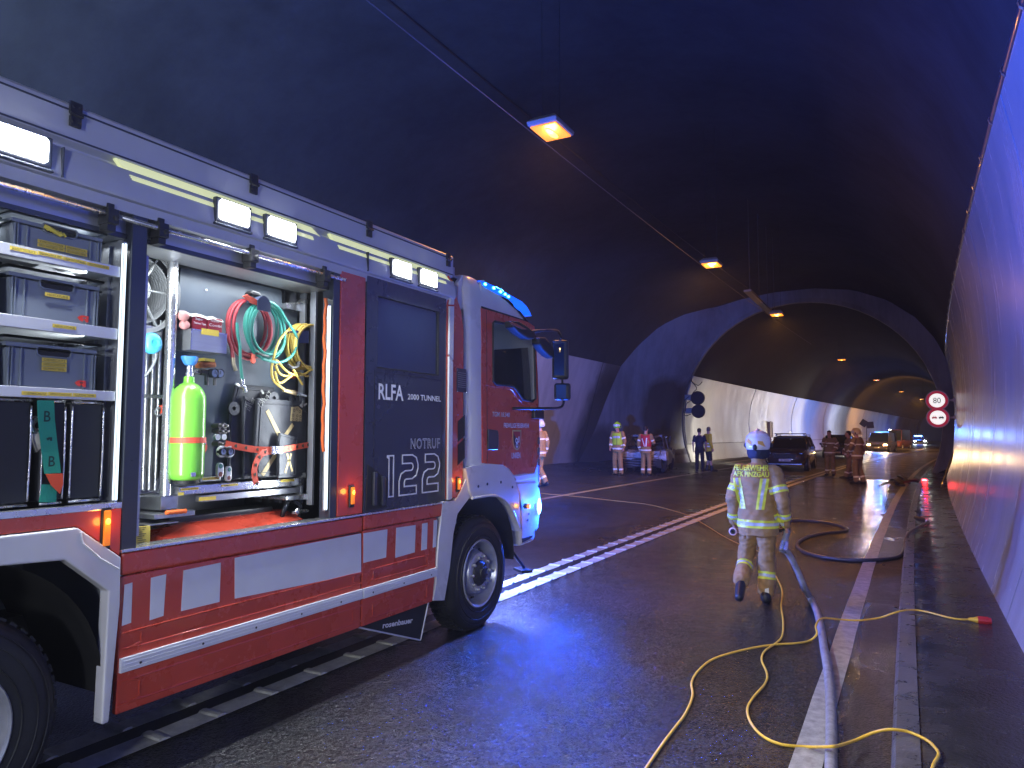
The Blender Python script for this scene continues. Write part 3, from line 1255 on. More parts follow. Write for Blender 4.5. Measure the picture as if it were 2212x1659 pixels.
# ---- red skirts with pressed ribs
def skirt(name, y0, y1, z0, z1, ribs, right_slant=0.0):
    mb = MB()
    mb.plate([(y0, z0), (y1 - right_slant, z0), (y1, z0 + .25), (y1 + right_slant * .4, z1), (y0, z1)], X0 - .03, X0 + .003)
    o = part(mb, name, m_red, bevel=.007)
    mb = MB()
    for (a, b_) in ribs:
        # raised frame of a pressed bead
        ya, yb = y0 + .12, y1 - .08 - right_slant
        mb.tube(smoothpath([(X0 + .001, ya + .015, a), (X0 + .001, yb - .02, a), (X0 + .001, yb, a + .02), (X0 + .001, yb, b_ - .02), (X0 + .001, yb - .02, b_), (X0 + .001, ya + .015, b_), (X0 + .001, ya, b_ - .015), (X0 + .001, ya, a + .015)], 3, True), .0065, 6, closed=True)
    mb.build('pressed_bead', m_red, parent=o, smooth=60)
    return o


skirt('skirt_panel', 2.178, 3.942, .435, 1.088, [(.475, .585), (.735, .815)])
skirt('skirt_panel', 3.958, 4.86, .435, 1.10, [(.475, .585), (.735, .815)], .04)
mb = MB()
mb.plate([(2.178, 1.095), (3.945, 1.095), (3.945, 1.20), (2.178, 1.20)], X0 - .03, X0 + .010)
mb.plate([(3.958, 1.104), (4.93, 1.104), (4.96, 1.205), (3.958, 1.205)], X0 - .03, X0 + .010)
part(mb, 'sill_panel', m_red, bevel=.012, seg=3)
mb = MB()
mb.box(X0 - .12, X0 + .014, 2.17, 3.70, 1.203, 1.218)
mb.box(X0 - .05, X0 + .012, 3.70, 4.98, 1.205, 1.219)
part(mb, 'sill_trim', m_alub, bevel=.003)
mb = MB()
mb.box(X0 - .085, X0 - .02, .5, 2.165, 1.432, 1.448)
mb.box(X0 - .02, X0 + .012, .5, 2.165, 1.420, 1.450)
part(mb, 'sill_trim', m_alub, bevel=.003)
# white guard rails
for (ya, yb) in ((2.185, 3.945), (3.957, 4.865)):
    mb = MB()
    mb.plate([(.628, 0), (.70, 0), (.696, 0)][:0] or [(ya, .630), (yb, .632), (yb, .700), (ya, .698)], X0 + .003, X0 + .020)
    for zz in (.647, .665, .683):
        mb.box(X0 + .020, X0 + .0225, ya + .01, yb - .01, zz - .003, zz + .003)
    g_ = part(mb, 'guard_rail', m_decal, bevel=.003)
    mb = MB()
    yy = ya + .1
    while yy < yb:
        mb.lathe([(0, .003), (.006, .002), (.007, 0)], (X0 + .0225, yy, .656), n=8)
        yy += .36
    mb.build('screw', m_dark, parent=g_)
# white reflective blocks
blocks = [((268, 1263), (285, 1258), (282, 1345), (262, 1352)), ((325, 1248), (358, 1240), (352, 1330), (322, 1340)), ((395, 1232), (476, 1215), (473, 1300), (390, 1320)),
          ((506, 1205), (779, 1152), (779, 1238), (506, 1293)), ((784, 1152), (836, 1143), (833, 1204), (784, 1216)), ((855, 1140), (897, 1134), (895, 1193), (853, 1205)), ((911, 1131), (923, 1129), (921, 1186), (909, 1189)), ((936, 1124), (944, 1123), (941, 1181), (934, 1183))]
for q in blocks:
    mb = MB()
    mb.plate([T(*p) for p in q], X0 + .0032, X0 + .0048)
    part(mb, 'reflective_block', m_decal)

# ---- rear wheel arch
out = [(.6, 1.352), (1.95, 1.352), (2.165, 1.185), (2.168, .95), (2.135, .42), (2.10, .42), (2.108, 1.035), (1.90, 1.212), (1.50, 1.235), (1.1, 1.212), (.87, 1.0), (.8, .5), (.6, .5)]
mb = MB()
mb.plate(out, X0 - .05, X0 + .022)
part(mb, 'wheel_arch', m_white, bevel=.010, seg=3)
mb = MB()
mb.plate([(.3, 1.356), (1.952, 1.356), (2.166, 1.19), (2.166, 1.425), (.3, 1.425)], X0 - .03, X0 + .008)
part(mb, 'rear_red_panel', m_red, bevel=.006)
mb = MB()
mb.plate([(-2.55, .6), (.78, .6), (.78, 1.36), (.3, 1.36), (.3, 1.45), (-2.55, 1.45)], X0 - .03, X0 + .002)
part(mb, 'rear_side_panel', m_red, bevel=.006)
mb = MB()
mb.box(X0 - .03, X0, -2.55, .95, 1.46, 2.76)
part(mb, 'closed_shutter', m_alu)
# white edge trim on the arch with small rivets
mb = MB()
pth = [T(165, 1152), T(170, 1158), T(222, 1222), T(246, 1241)]
mb.tube([(X0 + .026, p[0], p[1]) for p in [T(168, 1150), T(172, 1172), T(210, 1205), T(250, 1228)]], .004, 6)
part(mb, 'arch_bead', m_decal, smooth=60)
# wheel houses (dark liners)
for (yc, rr) in ((1.45, .66), (5.57, .66)):
    mb = MB()
    mb.lathe([(rr, -.75), (rr, -.012)], (X0, yc, .60), n=24, a0=R(-4), a1=R(184))
    mb.v = [Vector((p.x, p.y, p.z)) for p in mb.v]
    part(mb, 'wheelhouse', m_black, smooth=60)


# the lathe runs with angle from +Y towards +Z when its axis is X
def wheel(yc, zc, xo, r=.50, deep=False):
    """outer face of the tyre at x = xo"""
    mb = MB()
    prof = [(.285, -.03), (.30, -.008), (.36, .0), (.42, -.003), (.465, -.016), (r - .012, -.040), (r, -.060), (r, -.235), (r - .02, -.26), (.30, -.29), (.285, -.26)]
    mb.lathe(prof, (xo, yc, zc), n=56)
    # tread blocks
    for k in range(56):
        a = 2 * math.pi * k / 56
        for (d0, d1, off) in ((-.115, -.062, 0), (-.175, -.125, .5), (-.235, -.185, 0)):
            aa = a + off * 2 * math.pi / 56
            mt = orient((xo + (d0 + d1) / 2, yc + (r + .003) * math.cos(aa), zc + (r + .003) * math.sin(aa)), (1, 0, 0), (0, -math.sin(aa), math.cos(aa)), (0, math.cos(aa), math.sin(aa)))
            mb.obox(mt, d1 - d0, .036, .016)
    w = bpy.data.objects.new('wheel', None)
    COL.objects.link(w)
    w.parent = truck
    ty = mb.build('tyre', m_rubber, parent=w, smooth=40)
    # moulded rings on the sidewall
    mb = MB()
    for rr_ in (.335, .40, .445):
        mb.lathe([(rr_ - .003, -.004), (rr_, .0025 if rr_ < .44 else -.006), (rr_ + .003, -.004)], (xo, yc, zc), n=56)
    mb.build('sidewall_ring', m_rubber, parent=w, smooth=60)
    mb = MB()
    mb.lathe([(.292, -.012), (.300, -.004), (.292, .003), (.280, -.004), (.268, -.035), (.245, -.075), (.235, -.11), (.205, -.10), (.190, -.05), (.178, -.022), (.165, -.015), (.125, -.018), (.0, -.018)], (xo, yc, zc), n=48)
    rim = mb.build('rim', m_rim, parent=w, smooth=35)
    # hand holes
    mb = MB()
    for k in range(10):
        a = 2 * math.pi * (k + .5) / 10
        mt = orient((xo - .092, yc + .222 * math.cos(a), zc + .222 * math.sin(a)), (1, 0, 0), (0, -math.sin(a), math.cos(a)), (0, math.cos(a), math.sin(a)))
        mb.obox(mt, .012, .05, .018)
    mb.build('rim_hole', m_black, parent=w, bevel=.006)
    nut = None
    for k in range(10):
        a = 2 * math.pi * k / 10
        mb = MB()
        mb.lathe([(0, .030), (.012, .029), (.014, .024), (.014, .006), (.021, .004), (.022, -.004)], (xo - .014, yc + .145 * math.cos(a), zc + .145 * math.sin(a)), n=8)
        mb.build('wheel_nut', m_rim, parent=w)
    mb = MB()
    mb.lathe([(0, .030), (.045, .028), (.05, .018), (.085, .012), (.098, .0), (.108, -.004), (.115, -.018)], (xo - .0, yc, zc), n=30)
    for k in range(10):
        a = 2 * math.pi * (k + .5) / 10
        mb.lathe([(0, .012), (.008, .010), (.009, 0)], (xo + .008, yc + .083 * math.cos(a), zc + .083 * math.sin(a)), n=6)
    mb.build('hub', m_hub, parent=w, smooth=35)
    return w


wheel(5.57, .535, X0 + .01)
wheel(1.42, .56, X0 + .01, .50)
wheel(5.57, .60, -5.6)
wheel(1.42, .60, -5.6)

# ---- mud flap with lettering behind the front wheel
mb = MB()
mb.plate([T(785, 1357), T(920, 1384), T(937, 1297), T(900, 1290), T(790, 1330)], X0 - .06, X0 - .052)
fl = part(mb, 'mud_flap', m_black)
mb = MB()
P1, P2, P3 = T(785, 1357), T(920, 1384), T(937, 1297)
mb.tube([(X0 - .049, P1[0], P1[1]), (X0 - .049, P2[0] - .01, P2[1]), (X0 - .049, P2[0], P2[1] + .01), (X0 - .049, P3[0], P3[1])], .006, 6)
mb.build('flap_edge', m_decal, parent=fl)
mb = MB()
a, b_ = T(838, 1356), T(903, 1362)
vs, fs = fit_text('rosenbauer', b_[0] - a[0], .042, bold=.03, shear=.1)
slope = (b_[1] - a[1]) / (b_[0] - a[0])
mb.add([(X0 - .050, a[0] + v.x, a[1] - .012 + v.y + v.x * slope * .4) for v in vs], fs)
mb.build('lettering', m_letter, parent=fl)

# ---- white front fender and bumper
fend = quadpx(*[zq(*p) for p in [(785, 430), (868, 424), (900, 372), (958, 240), (968, 330), (972, 395), (925, 455), (885, 510), (858, 640), (835, 860), (800, 1070), (725, 1072), (745, 960), (752, 800), (762, 660), (775, 560)]])
mb = MB()
mb.plate(fend, X0 - .08, X0 + .012)
part(mb, 'front_skirt', m_white, bevel=.008, seg=3)
arch_top = [zq(*p) for p in [(945, 215), (1000, 196), (1100, 186), (1180, 192), (1222, 222), (1262, 285), (1285, 370), (1296, 500), (1302, 620), (1262, 520), (1228, 452), (1180, 408), (1120, 390), (1050, 398), (992, 412), (972, 360)]]
mb = MB()
pp = [T(*p, X=X0 + .03) for p in arch_top]
mb.plate(pp, X0 - .12, X0 + .03)
fe = part(mb, 'front_fender', m_white, bevel=.02, seg=3)
mb = MB()
lip = [T(*zq(*p), X=X0 + .035) for p in [(985, 408), (1050, 398), (1120, 390), (1180, 408), (1228, 452), (1262, 520), (1290, 600)]]
mb.tube([(X0 + .035, p[0], p[1]) for p in smoothpath([(0, a_, b2) for a_, b2 in lip], 4) for p in [(p.y, p.z)]], .012, 8)
mb.build('fender_lip', m_white, parent=fe, smooth=60)
mb = MB()
for (u, v) in ((1006, 330), (1065, 315), (1153, 303), (1228, 335)):
    yy, z = T(*zq(u, v))
    mb.lathe([(0, .003), (.013, .003), (.013, 0)], (X0 + .031, yy, z), n=12)
mb.build('bolt_cap', m_dark, parent=fe)
bump = [zq(*p) for p in [(1262, 300), (1400, 290), (1425, 345), (1432, 420), (1424, 520), (1418, 600), (1396, 640), (1388, 682), (1300, 720), (1303, 640), (1300, 500), (1290, 380)]]
mb = MB()
mb.plate([T(*p) for p in bump], -5.8, X0 - .0)
bp_ = part(mb, 'front_bumper', m_white, bevel=.03, seg=3)
mb = MB()
for (u, v) in ((1352, 510), (1345, 550), (1395, 617)):
    yy, z = T(*zq(u, v))
    mb.lathe([(0, .002), (.013, .002), (.013, 0)], (X0 + .001, yy, z), n=12)
mb.build('bolt_cap', m_dark, parent=bp_)
a, b_ = T(*zq(1305, 692)), T(*zq(1385, 650))
mb = MB()
mb.plate([T(*zq(1308, 668)), T(*zq(1372, 650)), T(*zq(1372, 662)), T(*zq(1308, 695))], X0 + .001, X0 + .007)
mb.build('step_slot', m_anth, parent=bp_)
yy, z = T(*zq(1308, 458))
mb = MB()
mb.lathe([(0, .05), (.02, .048), (.026, .03), (.028, 0)], (X0 + .03, yy, z), n=16)
o = mb.build('indicator', m_dark, parent=bp_, smooth=50)
mb = MB()
mb.lathe([(0, .062), (.02, .058), (.024, .05), (.024, .035)], (X0 + .03, yy, z), n=16)
mb.build('indicator_lens', E_('orange_indicator', (1, .28, .03), 1.6), parent=bp_, smooth=60)
lamp('POINT', 'indicator_glow', (X0 + .13, yy, z), power=.5, color=(1, .4, .05), radius=.02)
# blue flasher on the corner of the bumper
yy, z = T(*zq(1418, 462))
mb = MB()
mb.ell((X0 - .01, yy - .0, z), (.035, .022, .085), 14, 10)
part(mb, 'corner_flasher', E_('cyan_white_flasher', (.30, .80, 1), 14), smooth=180)
lamp('POINT', 'corner_flasher_light', (X0 + .03, 6.95, z), power=420, color=BLUE, radius=.05)
lamp('POINT', 'front_grille_flasher', (-4.4, 7.15, 1.05), power=620, color=(.22, .30, 1), radius=.08)
lamp('SPOT', 'front_flasher_beam', (-4.0, 7.05, 1.25), aim=(-12, 31, 2.8), power=16000, color=(.04, .16, 1), radius=.08, angle=46, blend=.9)
mb = MB()
mb.box(-5.2, -5.0, 6.84, 6.87, 1.0, 1.08)
mb.box(-4.2, -4.0, 6.84, 6.87, 1.0, 1.08)
part(mb, 'grille_flasher', m_blueHot, bevel=.01)
mb = MB()
mb.box(-5.6, -3.6, 6.70, 6.80, 1.15, 1.85)
for k in range(7):
    mb.box(-5.5, -3.7, 6.79, 6.82, 1.2 + k * .09, 1.25 + k * .09)
part(mb, 'radiator_grille', m_dark)
# folded step bracket on the far front corner
p0, p1, p2 = T(1105, 1190, -3.5), T(1132, 1226, -3.5), T(1105, 1246, -3.5)
mb = MB()
mb.tube([(-3.5, p0[0] - .05, p0[1] + .04), (-3.5, p1[0], p1[1])], .018, 8)
mb.obox(orient((-3.5, p1[0] - .03, p1[1] - .02), (.8, -.6, 0), (.6, .8, 0), (0, 0, 1)), .22, .12, .03)
part(mb, 'ground_step', m_dark, bevel=.004)

# ---- cab
cabp = [(5.575, 1.28), (5.575, 3.20), (5.62, 3.215), (5.80, 3.185), (6.08, 3.12), (6.30, 3.06), (6.50, 2.97), (6.62, 2.87), (6.70, 2.72), (6.745, 2.5), (6.775, 2.2), (6.79, 1.9), (6.79, 1.30), (6.74, 1.22), (6.30, 1.22)]
win = [(5.74, 2.80), (5.77, 2.83), (6.50, 2.66), (6.56, 2.62), (6.59, 2.3), (6.60, 1.80), (6.57, 1.75), (6.40, 1.77), (6.27, 1.93), (6.18, 2.0), (5.80, 2.06), (5.75, 2.09)]
zs = lambda u, v: ((1750 + .3618 * u) / 1.808, (1000 + .3618 * v) / 1.808)
win = [T(*zs(*p)) for p in [(478, 722), (500, 706), (640, 735), (900, 830), (925, 880), (940, 1540), (905, 1572), (800, 1548), (735, 1450), (700, 1412), (640, 1398), (510, 1385), (480, 1355)]]
XL = -5.80
mb = MB()
mb.plate(cabp, X0 - .03, X0 - .004, holes=[win])
mb.plate(cabp, XL, XL + .03, holes=[win])
cab = part(mb, 'cab_shell', m_white, bevel=.004)
# roof, back, floor, front
mb = MB()
fr = cabp[1:13]
mb.loft([[Vector((X0 - .004, p[0], p[1])) for p in fr] + [Vector((X0 - .004, p[0] - .03, p[1] - .03)) for p in reversed(fr)], [Vector((XL, p[0], p[1])) for p in fr] + [Vector((XL, p[0] - .03, p[1] - .03)) for p in reversed(fr)]])
# leave the windscreen open: the strip of faces between 2.72 and 1.9 becomes glass
mb.build('cab_roof_and_front', m_white, parent=cab, smooth=30)
mb = MB()
mb.box(XL, X0 - .03, 5.56, 5.60, 1.28, 3.2)
mb.box(XL, X0 - .03, 5.575, 6.7, 1.25, 1.33)
mb.build('cab_back_wall', m_anth, parent=cab)
mb = MB()
mb.plate([(p[0], p[1]) for p in [(6.66, 2.74), (6.70, 2.72), (6.80, 1.95), (6.77, 1.95)]], XL + .08, X0 - .08)
mb.build('windscreen', m_glass, parent=cab)
mb = MB()
mb.plate(win, X0 - .018, X0 - .014)
mb.plate(win, XL + .014, XL + .018)
mb.build('side_window', m_clear, parent=cab)
mb = MB()
mb.tube([(X0 + .004, p[0], p[1]) for p in win], .012, 8, closed=True)
mb.build('window_seal', m_black, parent=cab)
# cab interior: seats, and a dim interior light
for (xa, xb) in ((-4.15, -3.65), (-5.5, -5.0)):
    mb = MB()
    mb.box(xa, xb, 5.72, 6.22, 1.7, 1.86)
    mb.box(xa, xb, 5.68, 5.82, 1.82, 2.42)
    mb.box(xa + .1, xb - .1, 5.68, 5.80, 2.44, 2.66)
    mb.build('seat', M('grey_seat_fabric', (.12, .13, .17), .8), parent=cab, bevel=.04)
mb = MB()
mb.box(-5.6, -3.55, 6.3, 6.68, 1.6, 1.95)
mb.lathe([(.19, -.012), (.205, 0), (.19, .012), (.178, 0), (.19, -.012)], (-4.0, 6.15, 2.05), axis='Z', n=24)
mb.build('dashboard', m_dark, parent=cab)
lamp('POINT', 'cab_interior_light', (-4.6, 6.1, 2.85), power=5, color=(.45, .6, 1), radius=.1)
# red door skin
zs2 = lambda u, v: ((1800 + .4221 * u) / 1.808, (1500 + .4221 * v) / 1.808)
dskin = [T(*zs(355, 560)), T(*zs(520, 600)), T(*zs(860, 712)), T(*zs(930, 760)), T(*zs(950, 1000)), T(*zs(965, 1300)), T(*zs(972, 1600)), T(*zs2(722, 400)), T(*zs2(720, 640)), T(*zs2(700, 760)), T(*zs2(680, 820)), T(*zs2(490, 840)), T(*zs2(455, 790)), T(*zs2(390, 748)), T(*zs2(196, 730))]
mb = MB()
mb.plate(dskin, X0 - .004, X0 + .004, holes=[win])
cd = part(mb, 'cab_door', m_red, bevel=.0015, seg=1)
mb = MB()
g0, g1 = T(*zs(408, 590)), T(*zs2(240, 730))
mb.plate([(g0[0], g0[1]), (g0[0] + .006, g0[1]), (g1[0] + .006, g1[1]), (g1[0], g1[1])], X0 + .0035, X0 + .0055)
mb.plate([T(*zs(355, 540)), T(*zs(860, 700)), T(*zs(860, 712)), T(*zs(355, 562))], X0 + .002, X0 + .0052)
mb.build('door_gap', m_black, parent=cd)
# creases pressed into the door below the window
mb = MB()
for pts in ([(395, 1385), (430, 1400), (620, 1425), (690, 1450), (740, 1530), (800, 1600), (940, 1622)], ):
    q = [T(*zs(*p)) for p in pts]
    mb.tube([(X0 + .003, a_, b2) for a_, b2 in q], .006, 6)
q = [T(*zs2(*p)) for p in [(520, 160), (530, 215), (600, 235), (700, 232)]]
mb.tube([(X0 + .003, a_, b2) for a_, b2 in q], .006, 6)
for pts in ([(640, 330), (715, 350)], [(600, 425), (718, 440)], [(690, 560), (640, 770), (700, 765)]):
    q = [T(*zs2(*p)) for p in pts]
    mb.tube([(X0 + .003, a_, b2) for a_, b2 in q], .005, 6)
mb.build('pressed_crease', m_red, parent=cd, smooth=60)
# dark front edge with louvres
mb = MB()
for v in (490, 585, 690):
    q = [T(*zs2(*p)) for p in [(706, v), (724, v + 6), (722, v + 70), (704, v + 62)]]
    mb.plate(q, X0 + .004, X0 + .012)
part(mb, 'air_deflector_louvres', m_anth, bevel=.003)
q = [T(*zs2(*p)) for p in [(490, 852), (690, 826), (686, 868), (512, 898)]]
mb = MB()
mb.plate(q, X0 - .01, X0 + .006)
part(mb, 'door_sill', m_decal, bevel=.003)
# door handle, mirror foot
a, b_ = T(*zs2(240, 610)), T(*zs2(335, 428))
mb = MB()
mb.plate([(a[0], a[1]), (b_[0] - .02, a[1]), (b_[0], a[1] + .03), (b_[0], b_[1] - .03), (b_[0] - .02, b_[1]), (a[0], b_[1] + .01)], X0 + .004, X0 + .020)
mb.build('door_handle', m_anth, parent=cd, bevel=.008, seg=3)
a, b_ = T(*zs2(650, 320)), T(*zs2(738, 240))
mb = MB()
mb.box(X0 - .02, X0 + .045, a[0], b_[0], a[1], b_[1])
part(mb, 'mirror_foot', m_dark, bevel=.012)
# lettering on the door
mb = MB()
a, b_ = T(*zs2(287, 300)), T(*zs2(447, 265))
side_text('TGM 18.340', a[0], a[1], b_[0], a[1] + .045, X0 + .0055, mb, shear=.15, bold=.01)
a, b_ = T(*zs2(393, 402)), T(*zs2(628, 370))
side_text('FREIWILLIGE FEUERWEHR', a[0], a[1] - .002, b_[0], a[1] + .045, X0 + .0055, mb, bold=.015)
a, b_ = T(*zs2(465, 690)), T(*zs2(546, 640))
side_text('UNKEN', a[0], a[1], b_[0], a[1] + .058, X0 + .0055, mb, bold=.015)
mb.build('lettering', m_letter, parent=cd)
# the municipal shield
a, b_ = T(*zs2(474, 615)), T(*zs2(553, 425))
cx_, w_, zt, zb_ = (a[0] + b_[0]) / 2, (b_[0] - a[0]) / 2, b_[1], a[1]
hgt = zt - zb_


def shield(s, x0_, x1_, mat, nm):
    pts = [(-1, 1), (1, 1), (1, .2), (.93, -.3), (.7, -.7), (.35, -.92), (0, -1), (-.35, -.92), (-.7, -.7), (-.93, -.3), (-1, .2)]
    mb = MB()
    mb.plate([(cx_ + p[0] * w_ * s, (zt + zb_) / 2 + p[1] * hgt / 2 * s) for p in pts], x0_, x1_)
    return mb.build(nm, mat, parent=cd)


m_gold = M('gold_print', (.55, .43, .18), .4)
shield(1, X0 + .004, X0 + .0055, m_gold, 'shield')
shield(.84, X0 + .0055, X0 + .0062, M('shield_red', (.45, .03, .03), .4), 'shield_field')
mb = MB()
zmid = (zt + zb_) / 2
mb.plate([(cx_ - w_ * .8, zt - hgt * .15), (cx_, zmid), (cx_ + w_ * .3, zmid - hgt * .2), (cx_ + w_ * .5, zb_ + hgt * .22), (cx_, zb_ + hgt * .10), (cx_ - w_ * .55, zb_ + hgt * .25), (cx_ - w_ * .8, zmid)], X0 + .0062, X0 + .0068)
mb.build('shield_mark', m_dark, parent=cd)
mb = MB()
mb.lathe([(w_ * .16, 0), (w_ * .28, .0006), (w_ * .3, 0)], (X0 + .0072, cx_ - w_ * .1, zmid - hgt * .02), n=14)
mb.lathe([(w_ * .14, 0), (w_ * .26, .0006), (w_ * .28, 0)], (X0 + .0072, cx_, zmid - hgt * .25), n=14)
mb.box(X0 + .0068, X0 + .0075, cx_ + w_ * .1, cx_ + w_ * .55, zmid - hgt * .12, zmid - hgt * .06)
mb.box(X0 + .0068, X0 + .0075, cx_ + w_ * .35, cx_ + w_ * .55, zmid - hgt * .12, zmid + hgt * .18)
mb.build('shield_mark', m_letter, parent=cd)

# ---- white column behind the cab (engine air intake)
mb = MB()
cyl = []
for z, dx, y0_, y1_ in ((1.49, .0, 5.36, 5.575), (2.6, .0, 5.35, 5.575), (3.10, -.005, 5.34, 5.575), (3.20, -.04, 5.37, 5.57), (3.235, -.09, 5.41, 5.54)):
    xx = X0 + dx
    cyl.append([Vector((xx - .045, y0_, z)), Vector((xx - .012, y0_ + .03, z)), Vector((xx, y0_ + .07, z)), Vector((xx, y1_, z)), Vector((xx - .55, y1_, z)), Vector((xx - .55, y0_, z))])
mb.loft(cyl)
part(mb, 'intake_column', m_white, smooth=40)
mb = MB()
mb.box(X0 - .6, X0 - .10, 5.26, 5.37, 1.3, 3.18)
part(mb, 'cab_gap', m_black)
# sloping fairing seen behind it
mb = MB()
mb.plate([(5.27, 3.13), (5.36, 3.22), (5.36, 2.9), (5.27, 2.9)], X0 - .6, X0 - .06)
part(mb, 'fairing', m_white, bevel=.01)

# ---- blue beacon bar along the roof edge
lensp = [T(*zs(*p)) for p in [(348, 262), (430, 290), (560, 350), (690, 430), (800, 490), (850, 540), (885, 600), (905, 648), (870, 640), (760, 585), (720, 550), (690, 490), (640, 460), (520, 405), (400, 340), (370, 310)]]
mb = MB()
mb.plate(lensp, X0 - .30, X0 - .002)
bb = part(mb, 'beacon_bar', m_blueL, bevel=.01, seg=3)
mb = MB()
for (u, v) in ((405, 303), (497, 345), (570, 385), (620, 412), (655, 437)):
    a_, b2 = T(*zs(u, v), X=X0 + .006)
    mb.ell((X0 + .004, a_, b2), (.008, .022, .012), 10, 6)
mb.build('beacon_led', m_blueHot, parent=bb, smooth=180)
lamp('POINT', 'cab_beacon', (X0 - .1, 6.2, 3.32), power=160, color=BLUE, radius=.06)
lamp('POINT', 'cab_beacon', (-5.3, 6.2, 3.42), power=600, color=BLUE, radius=.10)
mb = MB()
mb.box(-5.75, -5.35, 5.8, 6.3, 3.15, 3.24)
part(mb, 'beacon_bar', m_blueL, bevel=.03)

# ---- mirrors on the front corner
m_mirror = M('mirror_glass', (.12, .13, .15), .05, metal=1.0)
zm = lambda u, v, X=-3.1: atX(*zs(u, v), X)
arm = [zm(*p) for p in [(930, 805), (1035, 805), (1160, 803), (1200, 830), (1222, 880), (1222, 910)]]
arm[0].x = -3.36
mb = MB()
mb.tube(smoothpath(arm, 4), .014, 8)
arm2 = [zm(*p) for p in [(935, 1640), (1050, 1645), (1190, 1640), (1235, 1615), (1250, 1560)]]
arm2[0].x = -3.36
mb.tube(smoothpath(arm2, 4), .014, 8)
mb.tube([zm(1232, 1320), zm(1235, 1380)], .012, 8)
ma = part(mb, 'mirror_arm', m_dark, smooth=60)
for (u0, v0, u1, v1) in ((1120, 905, 1280, 1330), (1145, 1372, 1298, 1558)):
    p = zm((u0 + u1) / 2, (v0 + v1) / 2)
    w = .175
    h = (zm((u0 + u1) / 2, v0) - zm((u0 + u1) / 2, v1)).length
    # faces back and slightly in towards the driver
    nrm = Vector((.42, -.9, 0)).normalized()
    sd = Vector((0, 0, 1)).cross(nrm).normalized()
    mt = orient(p + Vector((0, .03, 0)), sd, nrm, (0, 0, 1))
    mb = MB()
    mb.obox(mt, w, .11, h)
    mo = part(mb, 'mirror', m_dark, bevel=.035, seg=3, smooth=60)
    mb = MB()
    mt2 = orient(p + Vector((0, .03, 0)) + nrm * .057 - sd * w * .08, sd, nrm, (0, 0, 1))
    mb.obox(mt2, w * .62, .004, h * .82)
    mb.build('mirror_glass', m_mirror, parent=mo, bevel=.0015)
# the two dark mirrors folded round the windscreen pillar
def leafshape(pts, X, th, nm, parent=truck):
    mb = MB()
    q = [atX(*zs(*p), X) for p in pts]
    mb.plate([(p_.y, p_.z) for p_ in q], X - th / 2, X + th / 2)
    return mb.build(nm, m_black, parent=parent, bevel=.02, seg=3, smooth=50)


leafshape([(655, 700), (720, 705), (820, 765), (900, 830), (890, 900), (820, 895), (730, 840), (660, 770)], X0 + .14, .10, 'wide_angle_mirror')
leafshape([(945, 880), (1010, 880), (1080, 970), (1115, 1050), (1110, 1110), (1050, 1080), (980, 1010), (945, 950)], X0 + .16, .10, 'front_mirror')
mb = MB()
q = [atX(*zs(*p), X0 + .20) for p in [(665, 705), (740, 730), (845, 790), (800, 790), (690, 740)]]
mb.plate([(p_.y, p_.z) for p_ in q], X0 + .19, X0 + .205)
part(mb, 'mirror_reflection', M('copper_reflection', (.35, .12, .08), .3, metal=.4), bevel=.003)  # reflection on the mirror shell, painted as a coppery plate
mb = MB()
mb.tube([(X0 - .02, T(*zs(930, 850))[0], T(*zs(930, 850))[1]), tuple(atX(*zs(975, 900), X0 + .14)), tuple(atX(*zs(880, 830), X0 + .12))], .022, 8)
part(mb, 'mirror_joint', m_dark)
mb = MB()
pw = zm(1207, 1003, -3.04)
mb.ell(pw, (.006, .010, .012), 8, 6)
part(mb, 'mirror_glint', E_('warm_reflection_glow', (1, .6, .2), 5), smooth=180)  # glowing bead standing in for a warm reflection on the mirror
# ================================================================ contents of the lockers
c4 = lambda u, v: ((450 + .4822 * u) / 1.808, (1400 + .4822 * v) / 1.808)
c3 = lambda u, v: ((450 + .5426 * u) / 1.808, (600 + .5426 * v) / 1.808)
cA = lambda u, v: ((.6629 * u) / 1.808, (1100 + .6629 * v) / 1.808)      # 0..700 x 1100..2200 at 1056
cB = lambda u, v: ((.4821 * u) / 1.808, (300 + .4821 * v) / 1.808)        # 0..700 x 300..1100 at 1452
XB = -3.70


def P4(u, v, X=XB):
    p = atX(*c4(u, v), X)
    return Vector((X, p.y, p.z))


def P3(u, v, X=XB):
    p = atX(*c3(u, v), X)
    return Vector((X, p.y, p.z))


m_crate = M('grey_plastic_crate', (.20, .23, .28), .46, var=.08, vscale=4)
m_yel = M('yellow_label_tape', (.80, .60, .08), .5, var=.06, vscale=6)
m_prn = M('black_print', (.06, .05, .03), .6)
m_redmark = M('red_print', (.75, .05, .03), .5)
m_yrope = M('yellow_rope', (.85, .68, .08), .6, bump=.4, bscale=60)
m_shelf = M('white_aluminium_shelf', (.70, .71, .71), .36, metal=.35, var=.06)


def label_plate(mb_plate, mb_text, y0, y1, z0, z1, X, txt=None):
    mb_plate.box(X, X + .0012, y0, y1, z0, z1)
    if txt:
        m = (y1 - y0) * .07
        side_text(txt, y0 + m, z0 + (z1 - z0) * .2, y1 - m, z1 - (z1 - z0) * .2, X + .0018, mb_text)


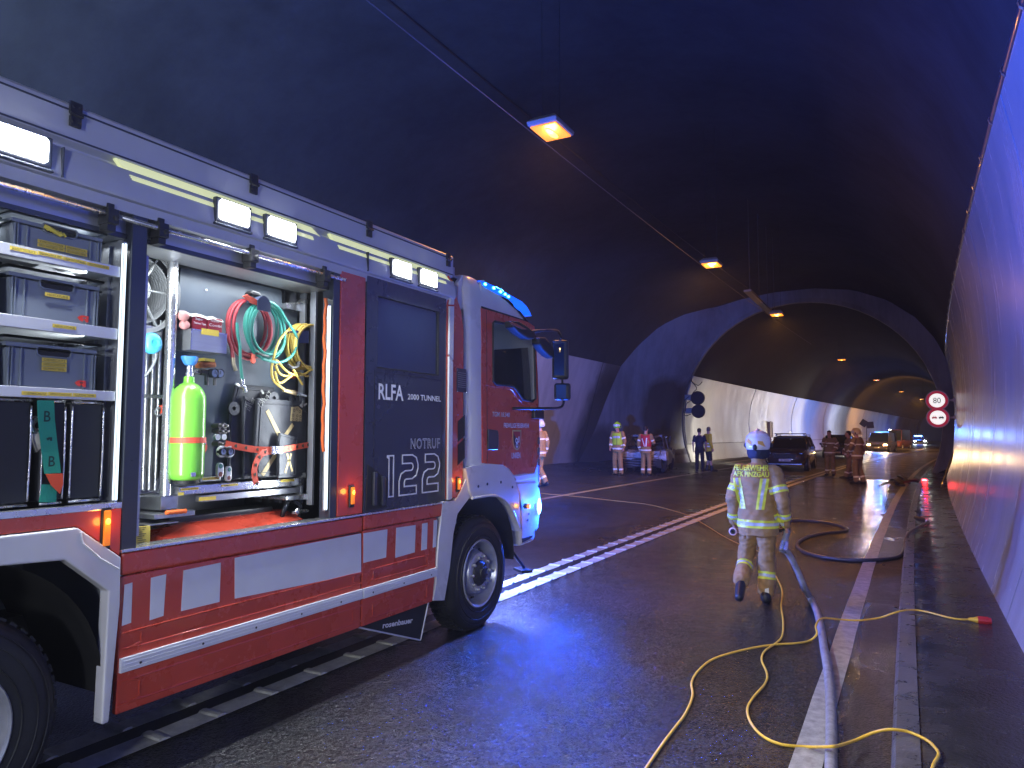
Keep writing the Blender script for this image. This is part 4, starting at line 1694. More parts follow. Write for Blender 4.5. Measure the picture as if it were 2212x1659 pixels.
# shelves of the left locker
SHZ = []
for (ya, yb) in ((575, 598), (709, 733), (845, 866)):
    xa = {575: 268, 709: 262, 845: 255}[ya]
    z1 = T(xa, ya)[1]
    z0 = T(xa, yb)[1]
    SHZ.append(z1)
    mb = MB()
    mb.box(X0 - .055, X0 - .030, .9, 2.135, z0, z1)
    mb.box(X0 - .8, X0 - .05, .9, 2.12, z0 + .006, z0 + .012)
    part(mb, 'shelf', m_shelf, bevel=.009, seg=3)
SF = [T(268, 575)[1] - .02, T(262, 709)[1] - .02, T(255, 845)[1] - .02]
mbp, mbt = MB(), MB()
for (u0, u1, v0, v1, t) in ((0, 0, 0, 0, None),):
    pass
XL_ = X0 - .029


def tape(pa, pb, h, X, txt, mbp, mbt):
    """yellow tape between two picture points (its upper edge)"""
    a, b_ = T(*pa, X=X), T(*pb, X=X)
    label_plate(mbp, mbt, a[0], b_[0], (a[1] + b_[1]) / 2 - h, (a[1] + b_[1]) / 2, X, txt)


for (pa, pb, t) in ((cB(80, 1375), cB(300, 1405), 'SCHNITTSCHUTZ'), (cB(305, 1410), cB(505, 1450), 'ERDUNGSSEILE 10M'), (cB(510, 1455), cB(700, 1495), 'ERDUNGSPFAHL'), (cB(705, 1505), cB(885, 1530), 'ERDUNGSSCHIENE'),
                   (cA(310, 250), cA(450, 262), 'ABDECKPLANE'), (cA(128, 645), cA(280, 650), 'CHEMIESCHUTZ'), (cA(284, 650), cA(425, 656), 'CHEMIESCHUTZHANDSCHUHE'), (cA(430, 657), cA(566, 662), 'GUMMISTIEFEL')):
    tape(pa, pb, .017, XL_, t, mbp, mbt)
part(mbp, 'shelf_tape', m_yel)
part(mbt, 'shelf_print', m_prn)


def crate(y0, y1, z, h, label, tapes=(), mark=True, group='grey crates on the locker shelves'):
    """front face looks to +X; y0..y1 wide"""
    t = thing('crate', (X0 - .07, (y0 + y1) / 2, z), label, 'crate', group)
    w = (y1 - y0) / 2
    D = .52
    tp = .018
    mb = MB()
    # tapered walls, open top
    def ringz(zz, k, inn=0.0):
        return [Vector((-inn, -(w - k - inn), zz)), Vector((-inn, (w - k - inn), zz)), Vector((-D + inn, (w - k - inn), zz)), Vector((-D + inn, -(w - k - inn), zz))]
    mb.loft([ringz(0, tp), ringz(h - .03, 0), ringz(h - .03, 0, .006), ringz(.01, tp, .006)], caps=False)
    mb.add(ringz(.006, tp), [(0, 1, 2, 3)])
    b = mb.build('crate_body', m_crate, parent=t, world=False)
    mb = MB()
    for (za, zb2, o) in ((h - .012, h, .014), (h - .055, h - .049, .008)):
        mb.loft([[Vector((o, -w - o, zz)), Vector((o, w + o, zz)), Vector((-D, w + o, zz)), Vector((-D, -w - o, zz)), ] for zz in (za, zb2)], caps=False)
        for (a_, b_2, c_, d_) in ((o - .012, o, -w - o, w + o), (-D, o, -w - o, -w - o + .012), (-D, o, w + o - .012, w + o)):
            mb.box(a_, b_2, c_, d_, za, zb2)
    mb.build('rim', m_crate, parent=t, world=False)
    for s in (-1, 1):
        mb = MB()
        for k in (0, .012, .05):
            yy = s * (w - .012 - k)
            mb.box(-.004, .009, yy - .002, yy + .002, .01, h - .05)
        mb.build('corner_rib', m_crate, parent=t, world=False)
    # handle opening
    hw, hz = w * .36, h * .76
    mb = MB()
    o = [(-hw, hz + .018), (hw, hz + .018), (hw + .008, hz + .008), (hw + .003, hz - .020), (hw - .012, hz - .028), (-hw + .012, hz - .028), (-hw - .003, hz - .020), (-hw - .008, hz + .008)]
    oi = [(p[0] * .93, hz - .004 + (p[1] - hz + .004) * .8) for p in o]
    mb.plate(o, -.001, .009, holes=[oi])
    mb.build('handle_frame', m_crate, parent=t, world=False)
    mb = MB()
    mb.plate(oi, .0005, .0015)
    mb.build('handle_opening', m_black, parent=t, world=False)
    if tapes:
        mb, mt = MB(), MB()
        for (ya, yb, za, zb2, tx) in tapes:
            label_plate(mb, mt, ya, yb, za, zb2, .0105, tx)
        mb.build('label_tape', m_yel, parent=t, world=False)
        mt.build('label_print', m_prn, parent=t, world=False)
    if mark:
        mb = MB()
        yy, zz = w * .62, .035
        mb.plate([(yy - .03, zz + .006), (yy - .012, zz + .018), (yy + .022, zz + .018), (yy + .022, zz - .012), (yy + .010, zz - .012), (yy + .002, zz - .0), (yy - .008, zz - .012), (yy - .02, zz - .006)], .010, .0115, holes=[[(yy - .008, zz + .010), (yy + .010, zz + .010), (yy + .010, zz + .004), (yy - .004, zz + .004)]])
        mb.build('red_emblem', m_redmark, parent=t, world=False)
    return t


XC = X0 - .07
y1_, y2_ = T(18, 560, XC)[0], T(232, 560, XC)[0]
w1 = y2_ - y1_
zA = SF[0]
crate(1.655, 2.065, zA + .012, T(100, 478, XC)[1] - SF[0] - .0, 'low grey crate on the top shelf with yellow rope in its handle opening', tapes=[(-.10, .02, .046, .062, 'SCHNITTSCHUTZHOSE'), (-.10, .02, .028, .044, 'ERDUNGSSEILE 10M'), (.024, .125, .046, .062, 'ERDUNGSPFAHL'), (.024, .125, .028, .044, 'ERDUNGSSCHIENE')], mark=False)
crate(1.655, 2.060, SF[1] + .012, .235, 'grey crate marked ABDECKPLANE on the middle shelf', tapes=[(-.055, .055, .118, .136, 'ABDECKPLANE')])
crate(1.655, 2.060, SF[2] + .012, .235, 'grey crate marked CHEMIESCHUTZ and GUMMISTIEFEL on the lowest shelf', tapes=[(-.055, .055, .128, .146, 'CHEMIESCHUTZ'), (-.055, .055, .108, .126, 'CHEMIESCHUTZHANDSCHUHE'), (-.055, .055, .088, .106, 'GUMMISTIEFEL')])
for k, nm in ((0, 'top'), (1, 'middle'), (2, 'lowest')):
    crate(1.20, 1.605, SF[k] + .012, (.17, .235, .235)[k], 'grey crate cut by the photo edge on the %s shelf' % nm, mark=False)
# yellow rope showing in the top crate, and the tarpaulin on the middle one
mb = MB()
yy, zz = 1.83, SF[0] + .012 + .115
for k in range(7):
    a = Vector((XC + .013, yy - .04 + k * .013, zz + .012 - k * .002))
    mb.tube([a, a + Vector((.004, .012, -.016))], .0055, 6)
mb.tube(smoothpath([(XC + .012, yy - .045, zz + .012), (XC + .018, yy - .02, zz + .004), (XC + .012, yy + .03, zz - .012)]), .010, 8)
mb.build('rope', m_yrope, smooth=60, label='yellow twisted rope poking through the handle of the top crate', cat='rope', loc=(XC, yy, zz))
mb = MB()
ring = []
for i in range(9):
    f = i / 8
    ring.append([Vector((XC - .06 - .05 * j, 1.68 + f * .36, SF[1] + .245 + .035 * math.sin(math.pi * f) * (1 - j * .15) + .012 * math.sin(f * 19 + j * 2))) for j in range(5)])
mb.loft(ring, caps=False, closed=False)
mb.build('folded_tarpaulin', M('translucent_grey_foil', (.42, .43, .45), .3, var=.2, vscale=10), smooth=180, label='crumpled grey foil tarpaulin bulging from the middle crate', cat='tarpaulin', loc=(XC - .1, 1.8, SF[1] + .23))

# hose carriers: black flat cassettes with silver edges and a green strap
m_cass = M('black_coated_fabric', (.018, .020, .026), .62, var=.2, vscale=3)
m_green = M('green_webbing', (.02, .33, .22), .65, bump=.3, bscale=150)
m_orng = M('orange_webbing', (.75, .10, .05), .6, bump=.2, bscale=120)


def cassette(ya, yb, label):
    t = thing('hose_carrier', (X0 - .08, (ya + yb) / 2, 1.452), label, 'carrier', 'black hose carriers on the locker floor')
    w = yb - ya
    z1 = T(150, 870, X0 - .08)[1] - 1.452
    mb = MB()
    mb.box(-.5, .0, -w / 2, w / 2, .02, z1)
    mb.build('side_board', m_cass, parent=t, world=False, bevel=.014, seg=3)
    mb = MB()
    for s in (-1, 1):
        mb.tube(smoothpath([(.006, s * (w / 2 - .006), .03), (.008, s * (w / 2 - .004), z1 / 2), (.006, s * (w / 2 - .006), z1 - .02)], 6), .0045, 6)
    mb.build('edge_piping', m_alub, parent=t, world=False, smooth=60)
    mb = MB()
    for zz in (z1 + .004, .012):
        mb.tube([(.0, -w / 2 + .005, zz), (.0, w / 2 - .005, zz)], .007, 8)
    mb.build('carrying_bar', m_alub, parent=t, world=False, smooth=60)
    return t


XH = X0 - .08
cassette(T(-140, 950, XH)[0], T(66, 950, XH)[0], 'black hose carrier left of the green strap, cut by the photo edge')
cassette(T(88, 950, XH)[0], T(140, 950, XH)[0], 'narrow black hose carrier behind the green strap')
cassette(T(150, 950, XH)[0], T(222, 950, XH)[0], 'wide black hose carrier right of the green strap')
# silver coupling with white hose between the first two
mb = MB()
q = cA(215, 850)
p = atX(*q, X0 - .10)
mb.lathe([(.018, .02), (.038, .022), (.046, .01), (.046, -.02), (.03, -.03)], p, n=20)
cp_ = thing('hose_coupling', tuple(p), 'silver hose coupling with white hose beside the green strap', 'coupling')
mb.build('coupling_ring', m_alub, parent=cp_, smooth=40)
mb = MB()
mb.tube(smoothpath([p + Vector((-.01, -.01, -.02)), p + Vector((0, .01, -.07)), p + Vector((-.02, .035, -.11)), p + Vector((-.05, .04, -.13))]), .028, 10)
mb.build('hose', M('white_woven_hose', (.55, .52, .45), .8, bump=.4, bscale=90), parent=cp_, smooth=60)
st = thing('green_strap', (X0 - .06, 1.85, 1.7), 'green strap printed B and B with an orange tip hanging over the hose carriers', 'strap')
pl = [cA(270, 700), cA(275, 820), cA(290, 960), cA(312, 1130)]
hw = .026
mb = MB()
rg = []
for i, q in enumerate(pl):
    p = atX(*q, X0 - .055)
    rg.append([Vector((p.x, p.y - .036, p.z + .0)), Vector((p.x, p.y + .036, p.z + .002)), Vector((p.x - .004, p.y + .036, p.z)), Vector((p.x - .004, p.y - .036, p.z))])
mb.loft(rg)
mb.build('webbing', m_green, parent=st)
mb = MB()
a = atX(*cA(268, 1133), X0 - .055)
b_ = atX(*cA(370, 1130), X0 - .055)
t_ = atX(*cA(352, 1250), X0 - .055)
c_ = atX(*cA(300, 1200), X0 - .055)
mb.plate([(a.y, a.z), (b_.y, b_.z), (b_.y + .002, b_.z - .05), (t_.y, t_.z), (c_.y, c_.z)], X0 - .058, X0 - .050)
mb.build('strap_tip', M('orange_leather', (.80, .10, .03), .5), parent=st, bevel=.002)
mb = MB()
a, b_ = atX(*cA(250, 1195), X0 - .065), atX(*cA(335, 1195), X0 - .065)
c_, d_ = atX(*cA(330, 1300), X0 - .065), atX(*cA(232, 1300), X0 - .065)
mb.plate([(p.y, p.z) for p in (a, b_, c_, d_)], X0 - .070, X0 - .064)
mb.build('webbing', m_green, parent=st)
mb = MB()
for (u, v, u2, v2, tx) in ((258, 825, 300, 762, 'B'), (285, 1090, 326, 1027, 'B')):
    a, b_ = atX(*cA(u, v), X0 - .0535), atX(*cA(u2, v2), X0 - .0535)
    side_text(tx, a.y, a.z, b_.y, b_.z, X0 - .0535, mb, bold=.01)
a = atX(*cA(292, 928), X0 - .0535)
yy, zz = a.y, a.z
mb.plate([(yy - .015, zz + .002), (yy - .004, zz + .009), (yy + .011, zz + .009), (yy + .011, zz - .008), (yy + .004, zz - .008), (yy, zz), (yy - .006, zz - .007)], X0 - .0545, X0 - .0532)
mb.build('strap_print', M('dark_green_print', (.01, .05, .04), .6), parent=st)

# ---- right-hand locker: sliding mounting board with its post and rail
mb = MB()
bpoly = [P3(470, 818), P3(1195, 982), P3(1200, 1000), P3(1195, 1090), P3(1390, 1130)]
q0 = [(P3(470, 818).y, P3(470, 818).z), (P3(1190, 980).y, P3(1190, 980).z), (P3(1201, 1000).y, P3(1201, 1000).z), (P3(1201, 1120).y, P3(1201, 1120).z), (P3(1390, 1130).y, P3(1390, 1130).z), (P4(1590, 900).y, P4(1590, 960).z), (P4(440, 960).y, P4(440, 1000).z)]
mb.plate(q0, XB - .03, XB)
bd = part(mb, 'mounting_board', m_board, bevel=.004)
mb = MB()
p = P3(653, 983)
mb.lathe([(0, .006), (.006, .005), (.008, 0)], (XB, p.y, p.z), n=12)
mb.build('board_bolt', m_alub, parent=bd)
mb = MB()
pa, pb = P3(450, 790, XB + .07), P4(405, 1110, XB + .07)
mb.lathe([(0, pa.z), (.026, pa.z), (.030, pa.z - .006), (.030, pb.z), (0, pb.z)], (XB + .07, pb.y + .0, 0), axis='Z', n=20)
part(mb, 'slide_post', m_alub, smooth=40)
mb = MB()
a, b_ = P4(520, 1040, XB + .10), P4(1665, 960, XB + .10)
zt1, zt0 = a.z, P4(520, 1110, XB + .10).z
mb.box(XB + .02, XB + .10, a.y, b_.y, zt0, zt1)
part(mb, 'slide_tray', m_alub, bevel=.006)
mb = MB()
zr1, zr0 = P4(620, 1120, XB + .09).z, P4(620, 1172, XB + .09).z
mb.box(XB + .03, XB + .085, P4(620, 1150).y, b_.y, zr0, zr1)
part(mb, 'slide_rail', m_alu, bevel=.003)
mb = MB()
mb.box(XB - .2, XB + .09, P4(380, 1120, XB + .1).y, P4(520, 1120, XB + .1).y, P4(400, 1230, XB + .1).z, P4(400, 1120, XB + .1).z)
mb.box(XB - .2, XB + .16, P4(260, 1250, XB + .1).y, P4(590, 1250, XB + .1).y, P4(260, 1300, XB + .1).z, P4(260, 1262, XB + .1).z)
mb.box(XB - .2, XB + .17, P4(200, 1250, XB + .1).y, P4(450, 1250, XB + .1).y, P4(260, 1345, XB + .1).z, P4(260, 1335, XB + .1).z)
part(mb, 'slide_bracket', m_steel, bevel=.006)
mb = MB()
pa, pb = P4(410, 1250, XB + .18), P4(570, 1235, XB + .18)
n = 9
mb.tube([pa + (pb - pa) * (k / n) for k in range(n + 1)], [.011 + (.003 if k % 2 else 0) for k in range(n + 1)], 10)
part(mb, 'orange_grip', M('orange_rubber', (.85, .16, .03), .5), smooth=60)
mb, mt = MB(), MB()
for (u0, v0, u1, v1, tx) in ((535, 1042, 678, 1072, 'BRENNSCHNEIDER'), (512, 1082, 560, 1112, None), (708, 958, 845, 988, 'SCHNELLEINSATZ'), (862, 1012, 995, 1040, 'HEBEKISSEN'), (1343, 975, 1452, 1002, 'HEBEKISSEN'), (680, 1114, 820, 1156, None)):
    a, b_ = P4(u0, v1, XB + .105), P4(u1, v0, XB + .105)
    label_plate(mb, mt, a.y, b_.y, a.z, b_.z, XB + .102, tx)
part(mb, 'tray_tape', m_yel)
part(mt, 'tray_print', m_prn)
mb = MB()
a, b_ = P4(690, 1000, XB + .06), P4(855, 955, XB + .06)
mb.box(XB + .0, XB + .06, a.y, b_.y, a.z, b_.z)
part(mb, 'tray_step', m_alu, bevel=.003)
# white rod on the right of the locker and folding arm at its top
mb = MB()
pa, pb = P3(1485, 1130, XB + .1), P4(1635, 1080, XB + .1)
mb.tube([(XB + .1, pa.y, pa.z), (XB + .1, pa.y + .0, pb.z)], .007, 8)
part(mb, 'lock_rod', m_alub, smooth=60)
fa = thing('folding_arm', tuple(P3(1340, 1100)), 'bright metal folding bracket at the top right of the locker board', 'bracket')
mb = MB()
q = [P3(1197, 1078), P3(1330, 1075), P3(1395, 1112), P3(1390, 1128), P3(1350, 1152), P3(1200, 1118)]
mb.plate([(p.y, p.z) for p in q], XB + .0, XB + .05)
mb.build('bracket_plate', m_alub, parent=fa, bevel=.004)
mb = MB()
mb.tube([P3(1320, 1065, XB + .07), P3(1400, 1080, XB + .09), P3(1495, 1100, XB + .1)], .016, 8, flat=.5)
mb.lathe([(0, .05), (.018, .045), (.02, 0)], P3(1338, 1065, XB + .05), n=10)
mb.build('lever', m_alub, parent=fa, smooth=50)

# ribbed steel rods (ladder poles) on the left and the reel above
rods = thing('rod_bundle', tuple(P4(260, 600, X0 - .4)), 'bundle of long grey steel rods standing left of the aluminium post', 'rods')
XR = X0 - .42
for k in range(7):
    pa, pb = atX(*c3(185 + k * 24, 1200), XR), atX(*c4(172 + k * 25, 1065), XR)
    mb = MB()
    mb.tube([(XR - .02 * (k % 2), pa.y, pa.z), (XR - .02 * (k % 2), pb.y + .0, pb.z)], .0135, 10)
    mb.build('rod', m_steel, parent=rods, smooth=60)
mb = MB()
a, b_ = atX(*c4(200, 315), XR + .03), atX(*c4(410, 295), XR + .03)
mb.box(XR + .012, XR + .022, a.y, b_.y, a.z, a.z + .02)
mb.build('clamp', m_alub, parent=rods)
a = atX(*c4(180, 1120), XR + .03)
b_ = atX(*c4(370, 1095), XR + .03)
mb = MB()
mb.box(XR - .05, XR + .05, a.y, b_.y, a.z, b_.z)
part(mb, 'rod_tray', m_steel)
reel = thing('cable_reel', tuple(atX(*c3(200, 1000), XR)), 'large cable reel with grey cable at the top left of the open locker', 'reel')
rc = atX(*c3(90, 985), XR)
for (xo, nm) in ((.10, 'reel_flange'), (-.12, 'reel_flange')):
    mb = MB()
    mb.lathe([(.225, xo - .004), (.25, xo), (.256, xo + .008), (.25, xo + .014), (.225, xo + .008), (.225, xo - .004)], rc, n=48)
    mb.lathe([(0, xo + .004), (.07, xo + .004), (.075, xo - .01)], rc, n=24)
    for k in range(6):
        a_ = k * math.pi / 3
        mb.tube([rc + Vector((xo, .06 * math.cos(a_), .06 * math.sin(a_))), rc + Vector((xo, .235 * math.cos(a_), .235 * math.sin(a_)))], .007, 6)
    mb.build(nm, M('dull_reel_metal', (.30, .31, .31), .6, metal=.2) if xo > 0 else m_dark, parent=reel, smooth=40)
m_gcab = M('grey_cable', (.20, .21, .22), .5)
mb = MB()
for k in range(9):
    mb.lathe([(.19 + .006 * math.cos(a_), -.09 + k * .022 + .011 * math.sin(a_)) for a_ in [i * 2 * math.pi / 8 for i in range(9)]], rc, n=40)
mb.build('cable_winding', m_gcab, parent=reel, smooth=60)
mb = MB()
mb.tube(smoothpath([atX(*c3(200, 880), XR + .14), atX(*c3(180, 1050), XR + .15), atX(*c3(190, 1150), XR + .15), atX(*c3(215, 1240), XR + .12)]), .008, 6)
mb.tube(smoothpath([atX(*c3(290, 1400), XR + .2), atX(*c3(290, 1480), XR + .2), atX(*c3(240, 1570), XR + .2), atX(*c3(165, 1640), XR + .16)]), .008, 6)
mb.build('loose_cable', m_gcab, parent=reel, smooth=60)
pl_ = thing('blue_plug', tuple(atX(*c3(270, 1365), XR + .2)), 'light blue round plug cap hanging on a grey cable', 'plug')
c = atX(*c3(270, 1365), XR + .2)
mb = MB()
mb.lathe([(0, -.03), (.052, -.03), (.058, -.02), (.058, .0), (.045, .018), (.025, .024), (.018, .012), (0, .012)], c, n=28)
mb.build('plug_cap', M('light_blue_plastic', (.06, .42, .75), .35), parent=pl_, smooth=40)
mb = MB()
a, b_ = atX(*c3(168, 1420), XR + .1), atX(*c3(330, 1250), XR + .1)
mb.plate([(a.y, a.z), (b_.y - .01, a.z), (b_.y, b_.z), (a.y, b_.z)], XR + .09, XR + .098, holes=[[(a.y + .01, a.z + .03), (b_.y - .03, a.z + .03), (b_.y - .03, b_.z - .025), (a.y + .01, b_.z - .025)]])
part(mb, 'reel_frame', m_alu, bevel=.003)
# orange snap hook among the rods
hk = thing('snap_hook', tuple(atX(*c4(370, 420), XR + .1)), 'orange strap with a silver hook beside the rods', 'hook')
mb = MB()
q = [atX(*c4(*p), XR + .1) for p in [(365, 385), (410, 365), (412, 440), (375, 455), (385, 415)]]
mb.plate([(p.y, p.z) for p in q], XR + .08, XR + .11)
mb.build('strap_end', m_orng, parent=hk, bevel=.004)
mb = MB()
mb.tube(smoothpath([atX(*c4(*p), XR + .1) for p in [(370, 400), (335, 405), (320, 440), (345, 465), (378, 450)]]), .006, 6)
mb.build('hook', m_alub, parent=hk, smooth=60)

# ---- green oxygen cylinder with blue hand wheel
XG = XB + .13
c = P4(590, 600, XG)
cyl_r = (P4(712, 600, XG) - P4(470, 600, XG)).length / 2 * .97
zb_, zt_ = P4(560, 985, XG).z, P4(600, 165, XG).z
cyo = thing('gas_cylinder', (XG, c.y - .004, zb_), 'bright green gas cylinder with blue valve wheel strapped to the board', 'gas cylinder')
m_lime = M('bright_green_paint', (.20, .62, .06), .28, coat=.5, var=.04)
mb = MB()
h_ = zt_ - zb_
r_ = cyl_r
prof = [(0, 0), (r_ * .75, 0), (r_ * .93, .012), (r_, .04)] + [(r_, h_ * .78)] + [(r_ * math.cos(a_), h_ * .78 + r_ * 1.15 * math.sin(a_)) for a_ in [R(15), R(30), R(45), R(60), R(72)]]
prof += [(.030, prof[-1][1] + .012), (.028, h_ + .012), (0, h_ + .012)]
mb.lathe([(p[0], p[1]) for p in prof], (0, 0, 0), axis='Z', n=40)
mb.build('cylinder_body', m_lime, parent=cyo, world=False, smooth=50)
mb = MB()
mb.lathe([(0, -.02), (r_ * .72, -.02), (r_ * .72, .004), (0, .004)], (0, 0, 0), axis='Z', n=30)
mb.build('foot_ring', m_black, parent=cyo, world=False)
mb = MB()
mb.lathe([(.020, h_ + .01), (.022, h_ + .03), (.016, h_ + .04), (.018, h_ + .06), (.012, h_ + .085)], (0, 0, 0), axis='Z', n=14)
mb.tube([(0, 0, h_ + .045), (.0, .05, h_ + .045)], .010, 8)
mb.build('valve', m_alub, parent=cyo, world=False, smooth=40)
mb = MB()
ng = 18
rg = [[Vector((rr_ * math.cos(2 * math.pi * k / ng) * (1 + .12 * math.cos(4 * 2 * math.pi * k / ng)), rr_ * math.sin(2 * math.pi * k / ng) * (1 + .12 * math.cos(4 * 2 * math.pi * k / ng)), z)) for k in range(ng)] for rr_, z in ((.026, h_ + .078), (.036, h_ + .09), (.048, h_ + .118), (.046, h_ + .128), (.030, h_ + .126))]
mb.loft(rg)
mb.build('hand_wheel', M('blue_plastic', (.03, .20, .62), .4), parent=cyo, world=False, smooth=40)
# orange straps
def strapband(pts, w, nm, parent, X, mark=True, th=.0035):
    mb = MB()
    P_ = [P4(u, v, X + dx) for (u, v, dx) in pts]
    P_ = smoothpath(P_, 5)
    rg = []
    for i, p in enumerate(P_):
        a_ = P_[max(0, i - 1)]
        b2 = P_[min(len(P_) - 1, i + 1)]
        d = (b2 - a_).normalized()
        n_ = Vector((1, 0, 0)).cross(d)
        if n_.length < .1:
            n_ = Vector((0, 0, 1))
        n_.normalize()
        rg.append([p + n_ * w / 2, p - n_ * w / 2, p - n_ * w / 2 - Vector((th, 0, 0)), p + n_ * w / 2 - Vector((th, 0, 0))])
    mb.loft(rg)
    o = mb.build(nm, m_orng, parent=parent)
    if mark:
        mb = MB()
        L_ = 0
        last = 0
        for i in range(1, len(P_)):
            L_ += (P_[i] - P_[i - 1]).length
            if L_ - last > .055:
                last = L_
                p = P_[i]
                mb.plate([(p.y - .010, p.z + .004), (p.y, p.z + .011), (p.y + .009, p.z + .011), (p.y + .009, p.z - .010), (p.y + .003, p.z - .010), (p.y, p.z - .002), (p.y - .006, p.z - .008)], p.x + .001, p.x + .0025)
        if mb.v:
            mb.build('strap_mark', m_prn, parent=o)
    return o


s1 = thing('orange_strap', tuple(P4(600, 660, XG)), 'orange strap with a hanging end round the green cylinder', 'strap')
mb = MB()
zc_ = P4(600, 662, XG + .05).z
n_ = 20
rg = []
for k in range(n_ + 1):
    a_ = R(-100) + R(200) * k / n_
    for_ = [Vector((XG + (r_ + d_) * math.cos(a_), c.y - .004 + (r_ + d_) * math.sin(a_), zc_ + z)) for (d_, z) in ((.002, -.016), (.006, -.016), (.006, .016), (.002, .016))]
    rg.append(for_)
mb.loft(rg)
mb.build('strap_loop', m_orng, parent=s1)
strapband([(705, 665, r_ * .5), (728, 720, r_ * .6), (690, 780, r_ * .7), (655, 860, r_ * .8), (632, 935, r_ * .9)], .032, 'strap_end', s1, XG, mark=False)
mb = MB()
q = P4(712, 668, XG + r_ * .55)
mb.box(q.x - .006, q.x + .010, q.y - .012, q.y + .014, q.z - .022, q.z + .022)
q = P4(630, 938, XG + r_ * .95)
mb.box(q.x - .004, q.x + .006, q.y - .015, q.y + .015, q.z - .014, q.z + .010)
mb.build('buckle', m_alub, parent=s1, bevel=.002)

# ---- red parcel in a white bag on the aluminium box
bx = thing('metal_box', tuple(P3(650, 1330)), 'open aluminium box screwed to the board above the green cylinder', 'box')
XQ = XB + .12
a, b_ = P3(540, 1420, XQ), P3(806, 1270, XQ)
mb = MB()
zt2 = P3(540, 1258, XQ).z
mb.loft([[Vector((XB, a.y, z)), Vector((XQ, a.y, z)), Vector((XQ, b_.y, z)), Vector((XB, b_.y, z))] for z in (a.z + .008, zt2)], caps=False)
mb.add([(XB, a.y, a.z + .008), (XQ, a.y, a.z + .008), (XQ, b_.y, a.z + .008), (XB, b_.y, a.z + .008)], [(0, 1, 2, 3)])
mb.build('box_body', m_alu, parent=bx)
mb = MB()
mb.box(XQ - .003, XQ + .003, a.y, b_.y, zt2 - .006, zt2 + .001)
mb.box(XQ - .001, XQ + .003, a.y, a.y + .004, a.z + .008, zt2)
mb.build('box_edge', m_alub, parent=bx)
mb, mt = MB(), MB()
l0, l1 = P3(618, 1300, XQ), P3(745, 1275, XQ)
label_plate(mb, mt, l0.y, l1.y, l0.z, l1.z, XQ + .002, 'GLÄSER')
mb.build('label_tape', m_yel, parent=bx)
pk = thing('medical_pack', (XB + .06, (a.y + b_.y) / 2, zt2), 'dark red packs with white print in a clear bag on the metal box', 'pack')
l0, l1 = P3(553, 1250, XQ - .03), P3(660, 1180, XQ - .03)
l2, l3 = P3(666, 1262, XQ - .03), P3(772, 1195, XQ - .03)
m_pkr = M('dark_red_carton', (.30, .02, .035), .45)
for (p0, p1, t1, t2) in ((l0, l1, 'Super', 'Thermo Tape'), (l2, l3, 'Kompressen', 'Combi')):
    mb = MB()
    mb.box(XB + .02, XQ - .03, p0.y, p1.y, zt2 - .05, p1.z)
    q = mb.build('carton', m_pkr, parent=pk, bevel=.003)
    mb = MB()
    side_text(t1, p0.y + .02, p0.z + (p1.z - p0.z) * .62, p1.y - .025, p1.z - .008, XQ - .0285, mb)
    side_text(t2, p0.y + .008, p0.z + (p1.z - p0.z) * .28, p1.y - .008, p0.z + (p1.z - p0.z) * .5, XQ - .0285, mb)
    mb.build('print', m_letter, parent=q)
mb = MB()
rg = []
for i in range(9):
    f = i / 8
    y = P3(460, 1150, XQ - .04).y + (l3.y + .006 - P3(460, 1150, XQ - .04).y) * f
    zz = (l1.z + .012) - .008 * f + .006 * math.sin(i * 2.3)
    rg.append([Vector((XB + .01, y, zz)), Vector((XQ - .04, y, zz + .004)), Vector((XQ - .026, y, zz - .014)), Vector((XB + .01, y, zz - .02))])
mb.loft(rg)
mb.build('clear_bag', M('cloudy_plastic_bag', (.62, .60, .58), .3), parent=pk, smooth=50)
mb = MB()
q = P3(490, 1170, XQ - .03)
mb.ell(q, (.03, .035, .03), 12, 8)
mb.ell(q + Vector((0, .01, -.05)), (.028, .03, .028), 12, 8)
mb.build('bandage_roll', M('pink_foam', (.62, .28, .26), .8), parent=pk, smooth=180)

# ---- coils of hose
def coil(name, label, mat, cy, cz, r, tr, n, xo, hook=None, sy=.86, jitter=.008, tails=(), shift=.0):
    t = thing(name, (XB + xo, cy, cz), label, 'hose' if 'hose' in name else 'cable')
    rnd = random.Random(len(label))
    for k in range(n):
        rr = r * (1 + rnd.uniform(-1, 1) * jitter * 6)
        dy, dz = rnd.uniform(-1, 1) * jitter, rnd.uniform(-1, 1) * jitter
        mb = MB()
        pts = []
        for i in range(36):
            a_ = 2 * math.pi * i / 36
            pts.append(Vector((XB + xo + k * tr * 1.25 + .01 * math.sin(a_ * 2 + k), cy + dy + shift * k + rr * sy * math.cos(a_), cz + dz + (r - rr) * 1.0 + rr * math.sin(a_))))
        mb.tube(pts, tr, 8, closed=True)
        mb.build('hose_loop' if 'hose' in name else 'cable_loop', mat, parent=t, smooth=60)
    for pts in tails:
        mb = MB()
        mb.tube(smoothpath(pts, 5), tr, 8)
        mb.build('loose_end', mat, parent=t, smooth=60)
    return t


